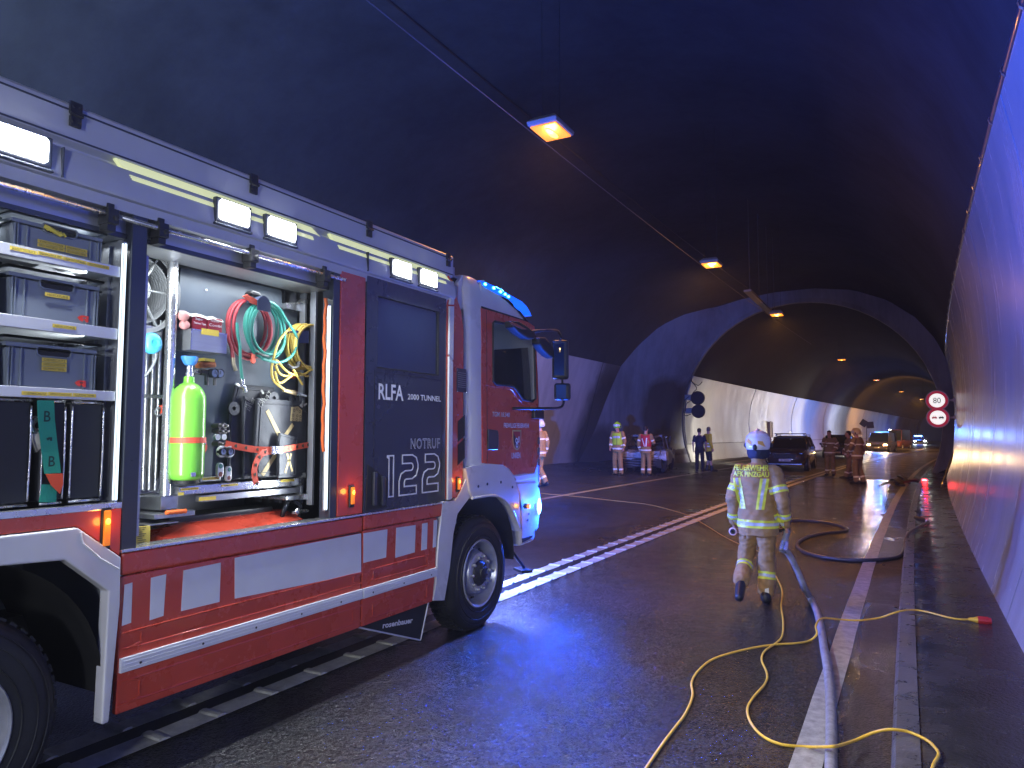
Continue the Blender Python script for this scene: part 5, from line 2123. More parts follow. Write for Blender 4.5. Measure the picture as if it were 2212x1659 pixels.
m_redh = M('red_rubber_hose', (.42, .045, .06), .42, var=.08, bump=.1)
m_grnh = M('green_rubber_hose', (.03, .26, .21), .40, var=.08, bump=.1)
m_yelc = M('yellow_cable', (.80, .58, .12), .42, var=.06)
e1 = lambda u, v, X=XB: atX((850 + .3014 * u) / 1.808, (1050 + .3014 * v) / 1.808, X)   # crop 850..1300 x 1050..1550
c = e1(440, 760, XB + .07)
coil('red_hose_coil', 'coiled red gas hose hanging behind the green hose', m_redh, c.y - .002, c.z, (e1(440, 395).z - e1(440, 1150).z) / 2 * .97, .0105, 3, .03, shift=.007,
     tails=[[e1(125, 760, XB + .07), e1(140, 900, XB + .08), e1(180, 1030, XB + .09), e1(200, 1160, XB + .09)]])
mb = MB()
mb.tube([e1(200, 1150, XB + .09), e1(205, 1230, XB + .09), e1(235, 1320, XB + .09)], .012, 8)
rc_ = thing('hose_coupling', tuple(e1(210, 1200)), 'brass coupling on the end of the red hose', 'coupling')
mb.build('coupling_body', M('worn_brass', (.42, .36, .26), .4, metal=.8, var=.3, vscale=30), parent=rc_, smooth=60)
c = e1(610, 780, XB + .12)
coil('green_hose_coil', 'coiled dark green oxygen hose hanging over the red hose', m_grnh, c.y, c.z, (e1(600, 440).z - e1(600, 1110).z) / 2, .0095, 5, .075, sy=.80, shift=.010, jitter=.010,
     tails=[[e1(250, 700, XB + .13), e1(262, 850, XB + .14), e1(290, 1000, XB + .14), e1(295, 1200, XB + .14), e1(318, 1430, XB + .14)],
            [e1(690, 440, XB + .13), e1(800, 520, XB + .14), e1(900, 680, XB + .14), e1(1010, 850, XB + .15), e1(1030, 980, XB + .15), e1(960, 1130, XB + .15), e1(820, 1210, XB + .15), e1(700, 1200, XB + .15), e1(580, 1165, XB + .15)]])
gc = thing('hose_coupling', tuple(e1(330, 1500)), 'silver coupling valve on the end of the green hose', 'coupling')
mb = MB()
mb.tube([e1(320, 1430, XB + .14), e1(328, 1500, XB + .14)], .013, 8)
mb.tube([e1(300, 1510, XB + .14), e1(340, 1530, XB + .15), e1(360, 1600, XB + .15)], .014, 8)
mb.tube([e1(235, 1490, XB + .15), e1(300, 1520, XB + .14)], .008, 8)
mb.build('coupling_body', m_alub, parent=gc, smooth=60)
# hook and clips holding the coils
mb = MB()
a, b_ = e1(525, 530, XB + .17), e1(695, 375, XB + .17)
rg = []
for k in range(9):
    f = k / 8
    yy = a.y + (b_.y - a.y) * f
    rg.append([Vector((XB + .0, yy, b_.z - .03 + .03 * math.sin(math.pi * f))), Vector((XB + .165, yy, b_.z - .03 + .035 * math.sin(math.pi * f))), Vector((XB + .17, yy, a.z)), Vector((XB + .16, yy, a.z)), Vector((XB + .155, yy, b_.z - .04 + .03 * math.sin(math.pi * f))), Vector((XB + .0, yy, b_.z - .04 + .03 * math.sin(math.pi * f)))])
mb.loft(rg)
hk1 = mb.build('hose_hook', M('navy_plastic', (.03, .04, .08), .4), smooth=40, label='broad dark hook holding the red and green hoses', cat='hook', loc=(XB, a.y, a.z))
mb = MB()
q = [e1(330, 355, XB + .16), e1(385, 330, XB + .16), e1(520, 400, XB + .16), e1(525, 470, XB + .16), e1(460, 455, XB + .16)]
mb.plate([(p.y, p.z) for p in q], XB + .15, XB + .158)
mb.build('orange_tab', m_orng, bevel=.002, label='orange rubber strap tab at the top of the red hose coil', cat='strap', loc=tuple(q[0]))
mb = MB()
q = [e1(395, 310, XB + .1), e1(430, 280, XB + .1), e1(520, 310, XB + .1), e1(545, 365, XB + .1), e1(420, 340, XB + .1)]
mb.plate([(p.y, p.z) for p in q], XB + .06, XB + .12)
mb.build('clip', m_dark, bevel=.008, label='small black clip above the hose hook', cat='clip', loc=tuple(q[0]))
mb = MB()
for (u, v) in ((455, 1190), (980, 1390)):
    q = e1(u, v, XB + .10)
    mb.lathe([(0, .008), (.018, .008), (.020, 0), (0, 0)], q, n=14)
    mb.box(q.x, q.x + .006, q.y - .014, q.y + .014, q.z, q.z + .04)
    mb.build('rubber_tab', m_orng, label='orange rubber strap tab below the %s coil' % ('green hose' if u < 600 else 'yellow cable'), cat='strap', loc=tuple(q))
    mb = MB()
mb.tube([e1(500, 1095, XB + .17), e1(560, 1110, XB + .175), e1(640, 1130, XB + .17)], .016, 8, flat=.5)
mb.build('velcro_tie', m_dark, label='black hook tie round the bottom of the green hose', cat='strap', loc=tuple(e1(560, 1110, XB + .17)))
c = e1(1110, 1000, XB + .1)
coil('yellow_cable_coil', 'coiled yellow cable hanging on the right of the locker board', m_yelc, c.y, c.z, (e1(1110, 745).z - e1(1110, 1260).z) / 2 * 1.05, .0080, 12, .05, sy=.86, shift=.001, jitter=.009,
     tails=[[e1(900, 800, XB + .12), e1(800, 930, XB + .13), e1(740, 1100, XB + .14), e1(700, 1300, XB + .14), e1(730, 1450, XB + .14), e1(860, 1560, XB + .14)],
            [e1(1280, 1250, XB + .12), e1(1250, 1350, XB + .13), e1(1150, 1390, XB + .14), e1(1040, 1350, XB + .14), e1(900, 1390, XB + .15), e1(800, 1350, XB + .15), e1(750, 1250, XB + .15)],
            [e1(1200, 1370, XB + .12), e1(1240, 1480, XB + .12), e1(1230, 1600, XB + .12), e1(1190, 1680, XB + .10)],
            [e1(770, 1240, XB + .15), e1(760, 1180, XB + .15), e1(900, 1330, XB + .16), e1(1050, 1380, XB + .16), e1(1180, 1330, XB + .16), e1(1290, 1200, XB + .15)],
            [e1(740, 1330, XB + .15), e1(800, 1480, XB + .15), e1(960, 1380, XB + .16)],
            [e1(980, 1300, XB + .16), e1(1040, 1400, XB + .17), e1(1100, 1500, XB + .17)]])
mb = MB()
q = [e1(1030, 800, XB + .16), e1(1190, 800, XB + .16), e1(1190, 965, XB + .16), e1(1060, 960, XB + .16)]
mb.plate([(p.y, p.z) for p in q], XB + .15, XB + .156)
mb.box(XB, XB + .155, q[0].y, q[1].y, q[0].z - .008, q[0].z)
mb.build('cable_hook', M('blue_plastic_hook', (.03, .05, .18), .4), label='dark blue hook holding the yellow cable coil', cat='hook', bevel=.002, loc=tuple(q[0]))
mb = MB()
mb.tube(smoothpath([e1(900, 1240, XB + .17), e1(960, 1280, XB + .18), e1(1030, 1260, XB + .18), e1(1050, 1210, XB + .17)]), .02, 8, flat=.5)
mb.build('velcro_tie', m_dark, label='black hook tie round the yellow cable', cat='strap', loc=tuple(e1(960, 1280, XB + .18)))
cl_ = thing('cutting_torch', tuple(e1(950, 1590)), 'brass and steel clamp at the end of the yellow cable', 'clamp')
mb = MB()
mb.tube([e1(850, 1570, XB + .13), e1(1010, 1610, XB + .13)], [.012, .018], 10)
mb.build('grip', M('worn_brass_grip', (.42, .33, .18), .5, metal=.4), parent=cl_, smooth=60)
mb = MB()
mb.tube([e1(1010, 1610, XB + .13), e1(1150, 1650, XB + .13)], [.018, .008], 10)
mb.build('jaw', m_alub, parent=cl_, smooth=60)

# ---- regulators
def gauge(par, p, r=.028, rm=None):
    mb = MB()
    mb.lathe([(0, .004), (r * .82, .004), (r, .010), (r, -.03), (0, -.03)], p, n=20)
    g_ = mb.build('gauge', rm or m_anth, parent=par, smooth=35)
    mb = MB()
    mb.lathe([(0, .0055), (r * .8, .0055)], p, n=20)
    mb.build('gauge_dial', M('pale_dial', (.30, .36, .55), .3), parent=g_)
    mb = MB()
    mb.box(p.x + .006, p.x + .0075, p.y - .002, p.y + .002, p.z - .004, p.z + r * .6)
    mb.build('needle', m_prn, parent=g_)


rg1 = thing('pressure_regulator', tuple(P4(760, 110)), 'pressure regulator with two gauges and an orange hand protector', 'regulator')
gauge(rg1, P4(803, 120, XB + .09))
gauge(rg1, P4(848, 122, XB + .09))
mb = MB()
mb.tube([P4(690, 110, XB + .05), P4(800, 125, XB + .05)], .018, 10)
mb.tube([P4(740, 130, XB + .06), P4(740, 215, XB + .06)], .012, 8)
mb.tube([P4(805, 150, XB + .06), P4(805, 218, XB + .06)], .010, 8)
mb.tube([P4(640, 118, XB + .05), P4(700, 112, XB + .05)], .010, 8)
mb.build('regulator_body', M('dark_brass', (.16, .15, .14), .4, metal=.7), parent=rg1, smooth=60)
mb = MB()
q = [P4(690, 30, XB + .08), P4(820, 25, XB + .08), P4(828, 70, XB + .08), P4(700, 78, XB + .08)]
mb.plate([(p.y, p.z) for p in q], XB + .02, XB + .08)
mb.build('orange_guard', M('orange_brown_leather', (.50, .15, .05), .6), parent=rg1, bevel=.012)
mb = MB()
a, b_ = P4(720, 20, XB + .085), P4(808, 5, XB + .085)
mb.box(XB + .03, XB + .085, a.y, b_.y, a.z, b_.z)
mb.build('yellow_band', m_yel, parent=rg1)
rg2 = thing('double_gauge', tuple(P4(903, 755)), 'white framed double gauge hanging in front of the orange strap', 'gauge')
mb = MB()
for (u, v) in ((873, 755), (932, 755)):
    p = P4(u, v, XB + .13)
    mb.lathe([(0, 0), (.034, 0), (.034, -.02), (0, -.02)], p, n=24)
a, b_ = P4(873, 795, XB + .13), P4(932, 715, XB + .13)
mb.box(XB + .11, XB + .13, a.y, b_.y, a.z, b_.z)
mb.build('gauge_frame', m_letter, parent=rg2)
for (u, v) in ((873, 756), (932, 756)):
    gauge(rg2, P4(u, v, XB + .145), .022, m_dark)
mb = MB()
for (u, v, r) in ((832, 545, .016), (873, 545, .016), (835, 590, .015), (878, 590, .015), (832, 690, .015), (873, 690, .013)):
    mb = MB()
    p = P4(u, v, XB + .06)
    mb.lathe([(0, .02), (r, .018), (r, -.04)], p, n=12)
    mb.lathe([(0, .045), (r * .5, .043), (r * .5, .018)], p, n=10)
    mb.build('coupling_plug', M('dim_brass', (.30, .27, .24), .4, metal=.7), label=None, parent=rg2, smooth=40)
for (u, v) in ((832, 637), (884, 637)):
    mb = MB()
    p = P4(u, v, XB + .08)
    mb.lathe([(0, 0), (.019, 0), (.019, -.02), (0, -.02)], p, n=18)
    mb.build('white_knob', m_letter, parent=rg2)
for i, (u, v, u2, v2, lb) in enumerate(((828, 965, 880, 845, 'pair of round gauges in a silver plate left of the lower one'), (900, 995, 945, 872, 'lower pair of round gauges in a silver plate beside the tray'))):
    t = thing('gauge_plate', tuple(P4(u, v)), lb, 'gauge')
    a, b_ = P4(u, v, XB + .12), P4(u2, v2, XB + .12)
    w = b_.y - a.y
    h = b_.z - a.z
    mb = MB()
    mb.plate([(a.y + w * .2, a.z), (b_.y - w * .2, a.z), (b_.y, a.z + w * .4), (b_.y, b_.z - w * .4), (b_.y - w * .2, b_.z), (a.y + w * .2, b_.z), (a.y, b_.z - w * .4), (a.y, a.z + w * .4)], XB + .1, XB + .12)
    mb.build('plate', m_shelf, parent=t, bevel=.004)
    for f in (.22, .78):
        mb = MB()
        mb.lathe([(0, .003), (w * .30, .003), (w * .34, 0)], (XB + .121, (a.y + b_.y) / 2, a.z + h * f), n=16)
        mb.build('dial', M('green_dial', (.10, .25, .22), .3) if f > .5 else M('brown_dial', (.25, .10, .08), .3), parent=t)

# ---- lifting bags: flat black rubber mats
m_mat = M('black_lifting_bag', (.030, .033, .042), .5, var=.35, vscale=7, bump=.25, bscale=16, rvar=.12)
m_tan = M('tan_tape', (.42, .33, .16), .6, var=.1, vscale=10)
m_chalk = M('chalk_print', (.42, .42, .38), .7)


def lbag(pts, X, th, label, lugs=()):
    t = thing('lifting_bag', tuple(P4(pts[0][0], pts[0][1], X)), label, 'lifting bag', 'black lifting bags on the board')
    q = [P4(u, v, X) for (u, v) in pts]
    mb = MB()
    mb.plate([(p.y, p.z) for p in q], X - th, X)
    mb.build('mat', m_mat, parent=t, bevel=.008, seg=3)
    c = sum(((p) for p in q), Vector()) / len(q)
    mb = MB()
    inn = [c + (p - c) * .88 for p in q]
    mb.tube([Vector((X + .0005, p.y, p.z)) for p in inn], .004, 6, closed=True)
    mb.build('moulded_rim', m_mat, parent=t, smooth=60)
    for (u, v) in lugs:
        mb = MB()
        p = P4(u, v, X - th / 2)
        mb.lathe([(.014, -.008), (.042, -.008), (.044, 0), (.042, .008), (.014, .008), (.014, -.008)], p, n=20)
        mb.build('lug', m_mat, parent=t, smooth=40)
    return t


b1 = lbag([(985, 205), (1290, 235), (1290, 950), (900, 980), (925, 430), (950, 345)], XB + .04, .02, 'rearmost black lifting bag against the board')
b2_ = lbag([(1050, 300), (1110, 345), (1160, 330), (1160, 940), (1040, 980), (1030, 380)], XB + .075, .02, 'middle black lifting bag partly behind the front one', lugs=[(958, 405)])
b3_ = lbag([(1155, 320), (1500, 345), (1580, 420), (1570, 930), (1490, 960), (1130, 960), (1130, 700)], XB + .11, .025, 'front black lifting bag crossed with tan tape', lugs=[(1280, 320), (1448, 332)])
b4_ = lbag([(1335, 600), (1480, 640), (1470, 960), (1320, 970), (1320, 660)], XB + .15, .02, 'small black lifting bag crossed with narrow tan tape')


def tapebar(u0, v0, u1, v1, w, X, par):
    a_, b2 = P4(u0, v0, X), P4(u1, v1, X)
    d = (b2 - a_).normalized()
    n_ = Vector((1, 0, 0)).cross(d) * w / 2
    mb = MB()
    mb.plate([((a_ + n_).y, (a_ + n_).z), ((a_ - n_).y, (a_ - n_).z), ((b2 - n_).y, (b2 - n_).z), ((b2 + n_).y, (b2 + n_).z)], X, X + .0015)
    mb.build('cross_tape', m_tan, parent=par)


tapebar(1230, 420, 1330, 625, .030, XB + .1115, b3_)
tapebar(1440, 535, 1375, 625, .026, XB + .1115, b3_)
tapebar(1300, 775, 1190, 945, .030, XB + .1115, b3_)
tapebar(1390, 770, 1435, 915, .015, XB + .1515, b4_)
tapebar(1425, 770, 1375, 925, .015, XB + .1515, b4_)
mb = MB()
q = [P4(*p, XB + .1115) for p in [(1425, 395), (1480, 388), (1512, 420), (1505, 510), (1418, 505)]]
mb.plate([(p.y, p.z) for p in q], XB + .1112, XB + .1135)
pt = mb.build('rating_plate', m_tan, parent=b3_)
mb = MB()
for (u, v) in ((1450, 420), (1475, 410), (1495, 430), (1440, 460), (1475, 465), (1500, 470), (1435, 492), (1470, 495), (1495, 498)):
    p = P4(u, v, XB + .1138)
    mb.lathe([(.006, 0), (.009, .0004), (.010, 0)], p, n=10)
mb.build('plate_print', m_prn, parent=pt)
mb = MB()
for (txt, u, v, X, s, rot) in (('190 L/S T', 1185, 400, XB + .1115, .026, 52), ('1231', 1170, 380, XB + .1115, .022, 52), ('216 UST', 1085, 430, XB + .0765, .024, 60), ('1231', 1070, 400, XB + .0765, .02, 60)):
    vs, fs = fit_text(txt, s * len(txt) * .55, s)
    o_ = P4(u, v, X)
    ca, sa = math.cos(R(rot)), math.sin(R(rot))
    mb.add([(X + .001, o_.y + p.x * ca - p.y * sa, o_.z + p.x * sa + p.y * ca) for p in vs], fs)
mb.build('chalk_print', m_chalk, parent=b3_)
# worn light corners
mb = MB()
rr = random.Random(3)
for (u0, v0, n_, sp) in ((1530, 370, 9, 30), (1530, 940, 8, 28), (1180, 270, 4, 18)):
    for k in range(n_):
        p = P4(u0 + rr.uniform(-sp, sp), v0 + rr.uniform(-sp, sp) * .6, XB + .112)
        mb.lathe([(0, .001), (rr.uniform(.003, .008), .0008), (.009, 0)], p, n=7)
mb.build('scuff', m_chalk, parent=b3_)
# long orange strap over the bags
s2 = thing('orange_strap', tuple(P4(1300, 740)), 'long orange strap with a silver buckle across the lifting bags', 'strap')
strapband([(895, 690, .12), (1000, 715, .14), (1150, 738, .16), (1290, 740, .17)], .040, 'strap_band', s2, XB)
strapband([(1345, 740, .17), (1450, 720, .165), (1560, 700, .15), (1637, 685, .13)], .038, 'strap_band', s2, XB)
strapband([(1275, 748, .175), (1200, 765, .185), (1150, 830, .19), (1128, 920, .195), (1145, 1015, .20)], .042, 'strap_end', s2, XB)
mb = MB()
a, b_ = P4(1262, 775, XB + .18), P4(1350, 708, XB + .18)
mb.plate([(a.y, a.z), (b_.y, a.z + .004), (b_.y, b_.z - .002), (a.y, b_.z)], XB + .172, XB + .19, holes=[[(a.y + .018, a.z + .010), (a.y + .026, a.z + .010), (a.y + .026, b_.z - .010), (a.y + .018, b_.z - .010)]])
mb.build('buckle', m_alub, parent=s2, bevel=.002)

# ---- bottom of the locker: red pump cover, hose reel, yellow board
rd = thing('red_power_unit', tuple(P4(700, 1400, -3.62)), 'red equipment cover lying at the bottom of the open locker', 'power unit')
mb = MB()
q = [(P4(280, 1365, X0 - .25).y, P4(280, 1365, X0 - .25).z), (P4(620, 1440, X0 - .15).y, P4(620, 1440, X0 - .15).z)]
y0_, y1_ = P4(290, 1360, X0 - .3).y, P4(1420, 1300, X0 - .3).y
zz0, zz1 = 1.10, P4(800, 1330, X0 - .3).z
mb.loft([[Vector((X0 - .70, y0_, .62)), Vector((X0 - .22, y0_, .62)), Vector((X0 - .20, y0_, zz1 - .03)), Vector((X0 - .34, y0_, zz1 + .0)), Vector((X0 - .70, y0_, zz1 + .01))],
         [Vector((X0 - .70, y0_ + .3, .62)), Vector((X0 - .14, y0_ + .3, .62)), Vector((X0 - .12, y0_ + .3, zz1 - .07)), Vector((X0 - .30, y0_ + .3, zz1 + .02)), Vector((X0 - .70, y0_ + .3, zz1 + .03))],
         [Vector((X0 - .70, y1_, .62)), Vector((X0 - .20, y1_, .62)), Vector((X0 - .18, y1_, zz1 - .03)), Vector((X0 - .34, y1_, zz1 + .02)), Vector((X0 - .70, y1_, zz1 + .03))]])
mb.build('cover', m_red, parent=rd, bevel=.015)
mb = MB()
mb.box(X0 - .6, X0 - .36, y0_ + .15, y1_ - .1, zz1 + .0, zz1 + .05)
mb.build('top_grille', m_dark, parent=rd, bevel=.01)
yb = thing('yellow_board', tuple(P4(200, 1460, X0 - .12)), 'small yellow instruction board in the lower left of the locker', 'board')
mb = MB()
q = [P4(*p, X0 - .12) for p in [(130, 1365), (285, 1355), (280, 1515), (120, 1540)]]
mb.plate([(p.y, p.z) for p in q], X0 - .13, X0 - .12)
mb.build('board', M('yellow_board_print', (.68, .52, .10), .5, var=.1), parent=yb)
mb = MB()
for k in range(9):
    a_, b2 = P4(180, 1375 + k * 17, X0 - .119), P4(250 - (k % 3) * 14, 1373 + k * 17, X0 - .119)
    mb.box(X0 - .1195, X0 - .1185, a_.y, b2.y, a_.z - .001, a_.z + .0015)
mb.build('printed_line', m_prn, parent=yb)
hr = thing('black_hose_ring', tuple(P4(1430, 1250, X0 - .25)), 'black coiled hose ring with silver clamp in the lower right of the locker', 'hose')
mb = MB()
c = P4(1430, 1250, X0 - .25)
for (r1, t1) in ((.082, .014), (.070, .009)):
    mb = MB()
    mb.tube([c + Vector((.01 * math.sin(a_ * 3), r1 * math.cos(a_), r1 * math.sin(a_))) for a_ in [i * 2 * math.pi / 28 for i in range(28)]], t1, 8, closed=True)
    mb.build('hose_loop', M('glossy_black_hose', (.012, .014, .02), .2), parent=hr, smooth=60)
mb = MB()
a_, b2 = P4(1445, 1262, X0 - .2), P4(1680, 1215, X0 - .2)
mb.box(X0 - .22, X0 - .2, a_.y, b2.y, a_.z, a_.z + .02)
mb.box(X0 - .22, X0 - .2, b2.y - .05, b2.y - .01, a_.z - .06, a_.z)
mb.lathe([(0, .01), (.02, .008), (.024, 0)], P4(1478, 1240, X0 - .19), n=12)
mb.build('silver_clamp', m_alub, parent=hr, bevel=.003)
mb = MB()
a_, b2 = P4(1385, 1150, X0 - .2), P4(1680, 1080, X0 - .2)
mb.plate([(a_.y, b2.z - .01), (b2.y, b2.z), (b2.y + .0, a_.z - .01), (b2.y - .1, a_.z - .012), (a_.y, a_.z)], X0 - .5, X0 - .2)
part(mb, 'tray_arm', m_alub, bevel=.012)
mb = MB()
a_, b2 = P4(1685, 915, X0 - .04), P4(1722, 870, X0 - .04)
mb.box(X0 - .05, X0 - .043, a_.y, b2.y, a_.z, b2.z)
o = part(mb, 'sticker', m_dark)
mb = MB()
side_text('CE', a_.y + .004, a_.z + .01, b2.y - .004, b2.z - .008, X0 - .0425, mb)
mb.build('lettering', m_letter, parent=o)
# ================================================================ people
m_skin = M('skin', (.55, .30, .21), .5, var=.08, vscale=12)
m_tan_c = M('sand_turnout_fabric', (.36, .215, .075), .85, var=.14, vscale=9, bump=.35, bscale=240)
m_brown_c = M('brown_turnout_fabric', (.26, .175, .09), .85, var=.16, vscale=9, bump=.3, bscale=200)
m_navy_c = M('navy_fabric', (.014, .018, .035), .8, var=.2, bump=.2, bscale=200)
m_blk_c = M('black_fabric', (.012, .013, .017), .8, var=.2)
m_boot = M('black_leather', (.012, .012, .013), .45, var=.2)
m_hair = M('dark_hair', (.022, .014, .010), .7)
m_ylw = M('lime_reflective_tape', (.74, .78, .06), .45, var=.05, vscale=20)
m_slv = M('silver_reflective_tape', (.52, .54, .52), .35, var=.05)
m_wht = M('white_reflective_tape', (.88, .84, .70), .4)
m_limev = M('lime_vest_fabric', (.52, .72, .03), .7, var=.1)
m_redv = M('red_vest_fabric', (.55, .02, .03), .7, var=.1)
m_hiv = M('yellow_hivis_fabric', (.72, .50, .03), .7, var=.12)


def remesh(mb, voxel, wr=0.0, wscale=9.0, smooth=4, seed=0, zs=.6):
    """one continuous surface from overlapping closed shapes"""
    me = bpy.data.meshes.new('r')
    me.from_pydata(mb.v, [], mb.f)
    bm = bmesh.new()
    bm.from_mesh(me)
    bmesh.ops.recalc_face_normals(bm, faces=bm.faces)
    bm.to_mesh(me)
    bm.free()
    o = bpy.data.objects.new('r', me)
    COL.objects.link(o)
    md = o.modifiers.new('r', 'REMESH')
    md.mode = 'VOXEL'
    md.voxel_size = voxel
    bpy.context.view_layer.update()
    ev = o.evaluated_get(bpy.context.evaluated_depsgraph_get())
    m2 = bpy.data.meshes.new_from_object(ev)
    bpy.data.objects.remove(o)
    bm = bmesh.new()
    bm.from_mesh(m2)
    for _ in range(smooth):
        bmesh.ops.smooth_vert(bm, verts=bm.verts, factor=.5, use_axis_x=True, use_axis_y=True, use_axis_z=True)
    bm.normal_update()
    if wr:
        off = Vector((seed * 3.1, seed * 1.7, 0))
        for v in bm.verts:
            p = Vector((v.co.x * wscale, v.co.y * wscale, v.co.z * wscale * zs)) + off
            n = mnoise.noise(p) + .5 * mnoise.noise(p * 2.3)
            v.co += v.normal * (n * wr)
        bm.normal_update()
    bmesh.ops.remove_doubles(bm, verts=bm.verts, dist=1e-5)
    return bm


def bm_obj(bm, name, mat, parent, loc, smooth=True):
    me = bpy.data.meshes.new(name)
    b2 = bm.copy()
    bmesh.ops.translate(b2, verts=b2.verts, vec=-Vector(loc))
    b2.to_mesh(me)
    b2.free()
    me.materials.append(mat)
    if smooth:
        for p in me.polygons:
            p.use_smooth = True
    o = bpy.data.objects.new(name, me)
    COL.objects.link(o)
    o.parent = parent
    return o


def bandof(bm, p, ax, hw, rad, off=.004):
    """the strip of a garment between two planes, raised a little"""
    b = bm.copy()
    ax = Vector(ax).normalized()
    p = Vector(p)
    for s in (1, -1):
        bmesh.ops.bisect_plane(b, geom=b.verts[:] + b.edges[:] + b.faces[:], plane_co=p + ax * hw * s, plane_no=ax * s, clear_outer=True)
    dl = [f for f in b.faces if (f.calc_center_median() - p - ax * (f.calc_center_median() - p).dot(ax)).length > rad]
    bmesh.ops.delete(b, geom=dl, context='FACES')
    b.normal_update()
    for v in b.verts:
        v.co += v.normal * off
    return b


def stripes(bm, specs, parent, loc, name):
    """specs: (point, axis, half width, radius, material)"""
    by = {}
    for (p, ax, hw, rad, mt) in specs:
        b = bandof(bm, p, ax, hw, rad, off=.004 if mt is not m_slv else .0045)
        bm_obj(b, name, mt, parent, loc)
        b.free()


def limb(mb, a, b, ra, rb, n=12):
    a, b = Vector(a), Vector(b)
    d = (b - a)
    k = 5
    mb.tube([a + d * i / k for i in range(k + 1)], [ra + (rb - ra) * i / k for i in range(k + 1)], n)
    mb.ell(a, (ra, ra, ra), 12, 8)
    mb.ell(b, (rb, rb, rb), 12, 8)


def rings(mb, seq, rv, fv, n=20):
    """seq: (centre, rx, ry)"""
    rg = []
    for (c, rx, ry) in seq:
        rg.append([c + rv * (rx * math.cos(2 * math.pi * k / n)) + fv * (ry * math.sin(2 * math.pi * k / n)) for k in range(n)])
    mb.loft(rg)


def hand(mb, w, tip, palm_n, thumb_side, curl=.5, s=1.0):
    """wrist, direction point, palm normal"""
    w = Vector(w)
    d = (Vector(tip) - w).normalized()
    n = Vector(palm_n)
    n = (n - d * n.dot(d)).normalized()
    t = d.cross(n).normalized() * thumb_side
    mb.obox(orient(w + d * .050 * s, t, d, n), .078 * s, .095 * s, .028 * s)
    for i, (off, L) in enumerate(((.030, .070), (.010, .080), (-.011, .074), (-.031, .058))):
        p0 = w + d * .090 * s + t * off * s
        p1 = p0 + (d * math.cos(curl * .8) + n * math.sin(curl * .8)) * L * .5 * s
        p2 = p1 + (d * math.cos(curl * 2.1) + n * math.sin(curl * 2.1)) * L * .35 * s
        p3 = p2 + (d * math.cos(curl * 3) + n * math.sin(curl * 3)) * L * .25 * s
        mb.tube([p0 - d * .02, p0, p1, p2, p3], [.0095 * s, .0095 * s, .009 * s, .0085 * s, .007 * s], 8)
    p0 = w + d * .025 * s + t * .034 * s
    p1 = p0 + (t * .7 + d * .7 + n * .2).normalized() * .038 * s
    p2 = p1 + (d * .8 + n * .55 + t * .1).normalized() * .032 * s
    mb.tube([p0, p1, p2], [.012 * s, .0105 * s, .009 * s], 8)


def headshape(mb, c, f, r, s=1.0):
    u = Vector((0, 0, 1))
    rings(mb, [(c + u * z * s + f * fy * s, rx * s, ry * s) for (z, fy, rx, ry) in
               ((-.118, .035, .030, .030), (-.105, .028, .048, .052), (-.07, .015, .060, .075), (-.03, .006, .069, .086), (.01, .0, .074, .094), (.05, -.004, .074, .094), (.085, -.008, .062, .080), (.108, -.010, .038, .052), (.118, -.012, .012, .016))], r, f, 18)
    mb.tube([c + f * .085 * s + u * .02 * s, c + f * .105 * s - u * .02 * s, c + f * .094 * s - u * .032 * s], [.008 * s, .013 * s, .010 * s], 8)
    for q in (-1, 1):
        mb.ell(c + r * .075 * q * s - u * .01 * s - f * .005 * s, (.012 * s, .018 * s, .028 * s), 8, 6)
    mb.tube([c + f * .080 * s - u * .062 * s - r * .022, c + f * .088 * s - u * .062 * s, c + f * .080 * s - u * .062 * s + r * .022], .0075 * s, 6)


TEMPL = dict(pel=(0, 0, .96), chest=(0, .0, 1.34), neck=(0, -.005, 1.50), head=(0, .02, 1.665),
             shR=(.185, -.01, 1.44), elR=(.245, -.03, 1.16), wrR=(.25, .05, .92), haR=(.25, .07, .80),
             shL=(-.185, -.01, 1.44), elL=(-.245, -.03, 1.16), wrL=(-.25, .05, .92), haL=(-.25, .07, .80),
             hipR=(.095, 0, .92), knR=(.11, .02, .50), anR=(.12, -.02, .09), toR=(.14, .17, .04),
             hipL=(-.095, 0, .92), knL=(-.11, .02, .50), anL=(-.12, -.02, .09), toL=(-.14, .17, .04))


def stand(base, yaw, H=1.8, mods=None):
    f = Vector((-math.sin(yaw), math.cos(yaw), 0))
    r = Vector((math.cos(yaw), math.sin(yaw), 0))
    s = H / 1.8
    T_ = dict(TEMPL)
    T_.update(mods or {})
    J = {k: Vector(base) + r * v[0] * s + f * v[1] * s + Vector((0, 0, v[2] * s)) for k, v in T_.items()}
    return J, f, r, s


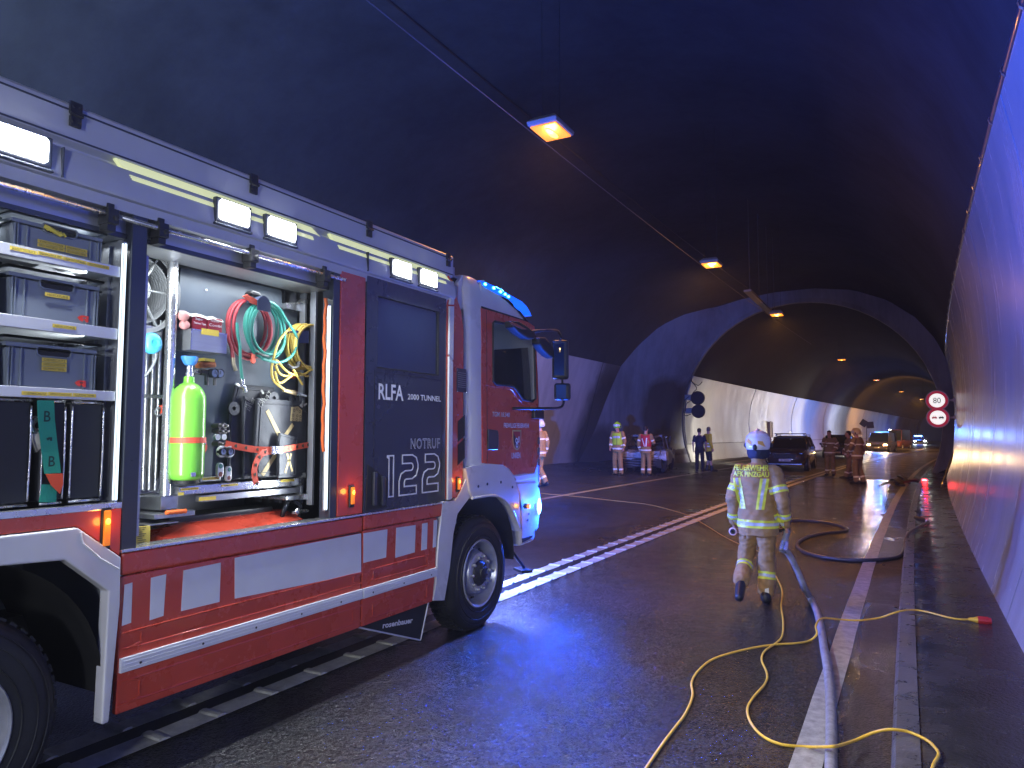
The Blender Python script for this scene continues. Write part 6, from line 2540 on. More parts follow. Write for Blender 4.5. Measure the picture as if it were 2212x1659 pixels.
def person(base, J, f, r, s, label, top, trousers, vest=None, headgear=None, head_dir=None, sleeves='long', legs='long', bands='far', voxel=.014, gloves=False, fat=1.0, group=None, curl=(.6, .6), palm=None, collar=None, hairm=None):
    root = thing('person', tuple(base), label, 'person', group)
    loc = Vector(base)
    u = Vector((0, 0, 1))
    hd = head_dir or f
    hr = hd.cross(u).normalized()
    # ---- the body, one continuous skin
    mb = MB()
    headshape(mb, J['head'], hd, hr, s)
    limb(mb, J['head'] - u * .08 * s - hd * .01, J['neck'] - u * .03, .056 * s, .062 * s)
    limb(mb, J['pel'], J['chest'], .11 * s, .12 * s)
    limb(mb, J['chest'], J['neck'] - u * .06, .11 * s, .06 * s)
    for q in 'RL':
        limb(mb, J['sh' + q], J['el' + q], .050 * s, .040 * s)
        limb(mb, J['el' + q], J['wr' + q], .041 * s, .027 * s)
        limb(mb, J['chest'] + u * .06, J['sh' + q], .07 * s, .055 * s)
        limb(mb, J['hip' + q], J['kn' + q], .078 * s, .054 * s)
        limb(mb, J['kn' + q], J['an' + q], .055 * s, .038 * s)
        limb(mb, J['an' + q], J['to' + q], .038 * s, .026 * s)
        pn = (palm or {}).get(q) or (r * (-1 if q == 'R' else 1))
        hand(mb, J['wr' + q], J['ha' + q], pn, (1 if q == 'R' else -1), curl[0] if q == 'R' else curl[1], 1.0 * s)
    vx = min(voxel, .009)
    bm = remesh(mb, vx, smooth=2)
    body = bm_obj(bm, 'body', m_skin, root, loc)
    bm.free()
    # eyes
    for q in (-1, 1):
        mb = MB()
        mb.ell(J['head'] + hd * .082 * s + hr * .030 * q * s + u * .015 * s, (.011, .011, .008), 8, 6)
        mb.build('eye', M('eye', (.08, .06, .05), .2) if 'eye' not in bpy.data.materials else bpy.data.materials['eye'], parent=root, smooth=180)
    k = fat
    up_ = (J['chest'] - J['pel'])
    # ---- trousers
    mb = MB()
    rings(mb, [(J['pel'] + u * .10 * s, .165 * s * k, .125 * s * k), (J['pel'], .175 * s * k, .135 * s * k), (J['pel'] - u * .09 * s, .165 * s * k, .125 * s * k)], r, f)
    for q in 'RL':
        limb(mb, J['hip' + q] + u * .02, J['kn' + q], .098 * s * k, .080 * s * k)
        if legs == 'long':
            e = J['an' + q] + (J['kn' + q] - J['an' + q]).normalized() * .03
            limb(mb, J['kn' + q], e, .080 * s * k, .078 * s * k)
        else:
            mb.tube([J['kn' + q] + u * .04, J['kn' + q] - u * .03], .085 * s * k, 12)
    tb = remesh(mb, voxel, wr=.016 * s if bands == 'near' else .010, wscale=8, seed=len(label), zs=1.5)
    tr = bm_obj(tb, 'trousers', trousers, root, loc)
    # ---- boots
    for q in 'RL':
        mb = MB()
        a, t = J['an' + q], J['to' + q]
        d = (t - a).normalized()
        shin = (J['kn' + q] - a).normalized()
        limb(mb, a + shin * .13 * s, a, .064 * s, .062 * s)
        heel = a - d * .045 * s - shin * .035 * s
        limb(mb, heel, t, .054 * s, .047 * s)
        limb(mb, heel - shin * .02 * s, t - shin * .012 * s, .050 * s, .046 * s)
        bb_ = remesh(mb, max(.009, voxel * .8), smooth=2)
        bm_obj(bb_, 'boot', m_boot, root, loc)
        bb_.free()
    # ---- jacket or shirt
    mb = MB()
    P0 = J['pel']
    ax = up_
    shw = (J['shR'] - J['shL']).length / 2
    hem = -.16 if bands != 'none' else -.02
    seq = [(P0 + ax.normalized() * hem * s, .195 * s * k, .148 * s * k), (P0 + u * .0, .190 * s * k, .142 * s * k), (P0 + ax * .45, .178 * s * k, .132 * s * k), (P0 + ax * .8, .192 * s * k, .138 * s * k), (J['chest'] + u * .05 * s, .190 * s * k, .130 * s * k), (J['chest'] + u * .11 * s, .150 * s * k, .108 * s * k), (J['neck'] + u * .0, .075 * s, .075 * s)]
    if bands == 'near':
        seq[5:6] = [(J['chest'] + u * .11 * s, .185, .128), (J['chest'] + u * .165 * s, .155, .115), (J['chest'] + u * .205 * s, .115, .095)]
    if bands == 'none':
        seq = [(c, a * .92, b * .9) for (c, a, b) in seq]
    rings(mb, seq, r, f, 26)
    for q in 'RL':
        a1 = .078 * s * k if sleeves == 'long' else .068 * s
        if sleeves == 'long':
            limb(mb, J['sh' + q], J['el' + q], a1, .066 * s * k)
            e = J['wr' + q] + (J['el' + q] - J['wr' + q]).normalized() * .02
            limb(mb, J['el' + q], e, .066 * s * k, .050 * s * k)
        else:
            mb.tube([J['sh' + q] + u * .01, J['sh' + q] + (J['el' + q] - J['sh' + q]) * .3, J['sh' + q] + (J['el' + q] - J['sh' + q]) * .8], [.068 * s, .066 * s, .066 * s], 14)
            mb.ell(J['sh' + q], (.068 * s,) * 3, 12, 8)
    if collar:
        limb(mb, J['neck'] - u * .02, J['neck'] + u * .05 * s, .078 * s, .070 * s)
    jb = remesh(mb, voxel, wr=.017 if bands == 'near' else (.011 if bands != 'none' else .006), wscale=7, seed=len(label) + 3, zs=1.5)
    jk = bm_obj(jb, 'jacket' if bands != 'none' else 'shirt', top, root, loc)
    # ---- reflective bands
    if bands == 'near':
        sp = []
        c = P0 + ax.normalized() * -.035 * s
        for dz, hw, mt in ((.030, .0125, m_ylw), (0, .016, m_slv), (-.030, .0125, m_ylw)):
            sp.append((c + ax.normalized() * dz, ax, hw, .27, mt))
        for q in 'RL':
            for (a, b, t) in (('sh', 'el', .66), ('el', 'wr', .64)):
                A, B = J[a + q], J[b + q]
                d = (B - A).normalized()
                c = A + (B - A) * t
                for dz, hw, mt in ((.026, .0115, m_ylw), (0, .0135, m_slv), (-.026, .0115, m_ylw)):
                    sp.append((c + d * dz, d, hw, .115, mt))
        stripes(jb, sp, jk, loc, 'reflective_band')
        sp = []
        for q in 'RL':
            A, B = J['kn' + q], J['an' + q]
            d = (B - A).normalized()
            c = A + d * .15
            for dz, hw, mt in ((.028, .0125, m_ylw), (0, .015, m_slv), (-.028, .0125, m_ylw)):
                sp.append((c + d * dz, d, hw, .13, mt))
        stripes(tb, sp, tr, loc, 'reflective_band')
    elif bands == 'far':
        sp = [(P0 + ax.normalized() * -.04 * s, ax, .028, .28, m_wht)]
        if not vest:
            sp.append((P0 + ax * .86, ax, .022, .22, m_wht))
        for q in 'RL':
            for (a, b, t) in (('sh', 'el', .62), ('el', 'wr', .62)):
                A, B = J[a + q], J[b + q]
                sp.append((A + (B - A) * t, B - A, .028, .12, m_wht))
        stripes(jb, sp, jk, loc, 'reflective_band')
        sp = []
        for q in 'RL':
            A, B = J['kn' + q], J['an' + q]
            sp.append((A + (B - A) * .66, B - A, .03, .13, m_wht))
        stripes(tb, sp, tr, loc, 'reflective_band')
    elif bands == 'hivis':
        sp = [(P0 + ax * .12, ax, .028, .26, m_wht), (P0 + ax * .42, ax, .028, .26, m_wht)]
        stripes(jb, sp, jk, loc, 'reflective_band')
    # ---- vest
    if vest:
        mb = MB()
        rings(mb, [(c + u * .0, a * 1.06, b * 1.08) for (c, a, b) in [(P0 + ax * .22, .188 * s * k, .145 * s * k)] + seq[2:6]], r, f, 26)
        for q in 'RL':
            mb.ell(J['sh' + q] * .75 + J['neck'] * .25 - u * .03, (.085, .085, .075), 12, 8)
        vb = remesh(mb, voxel, wr=.008, wscale=8)
        vo = bm_obj(vb, 'vest', vest, root, loc)
        jb2 = vb
    else:
        vo, jb2 = jk, jb
    root['_'] = 0
    del root['_']
    # ---- head gear
    c = J['head']
    if headgear in ('helmet_silver', 'helmet_lime', 'helmet_tan'):
        mt = {'helmet_silver': M('pale_helmet', (.70, .70, .72), .25, metal=.0, coat=.5, var=.12, vscale=6), 'helmet_lime': M('lime_helmet', (.42, .85, .02), .35), 'helmet_tan': M('cream_helmet', (.62, .50, .30), .35)}[headgear]
        mb = MB()
        sx = s * 1.0
        rings(mb, [(c + u * z * sx + hd * fy * sx, rx * sx, ry * sx) for (z, fy, rx, ry) in ((-.055, -.03, .112, .120), (-.02, -.018, .124, .142), (.03, -.006, .127, .150), (.075, -.005, .118, .140), (.115, -.008, .092, .112), (.140, -.010, .055, .070), (.150, -.012, .015, .02))], hr, hd, 26)
        hb = remesh(mb, max(.008, voxel * .7), smooth=2)
        # open the face
        hl = bm_obj(hb, 'helmet', mt, root, loc)
        mb = MB()
        mb.tube([c + hd * x_ * sx + u * z_ * sx for (x_, z_) in ((.13, .06), (.10, .125), (.04, .152), (-.03, .157), (-.10, .130), (-.145, .07))], [.006, .011, .014, .014, .011, .006], 8)
        mb.build('helmet_crest', mt, parent=hl, smooth=60)
        # visor raised over the brow and side discs
        mb = MB()
        vis = []
        for j, (z0, rr) in enumerate(((.005, 1.03), (.075, 1.035))):
            vis.append([c + u * z0 * sx + hr * (.128 * rr * sx * math.cos(a_)) + hd * ((.150 * rr) * sx * math.sin(a_)) for a_ in [R(15) + R(150) * i / 14 for i in range(15)]])
        mb.loft(vis, caps=False, closed=False)
        mb.build('visor', M('clear_visor', (.55, .60, .68), .12, coat=.5), parent=hl, smooth=60)
        for q in (-1, 1):
            mb = MB()
            mb.ell(c + hr * .125 * q * sx - u * .01 - hd * .0, (.022, .028, .03), 10, 8)
            mb.build('side_disc', m_black, parent=hl, smooth=60)
        hb.free()
    elif headgear == 'beanie' or headgear == 'hair' or headgear == 'short_hair' or headgear == 'cap':
        mb = MB()
        g = {'hair': 1.06, 'short_hair': 1.025, 'beanie': 1.10, 'cap': 1.08}[headgear]
        back = -.012
        rings(mb, [(c + u * z * s * g + hd * (fy + back) * s, rx * s * g, ry * s * g) for (z, fy, rx, ry) in ((-.045, -.045, .055, .050), (-.01, -.035, .070, .066), (.03, -.012, .075, .086), (.05, -.004, .075, .095), (.085, -.008, .064, .082), (.112, -.010, .038, .052), (.120, -.012, .012, .016))], hr, hd, 18)
        hb = remesh(mb, max(.008, voxel * .7), wr=.003 if headgear != 'short_hair' else .001, wscale=40, smooth=1)
        bm_obj(hb, 'hair' if 'hair' in headgear else 'knitted_cap', hairm or (m_hair if 'hair' in headgear else m_blk_c), root, loc)
        hb.free()
    return root, jb, tb, jk, tr, vo, jb2


def finer(vs, fs, lim=.014):
    b = bmesh.new()
    vv = [b.verts.new(v) for v in vs]
    for f in fs:
        try:
            b.faces.new([vv[i] for i in f])
        except ValueError:
            pass
    bmesh.ops.triangulate(b, faces=b.faces)
    for _ in range(4):
        es = [e for e in b.edges if e.calc_length() > lim]
        if not es:
            break
        bmesh.ops.subdivide_edges(b, edges=es, cuts=1)
        bmesh.ops.triangulate(b, faces=b.faces)
    b.verts.index_update()
    out = ([v.co.copy() for v in b.verts], [tuple(v.index for v in f.verts) for f in b.faces])
    b.free()
    return out


def project_y(bm, items, parent, loc, name, mat, dirv=(0, 1, 0), off=.005, back=1.0):
    """lay flat shapes onto a garment: items are (verts, faces) in world coordinates, moved along dirv until they touch it"""
    tree = BVHTree.FromBMesh(bm)
    items = [finer(*i) for i in items]
    d = Vector(dirv)
    mb = MB()
    for (vs, fs) in items:
        out = []
        ok = True
        for v in vs:
            h = tree.ray_cast(Vector(v) - d * back, d, 3.0)
            if h[0] is None:
                ok = False
                out.append(Vector(v))
            else:
                out.append(h[0] - d * off)
        if ok:
            mb.add(out, fs)
        else:
            good = [i for i, v in enumerate(vs) if tree.ray_cast(Vector(v) - d * back, d, 3.0)[0] is not None]
            gs = set(good)
            mb.add(out, [f for f in fs if all(i in gs for i in f)])
    return mb.build(name, mat, parent=parent, smooth=60)


def gridpoly(p00, p10, p11, p01, nu, nv):
    """a bilinear grid between four corners"""
    vs, fs = [], []
    p00, p10, p11, p01 = map(Vector, (p00, p10, p11, p01))
    for j in range(nv + 1):
        for i in range(nu + 1):
            a, b_ = i / nu, j / nv
            vs.append(p00 * (1 - a) * (1 - b_) + p10 * a * (1 - b_) + p11 * a * b_ + p01 * (1 - a) * b_)
    for j in range(nv):
        for i in range(nu):
            k = j * (nu + 1) + i
            fs.append((k, k + 1, k + nu + 2, k + nu + 1))
    return vs, fs


# ---- the firefighter walking away in the foreground
YM = 8.05
jp = lambda x, y, Y=YM: atY(x, y, Y)
base = Vector((atY(1652, 1303, YM).x, YM, roadz(-1.4)))
J = dict(pel=jp(1638, 1122), chest=jp(1636, 1045), neck=jp(1638, 998), head=jp(1638, 960, YM + .03),
         shR=jp(1672, 1018), elR=jp(1690, 1080, YM - .08), wrR=jp(1697, 1136, YM + .02), haR=jp(1698, 1160, YM + .06),
         shL=jp(1600, 1016), elL=jp(1583, 1074, YM - .05), wrL=jp(1586, 1128, YM + .12), haL=jp(1588, 1150, YM + .20),
         hipR=jp(1655, 1132), knR=jp(1657, 1212, YM + .04), anR=jp(1655, 1286, YM - .03), toR=jp(1659, 1296, YM + .17),
         hipL=jp(1620, 1132), knL=jp(1612, 1205, YM + .10), anL=jp(1601, 1258, YM - .22), toL=jp(1597, 1288, YM - .36))
J['toR'].z = base.z + .05
J['anR'].z = base.z + .10
J['wrR'] = jp(1698, 1134, YM + .02)
J['haR'] = J['wrR'] + Vector((.01, .05, -.10))
pm, jb, tb, jk, tr_, vo, jb2 = person(base, J, Vector((0, 1, 0)), Vector((1, 0, 0)), 1.03, 'firefighter in sand-coloured turnout gear walking away in the middle of the road', m_tan_c, m_tan_c,
                                      headgear='helmet_silver', bands='near', voxel=.0085, collar=True, fat=1.06, curl=(1.1, .8))
# dark neck guard
mb = MB()
c = J['head']
rings(mb, [(c - Vector((0, 0, .03)), .112, .125), (c - Vector((0, .01, .08)), .118, .125), (c - Vector((0, .01, .125)), .112, .118), (c - Vector((0, .01, .155)), .09, .09)], Vector((1, 0, 0)), Vector((0, 1, 0)), 22)
nb = remesh(mb, .009, wr=.008, wscale=14)
bm_obj(nb, 'neck_guard', m_navy_c, pm, base)
nb.free()
# helmet markings seen from behind: amber patches and the black rear latch
hb = [o for o in pm.children if o.name.startswith('helmet')][0]
bmh = bmesh.new()
bmh.from_mesh(hb.data)
bmesh.ops.translate(bmh, verts=bmh.verts, vec=base)
m_amb = M('amber_helmet_foil', (.62, .36, .08), .35)
hz = c.z
it = [gridpoly((c.x - .105, 0, hz + .03), (c.x - .045, 0, hz - .01), (c.x - .04, 0, hz + .03), (c.x - .085, 0, hz + .07), 5, 5), gridpoly((c.x + .02, 0, hz + .01), (c.x + .095, 0, hz - .025), (c.x + .07, 0, hz + .035), (c.x + .02, 0, hz + .04), 5, 5)]
it = [([Vector((v.x, base.y, v.z)) for v in vs], fs) for vs, fs in it]
project_y(bmh, it, hb, base, 'amber_foil', m_amb, off=.003)
it = [gridpoly((c.x - .10, base.y, hz + .085), (c.x + .09, base.y, hz + .085), (c.x + .075, base.y, hz + .115), (c.x - .075, base.y, hz + .115), 12, 3)]
project_y(bmh, it, hb, base, 'goggle_strap', M('pale_strap', (.62, .68, .78), .4), off=.006)
mb = MB()
mb.ell(Vector((c.x - .01, base.y - .128, hz - .03)), (.024, .022, .035), 12, 8)
mb.build('rear_latch', m_black, parent=hb, smooth=60)
bmh.free()
# lettering and V-shaped bands on the back
items = []
w1, h1 = .335, .054
o1 = jp(1583, 1016)
ctr = J['chest'].x - .005


def back_text(t, x0, x1, z0, z1):
    vs, fs = fit_text(t, x1 - x0, z1 - z0, bold=.035)
    return ([Vector((x0 + v.x, base.y, z0 + v.y)) for v in vs], fs)


zt_ = jp(1636, 1002).z
xa_, xb_ = jp(1588, 1010).x, jp(1664, 1010).x
items = [back_text('FEUERWEHR', xa_, xb_, jp(1636, 1016).z, jp(1636, 1003.5).z), back_text('AFK PINZGAU', xa_ - .004, xb_ + .002, jp(1636, 1029).z, jp(1636, 1017.5).z)]
project_y(jb, items, jk, base, 'back_lettering', m_ylw, off=.016)
dk = [gridpoly((xa_ - .012, base.y, jp(0, 1027).z if False else jp(1636, 1027).z), (xb_ + .012, base.y, jp(1636, 1027).z), (xb_ + .012, base.y, jp(1636, 997.5).z), (xa_ - .012, base.y, jp(1636, 997.5).z), 30, 8)]

ys_, ss_ = [], []
zt1, zt2 = jp(1636, 1032).z, jp(1636, 1098).z
for (xt, xb2) in ((1588, 1602), (1597, 1611), (1651, 1643), (1664, 1655)):
    pass


def vband(xt, xb2, w):
    a, b_ = jp(xt, 1029), jp(xb2, 1098)
    return gridpoly((b_.x - w / 2, base.y, zt2), (b_.x + w / 2, base.y, zt2), (a.x + w / 2, base.y, zt1), (a.x - w / 2, base.y, zt1), 3, 26)


project_y(jb, [vband(1589, 1603, .026), vband(1600.5, 1613.5, .026), vband(1649.5, 1640.5, .028), vband(1662.5, 1652.5, .028)], jk, base, 'back_band', m_ylw, off=.006)
project_y(jb, [vband(1594.8, 1608.3, .036), vband(1656, 1646.5, .036)], jk, base, 'back_band_silver', m_slv, off=.0045)
# cargo pocket flaps and a pale patch on the right shin
pz = [gridpoly((jp(1610, 1160).x, base.y, jp(1610, 1163).z), (jp(1590, 1160).x, base.y, jp(1590, 1156).z), (jp(1590, 1150).x, base.y, jp(1590, 1146).z), (jp(1610, 1150).x, base.y, jp(1610, 1152).z), 6, 5),
      gridpoly((jp(1663, 1160).x, base.y, jp(1663, 1163).z), (jp(1681, 1160).x, base.y, jp(1681, 1157).z), (jp(1681, 1150).x, base.y, jp(1681, 1147).z), (jp(1663, 1150).x, base.y, jp(1663, 1152).z), 6, 5)]
project_y(tb, pz, tr_, base, 'pocket_flap', m_tan_c, off=.012)
pz = [gridpoly((jp(1655, 1283).x, base.y, jp(1655, 1283).z), (jp(1664, 1283).x, base.y, jp(1664, 1283).z), (jp(1664, 1268).x, base.y, jp(1664, 1266).z), (jp(1656, 1268).x, base.y, jp(1656, 1268).z), 3, 4)]
project_y(tb, pz, tr_, base, 'shin_patch', m_wht, off=.006)
HANDR = J['wrR'] + Vector((.0, .04, -.07))
HANDL = J['wrL'] + Vector((.0, .08, -.06))
jb.free()
tb.free()


def far(x, y, yaw, H, label, mods=None, top=None, tro=None, **kw):
    b = gr(x, y)
    J, f, r, s = stand(b, yaw, H, mods)
    q = person(b, J, f, r, s, label, top or m_brown_c, tro or m_brown_c, voxel=.016, **kw)
    return q, J, b


# lime vest, facing the camera, by the wreck
q, J, b = far(1335, 1028, R(168), 1.92, 'firefighter in lime vest and lime helmet by the burnt car', dict(elR=(.26, .0, 1.18), wrR=(.23, .10, .95), haR=(.22, .14, .85), elL=(-.27, -.02, 1.17), wrL=(-.27, .06, .94)), top=m_tan_c, tro=m_tan_c, headgear='helmet_lime', vest=m_limev)
fy = Vector((-math.sin(R(168)), math.cos(R(168)), 0))
it = [gridpoly((b.x - .13, b.y, b.z + 1.36), (b.x + .13, b.y, b.z + 1.36), (b.x + .13, b.y, b.z + 1.43), (b.x - .13, b.y, b.z + 1.43), 8, 3)]
project_y(q[6], it, q[5], b, 'vest_band', m_slv, off=.006)
it = [gridpoly((b.x + .02, b.y, b.z + 1.10), (b.x + .035, b.y, b.z + 1.10), (b.x + .035, b.y, b.z + 1.46), (b.x + .02, b.y, b.z + 1.46), 2, 10)]
project_y(q[6], it, q[5], b, 'vest_zip', m_navy_c, off=.006)
# red vest, back turned
q, J, b = far(1396, 1028, R(0), 1.85, 'firefighter in a red vest with a white V on the back', dict(elL=(-.27, -.03, 1.17), wrL=(-.25, .03, .94), elR=(.26, .10, 1.18), wrR=(.14, .26, 1.15), haR=(.06, .3, 1.2)), top=m_tan_c, tro=m_tan_c, headgear='hair', vest=m_redv)


def vb_(x0, z0, x1, z1, w):
    return gridpoly((b.x + x0 - w / 2, b.y, b.z + z0), (b.x + x0 + w / 2, b.y, b.z + z0), (b.x + x1 + w / 2, b.y, b.z + z1), (b.x + x1 - w / 2, b.y, b.z + z1), 2, 12)


project_y(q[6], [vb_(.0, 1.08, -.10, 1.38, .04), vb_(.055, 1.08, .075, 1.40, .04)], q[5], b, 'vest_band', m_wht, off=.006)
# two men by the bright wall
far(1512, 1019, R(5), 1.84, 'man in black shirt and trousers seen from behind by the white wall', dict(elL=(-.25, -.06, 1.17), wrL=(-.25, -.02, .92), elR=(.27, -.04, 1.18), wrR=(.24, .04, .95)), top=m_navy_c, tro=m_blk_c, headgear='hair', sleeves='short', bands='none')
far(1531, 1019, R(-50), 1.92, 'bald man in a yellow high-visibility jacket and dark shorts beside the white wall', dict(knL=(-.09, .05, .50), anR=(.10, .10, .09), toR=(.12, .28, .04)), top=m_hiv, tro=m_blk_c, headgear='short_hair', hairm=M('shaved_hair', (.16, .10, .07), .6), legs='short', bands='hivis', head_dir=Vector((-.5, .8, 0)).normalized())
# three firefighters on the wet road
far(1794, 1028, R(170), 1.92, 'firefighter with dark woollen hat on the wet road beside the dark SUV', dict(elR=(.24, .06, 1.17), wrR=(.12, .22, 1.26), haR=(.08, .24, 1.36), elL=(-.30, -.08, 1.20), wrL=(-.22, .08, 1.02), haL=(-.14, .1, .98)), headgear='beanie', fat=1.08)
far(1836, 1034, R(95), 1.92, 'bareheaded firefighter in brown gear, half behind the one with the cream helmet', dict(elR=(.26, .05, 1.18), wrR=(.22, .2, 1.0), anL=(-.12, .14, .09), toL=(-.14, .33, .04)), headgear='hair', fat=1.08)
far(1854, 1045, R(62), 1.98, 'firefighter with cream helmet and brown gear standing on the wet road', dict(elL=(-.30, .02, 1.22), wrL=(-.22, .14, 1.02), haL=(-.18, .2, .95), elR=(.27, -.08, 1.17), wrR=(.30, .03, .97), anR=(.12, -.12, .09), toR=(.14, .08, .04)), headgear='helmet_tan', fat=1.1, head_dir=Vector((-1, .1, 0)).normalized())
# one half hidden behind the cab
far(1167, 1052, R(80), 1.9, 'firefighter half hidden behind the cab of the fire engine', dict(elR=(.26, -.06, 1.18), wrR=(.27, .0, .95), haR=(.27, .05, .84), knR=(.11, .1, .5), anR=(.1, -.12, .12), toR=(.12, .05, .05)), top=m_tan_c, tro=m_tan_c, headgear='helmet_silver')
# ================================================================ vehicles farther down the tunnel
m_cpaint = M('dark_grey_car_paint', (.07, .06, .065), .25, metal=.4, coat=.8, var=.1)
m_cglass = M('car_glass', (.010, .016, .020), .05, spec=.8, coat=.3)
m_plate = M('number_plate', (.75, .66, .60), .4)
m_chrome = M('chrome', (.8, .8, .8), .15, metal=1)


def vehicle(loc, rz, label, cat, L=4.6, Wd=1.86, H=1.62, paint=None, kind='suv', lights=None, parts=True, name='parked_car', bluebar=False, lightpow=0, lcol=(1, .8, .5)):
    paint = paint or m_cpaint
    t = thing(name, loc, label, cat, rz=rz)
    w = Wd / 2
    y0, y1 = -L / 2, L / 2
    if kind == 'van':
        st = [(y0, .42, 1.0, .90), (y0 + .05, .30, 1.08, .97), (y0 + L * .5, .28, 1.08, 1.0), (y1 - 1.0, .28, 1.08, .99), (y1 - .35, .30, 1.0, .97), (y1 - .06, .36, .86, .88), (y1, .45, .70, .75)]
        gh = [(y0 + .03, 1.06, H - .10, .96, .82), (y0 + .15, 1.07, H - .02, .97, .84), (y1 - 1.75, 1.07, H, .97, .84), (y1 - 1.45, 1.06, H - .05, .97, .82), (y1 - .62, 1.02, 1.12, .93, .86)]
        wh = (y0 + .95, y1 - .90)
    else:
        st = [(y0, .50, .85, .84), (y0 + .10, .34, 1.0, .95), (y0 + .9, .26, 1.04, 1.0), (0, .24, 1.02, 1.0), (y1 - 1.1, .26, 1.0, .99), (y1 - .35, .30, .95, .93), (y1 - .08, .34, .84, .82), (y1, .42, .72, .70)]
        gh = [(y0 + .12, 1.0, 1.06, .90, .82), (y0 + .55, 1.03, H - .10, .95, .76), (y0 + 1.1, 1.03, H, .96, .76), (y1 - 2.2, 1.02, H - .02, .96, .76), (y1 - 1.9, 1.01, H - .08, .95, .74), (y1 - 1.12, .98, 1.03, .90, .84)]
        wh = (y0 + .88, y1 - .90)
    mb = MB()
    rg = []
    for (y, za, zb2, k) in st:
        ww = w * k
        rg.append([Vector((x, y, z)) for x, z in ((-ww * .9, za), (ww * .9, za), (ww, za + (zb2 - za) * .3), (ww, za + (zb2 - za) * .7), (ww * .93, zb2), (ww * .5, zb2 + .02), (-ww * .5, zb2 + .02), (-ww * .93, zb2), (-ww, za + (zb2 - za) * .7), (-ww, za + (zb2 - za) * .3))])
    mb.loft(rg)
    b = mb.build('car_body', paint, parent=t, world=False, smooth=35)
    mb = MB()
    rg = []
    for (y, za, zb2, ka, kb) in gh:
        rg.append([Vector((x, y, z)) for x, z in ((-w * ka, za), (w * ka, za), (w * kb, zb2 - .03), (w * kb * .9, zb2), (-w * kb * .9, zb2), (-w * kb, zb2 - .03))])
    mb.loft(rg)
    mb.build('window_glass', m_cglass, parent=t, world=False, smooth=30)
    # roof, pillars
    mb = MB()
    rr = [g for g in gh[1:-1]]
    mb.loft([[Vector((-w * kb * .92, y, zb2 - .02)), Vector((w * kb * .92, y, zb2 - .02)), Vector((w * kb * .8, y, zb2 + .018)), Vector((-w * kb * .8, y, zb2 + .018))] for (y, za, zb2, ka, kb) in rr])
    mb.build('roof', paint, parent=t, world=False, bevel=.01)
    for s_ in (-1, 1):
        mb = MB()
        for i in range(len(gh)):
            y, za, zb2, ka, kb = gh[i]
            if i in (0, len(gh) - 1):
                j = 1 if i == 0 else len(gh) - 2
                q = gh[j]
                mb.tube([Vector((s_ * w * ka, y, za)), Vector((s_ * w * q[4] * .97, q[0], q[2] - .02))], .035, 6)
        for yy in (y0 + L * .30, y0 + L * .52):
            mb.tube([Vector((s_ * w * .955, yy, 1.02)), Vector((s_ * w * .80, yy, H - .04))], .025, 6)
        mb.build('pillar', paint, parent=t, world=False, smooth=50)
    # wheels
    for yy in wh:
        for s_ in (-1, 1):
            mb = MB()
            rw_ = .345
            xo = s_ * (w + .005)
            mb.lathe([(.20, -.02 * s_), (.31, 0), (rw_ - .01, -.02 * s_), (rw_, -.06 * s_), (rw_, -.20 * s_), (.2, -.22 * s_)], (xo, yy, rw_), n=24)
            wo = mb.build('wheel', m_rubber, parent=t, world=False, smooth=50)
            mb = MB()
            mb.lathe([(0, -.02 * s_), (.05, -.01 * s_), (.20, -.03 * s_), (.21, -.02 * s_), (.20, -.01 * s_)], (xo, yy, rw_), n=20)
            for k in range(5):
                a = 2 * math.pi * k / 5
                mb.tube([(xo - .012 * s_, yy, rw_), (xo - .012 * s_, yy + .19 * math.cos(a), rw_ + .19 * math.sin(a))], .018, 6)
            mb.build('rim', m_rim, parent=wo, world=False)
            mb = MB()
            mb.lathe([(rw_ + .06, 0), (rw_ + .075, .006 * s_), (rw_ + .02, .008 * s_), (rw_ + .02, -.03 * s_)], (s_ * w, yy, rw_), n=18, a0=R(-12), a1=R(192))
            mb.build('wheel_arch', m_black, parent=t, world=False)
    # front details
    mb = MB()
    mb.box(-w * .52, w * .52, y1 - .05, y1 + .012, .60, .80)
    gg = mb.build('grille', m_black, parent=t, world=False, bevel=.02)
    mb = MB()
    mb.tube([(-w * .56, y1 - .02, .70), (-w * .53, y1 + .008, .83), (0, y1 + .012, .82), (w * .53, y1 + .008, .83), (w * .56, y1 - .02, .70), (w * .48, y1 + .01, .59), (-w * .48, y1 + .01, .59)], .011, 6, closed=True)
    mb.build('grille_frame', m_chrome, parent=gg, world=False, smooth=60)
    mb = MB()
    for k in range(12):
        x = -w * .48 + k * w * .96 / 11
        mb.box(x - .006, x + .006, y1 + .012, y1 + .018, .62, .79)
    mb.build('grille_bar', m_dark, parent=gg, world=False)
    mb = MB()
    mb.box(-.26, .26, y1 + .012, y1 + .028, .46, .57)
    pl = mb.build('number_plate', m_plate, parent=t, world=False, bevel=.004)
    if kind == 'suv':
        vs, fs = fit_text('BP-50094', .34, .06)
        mb = MB()
        mb.add([(.17 - v.x, y1 + .0295, .485 + v.y) for v in vs], fs)
        mb.build('plate_print', m_prn, parent=pl, world=False)
    mb = MB()
    mb.box(-w * .78, w * .78, y1 - .10, y1 + .004, .31, .36)
    mb.build('bumper_trim', m_chrome if kind == 'suv' else m_dark, parent=t, world=False, bevel=.01)
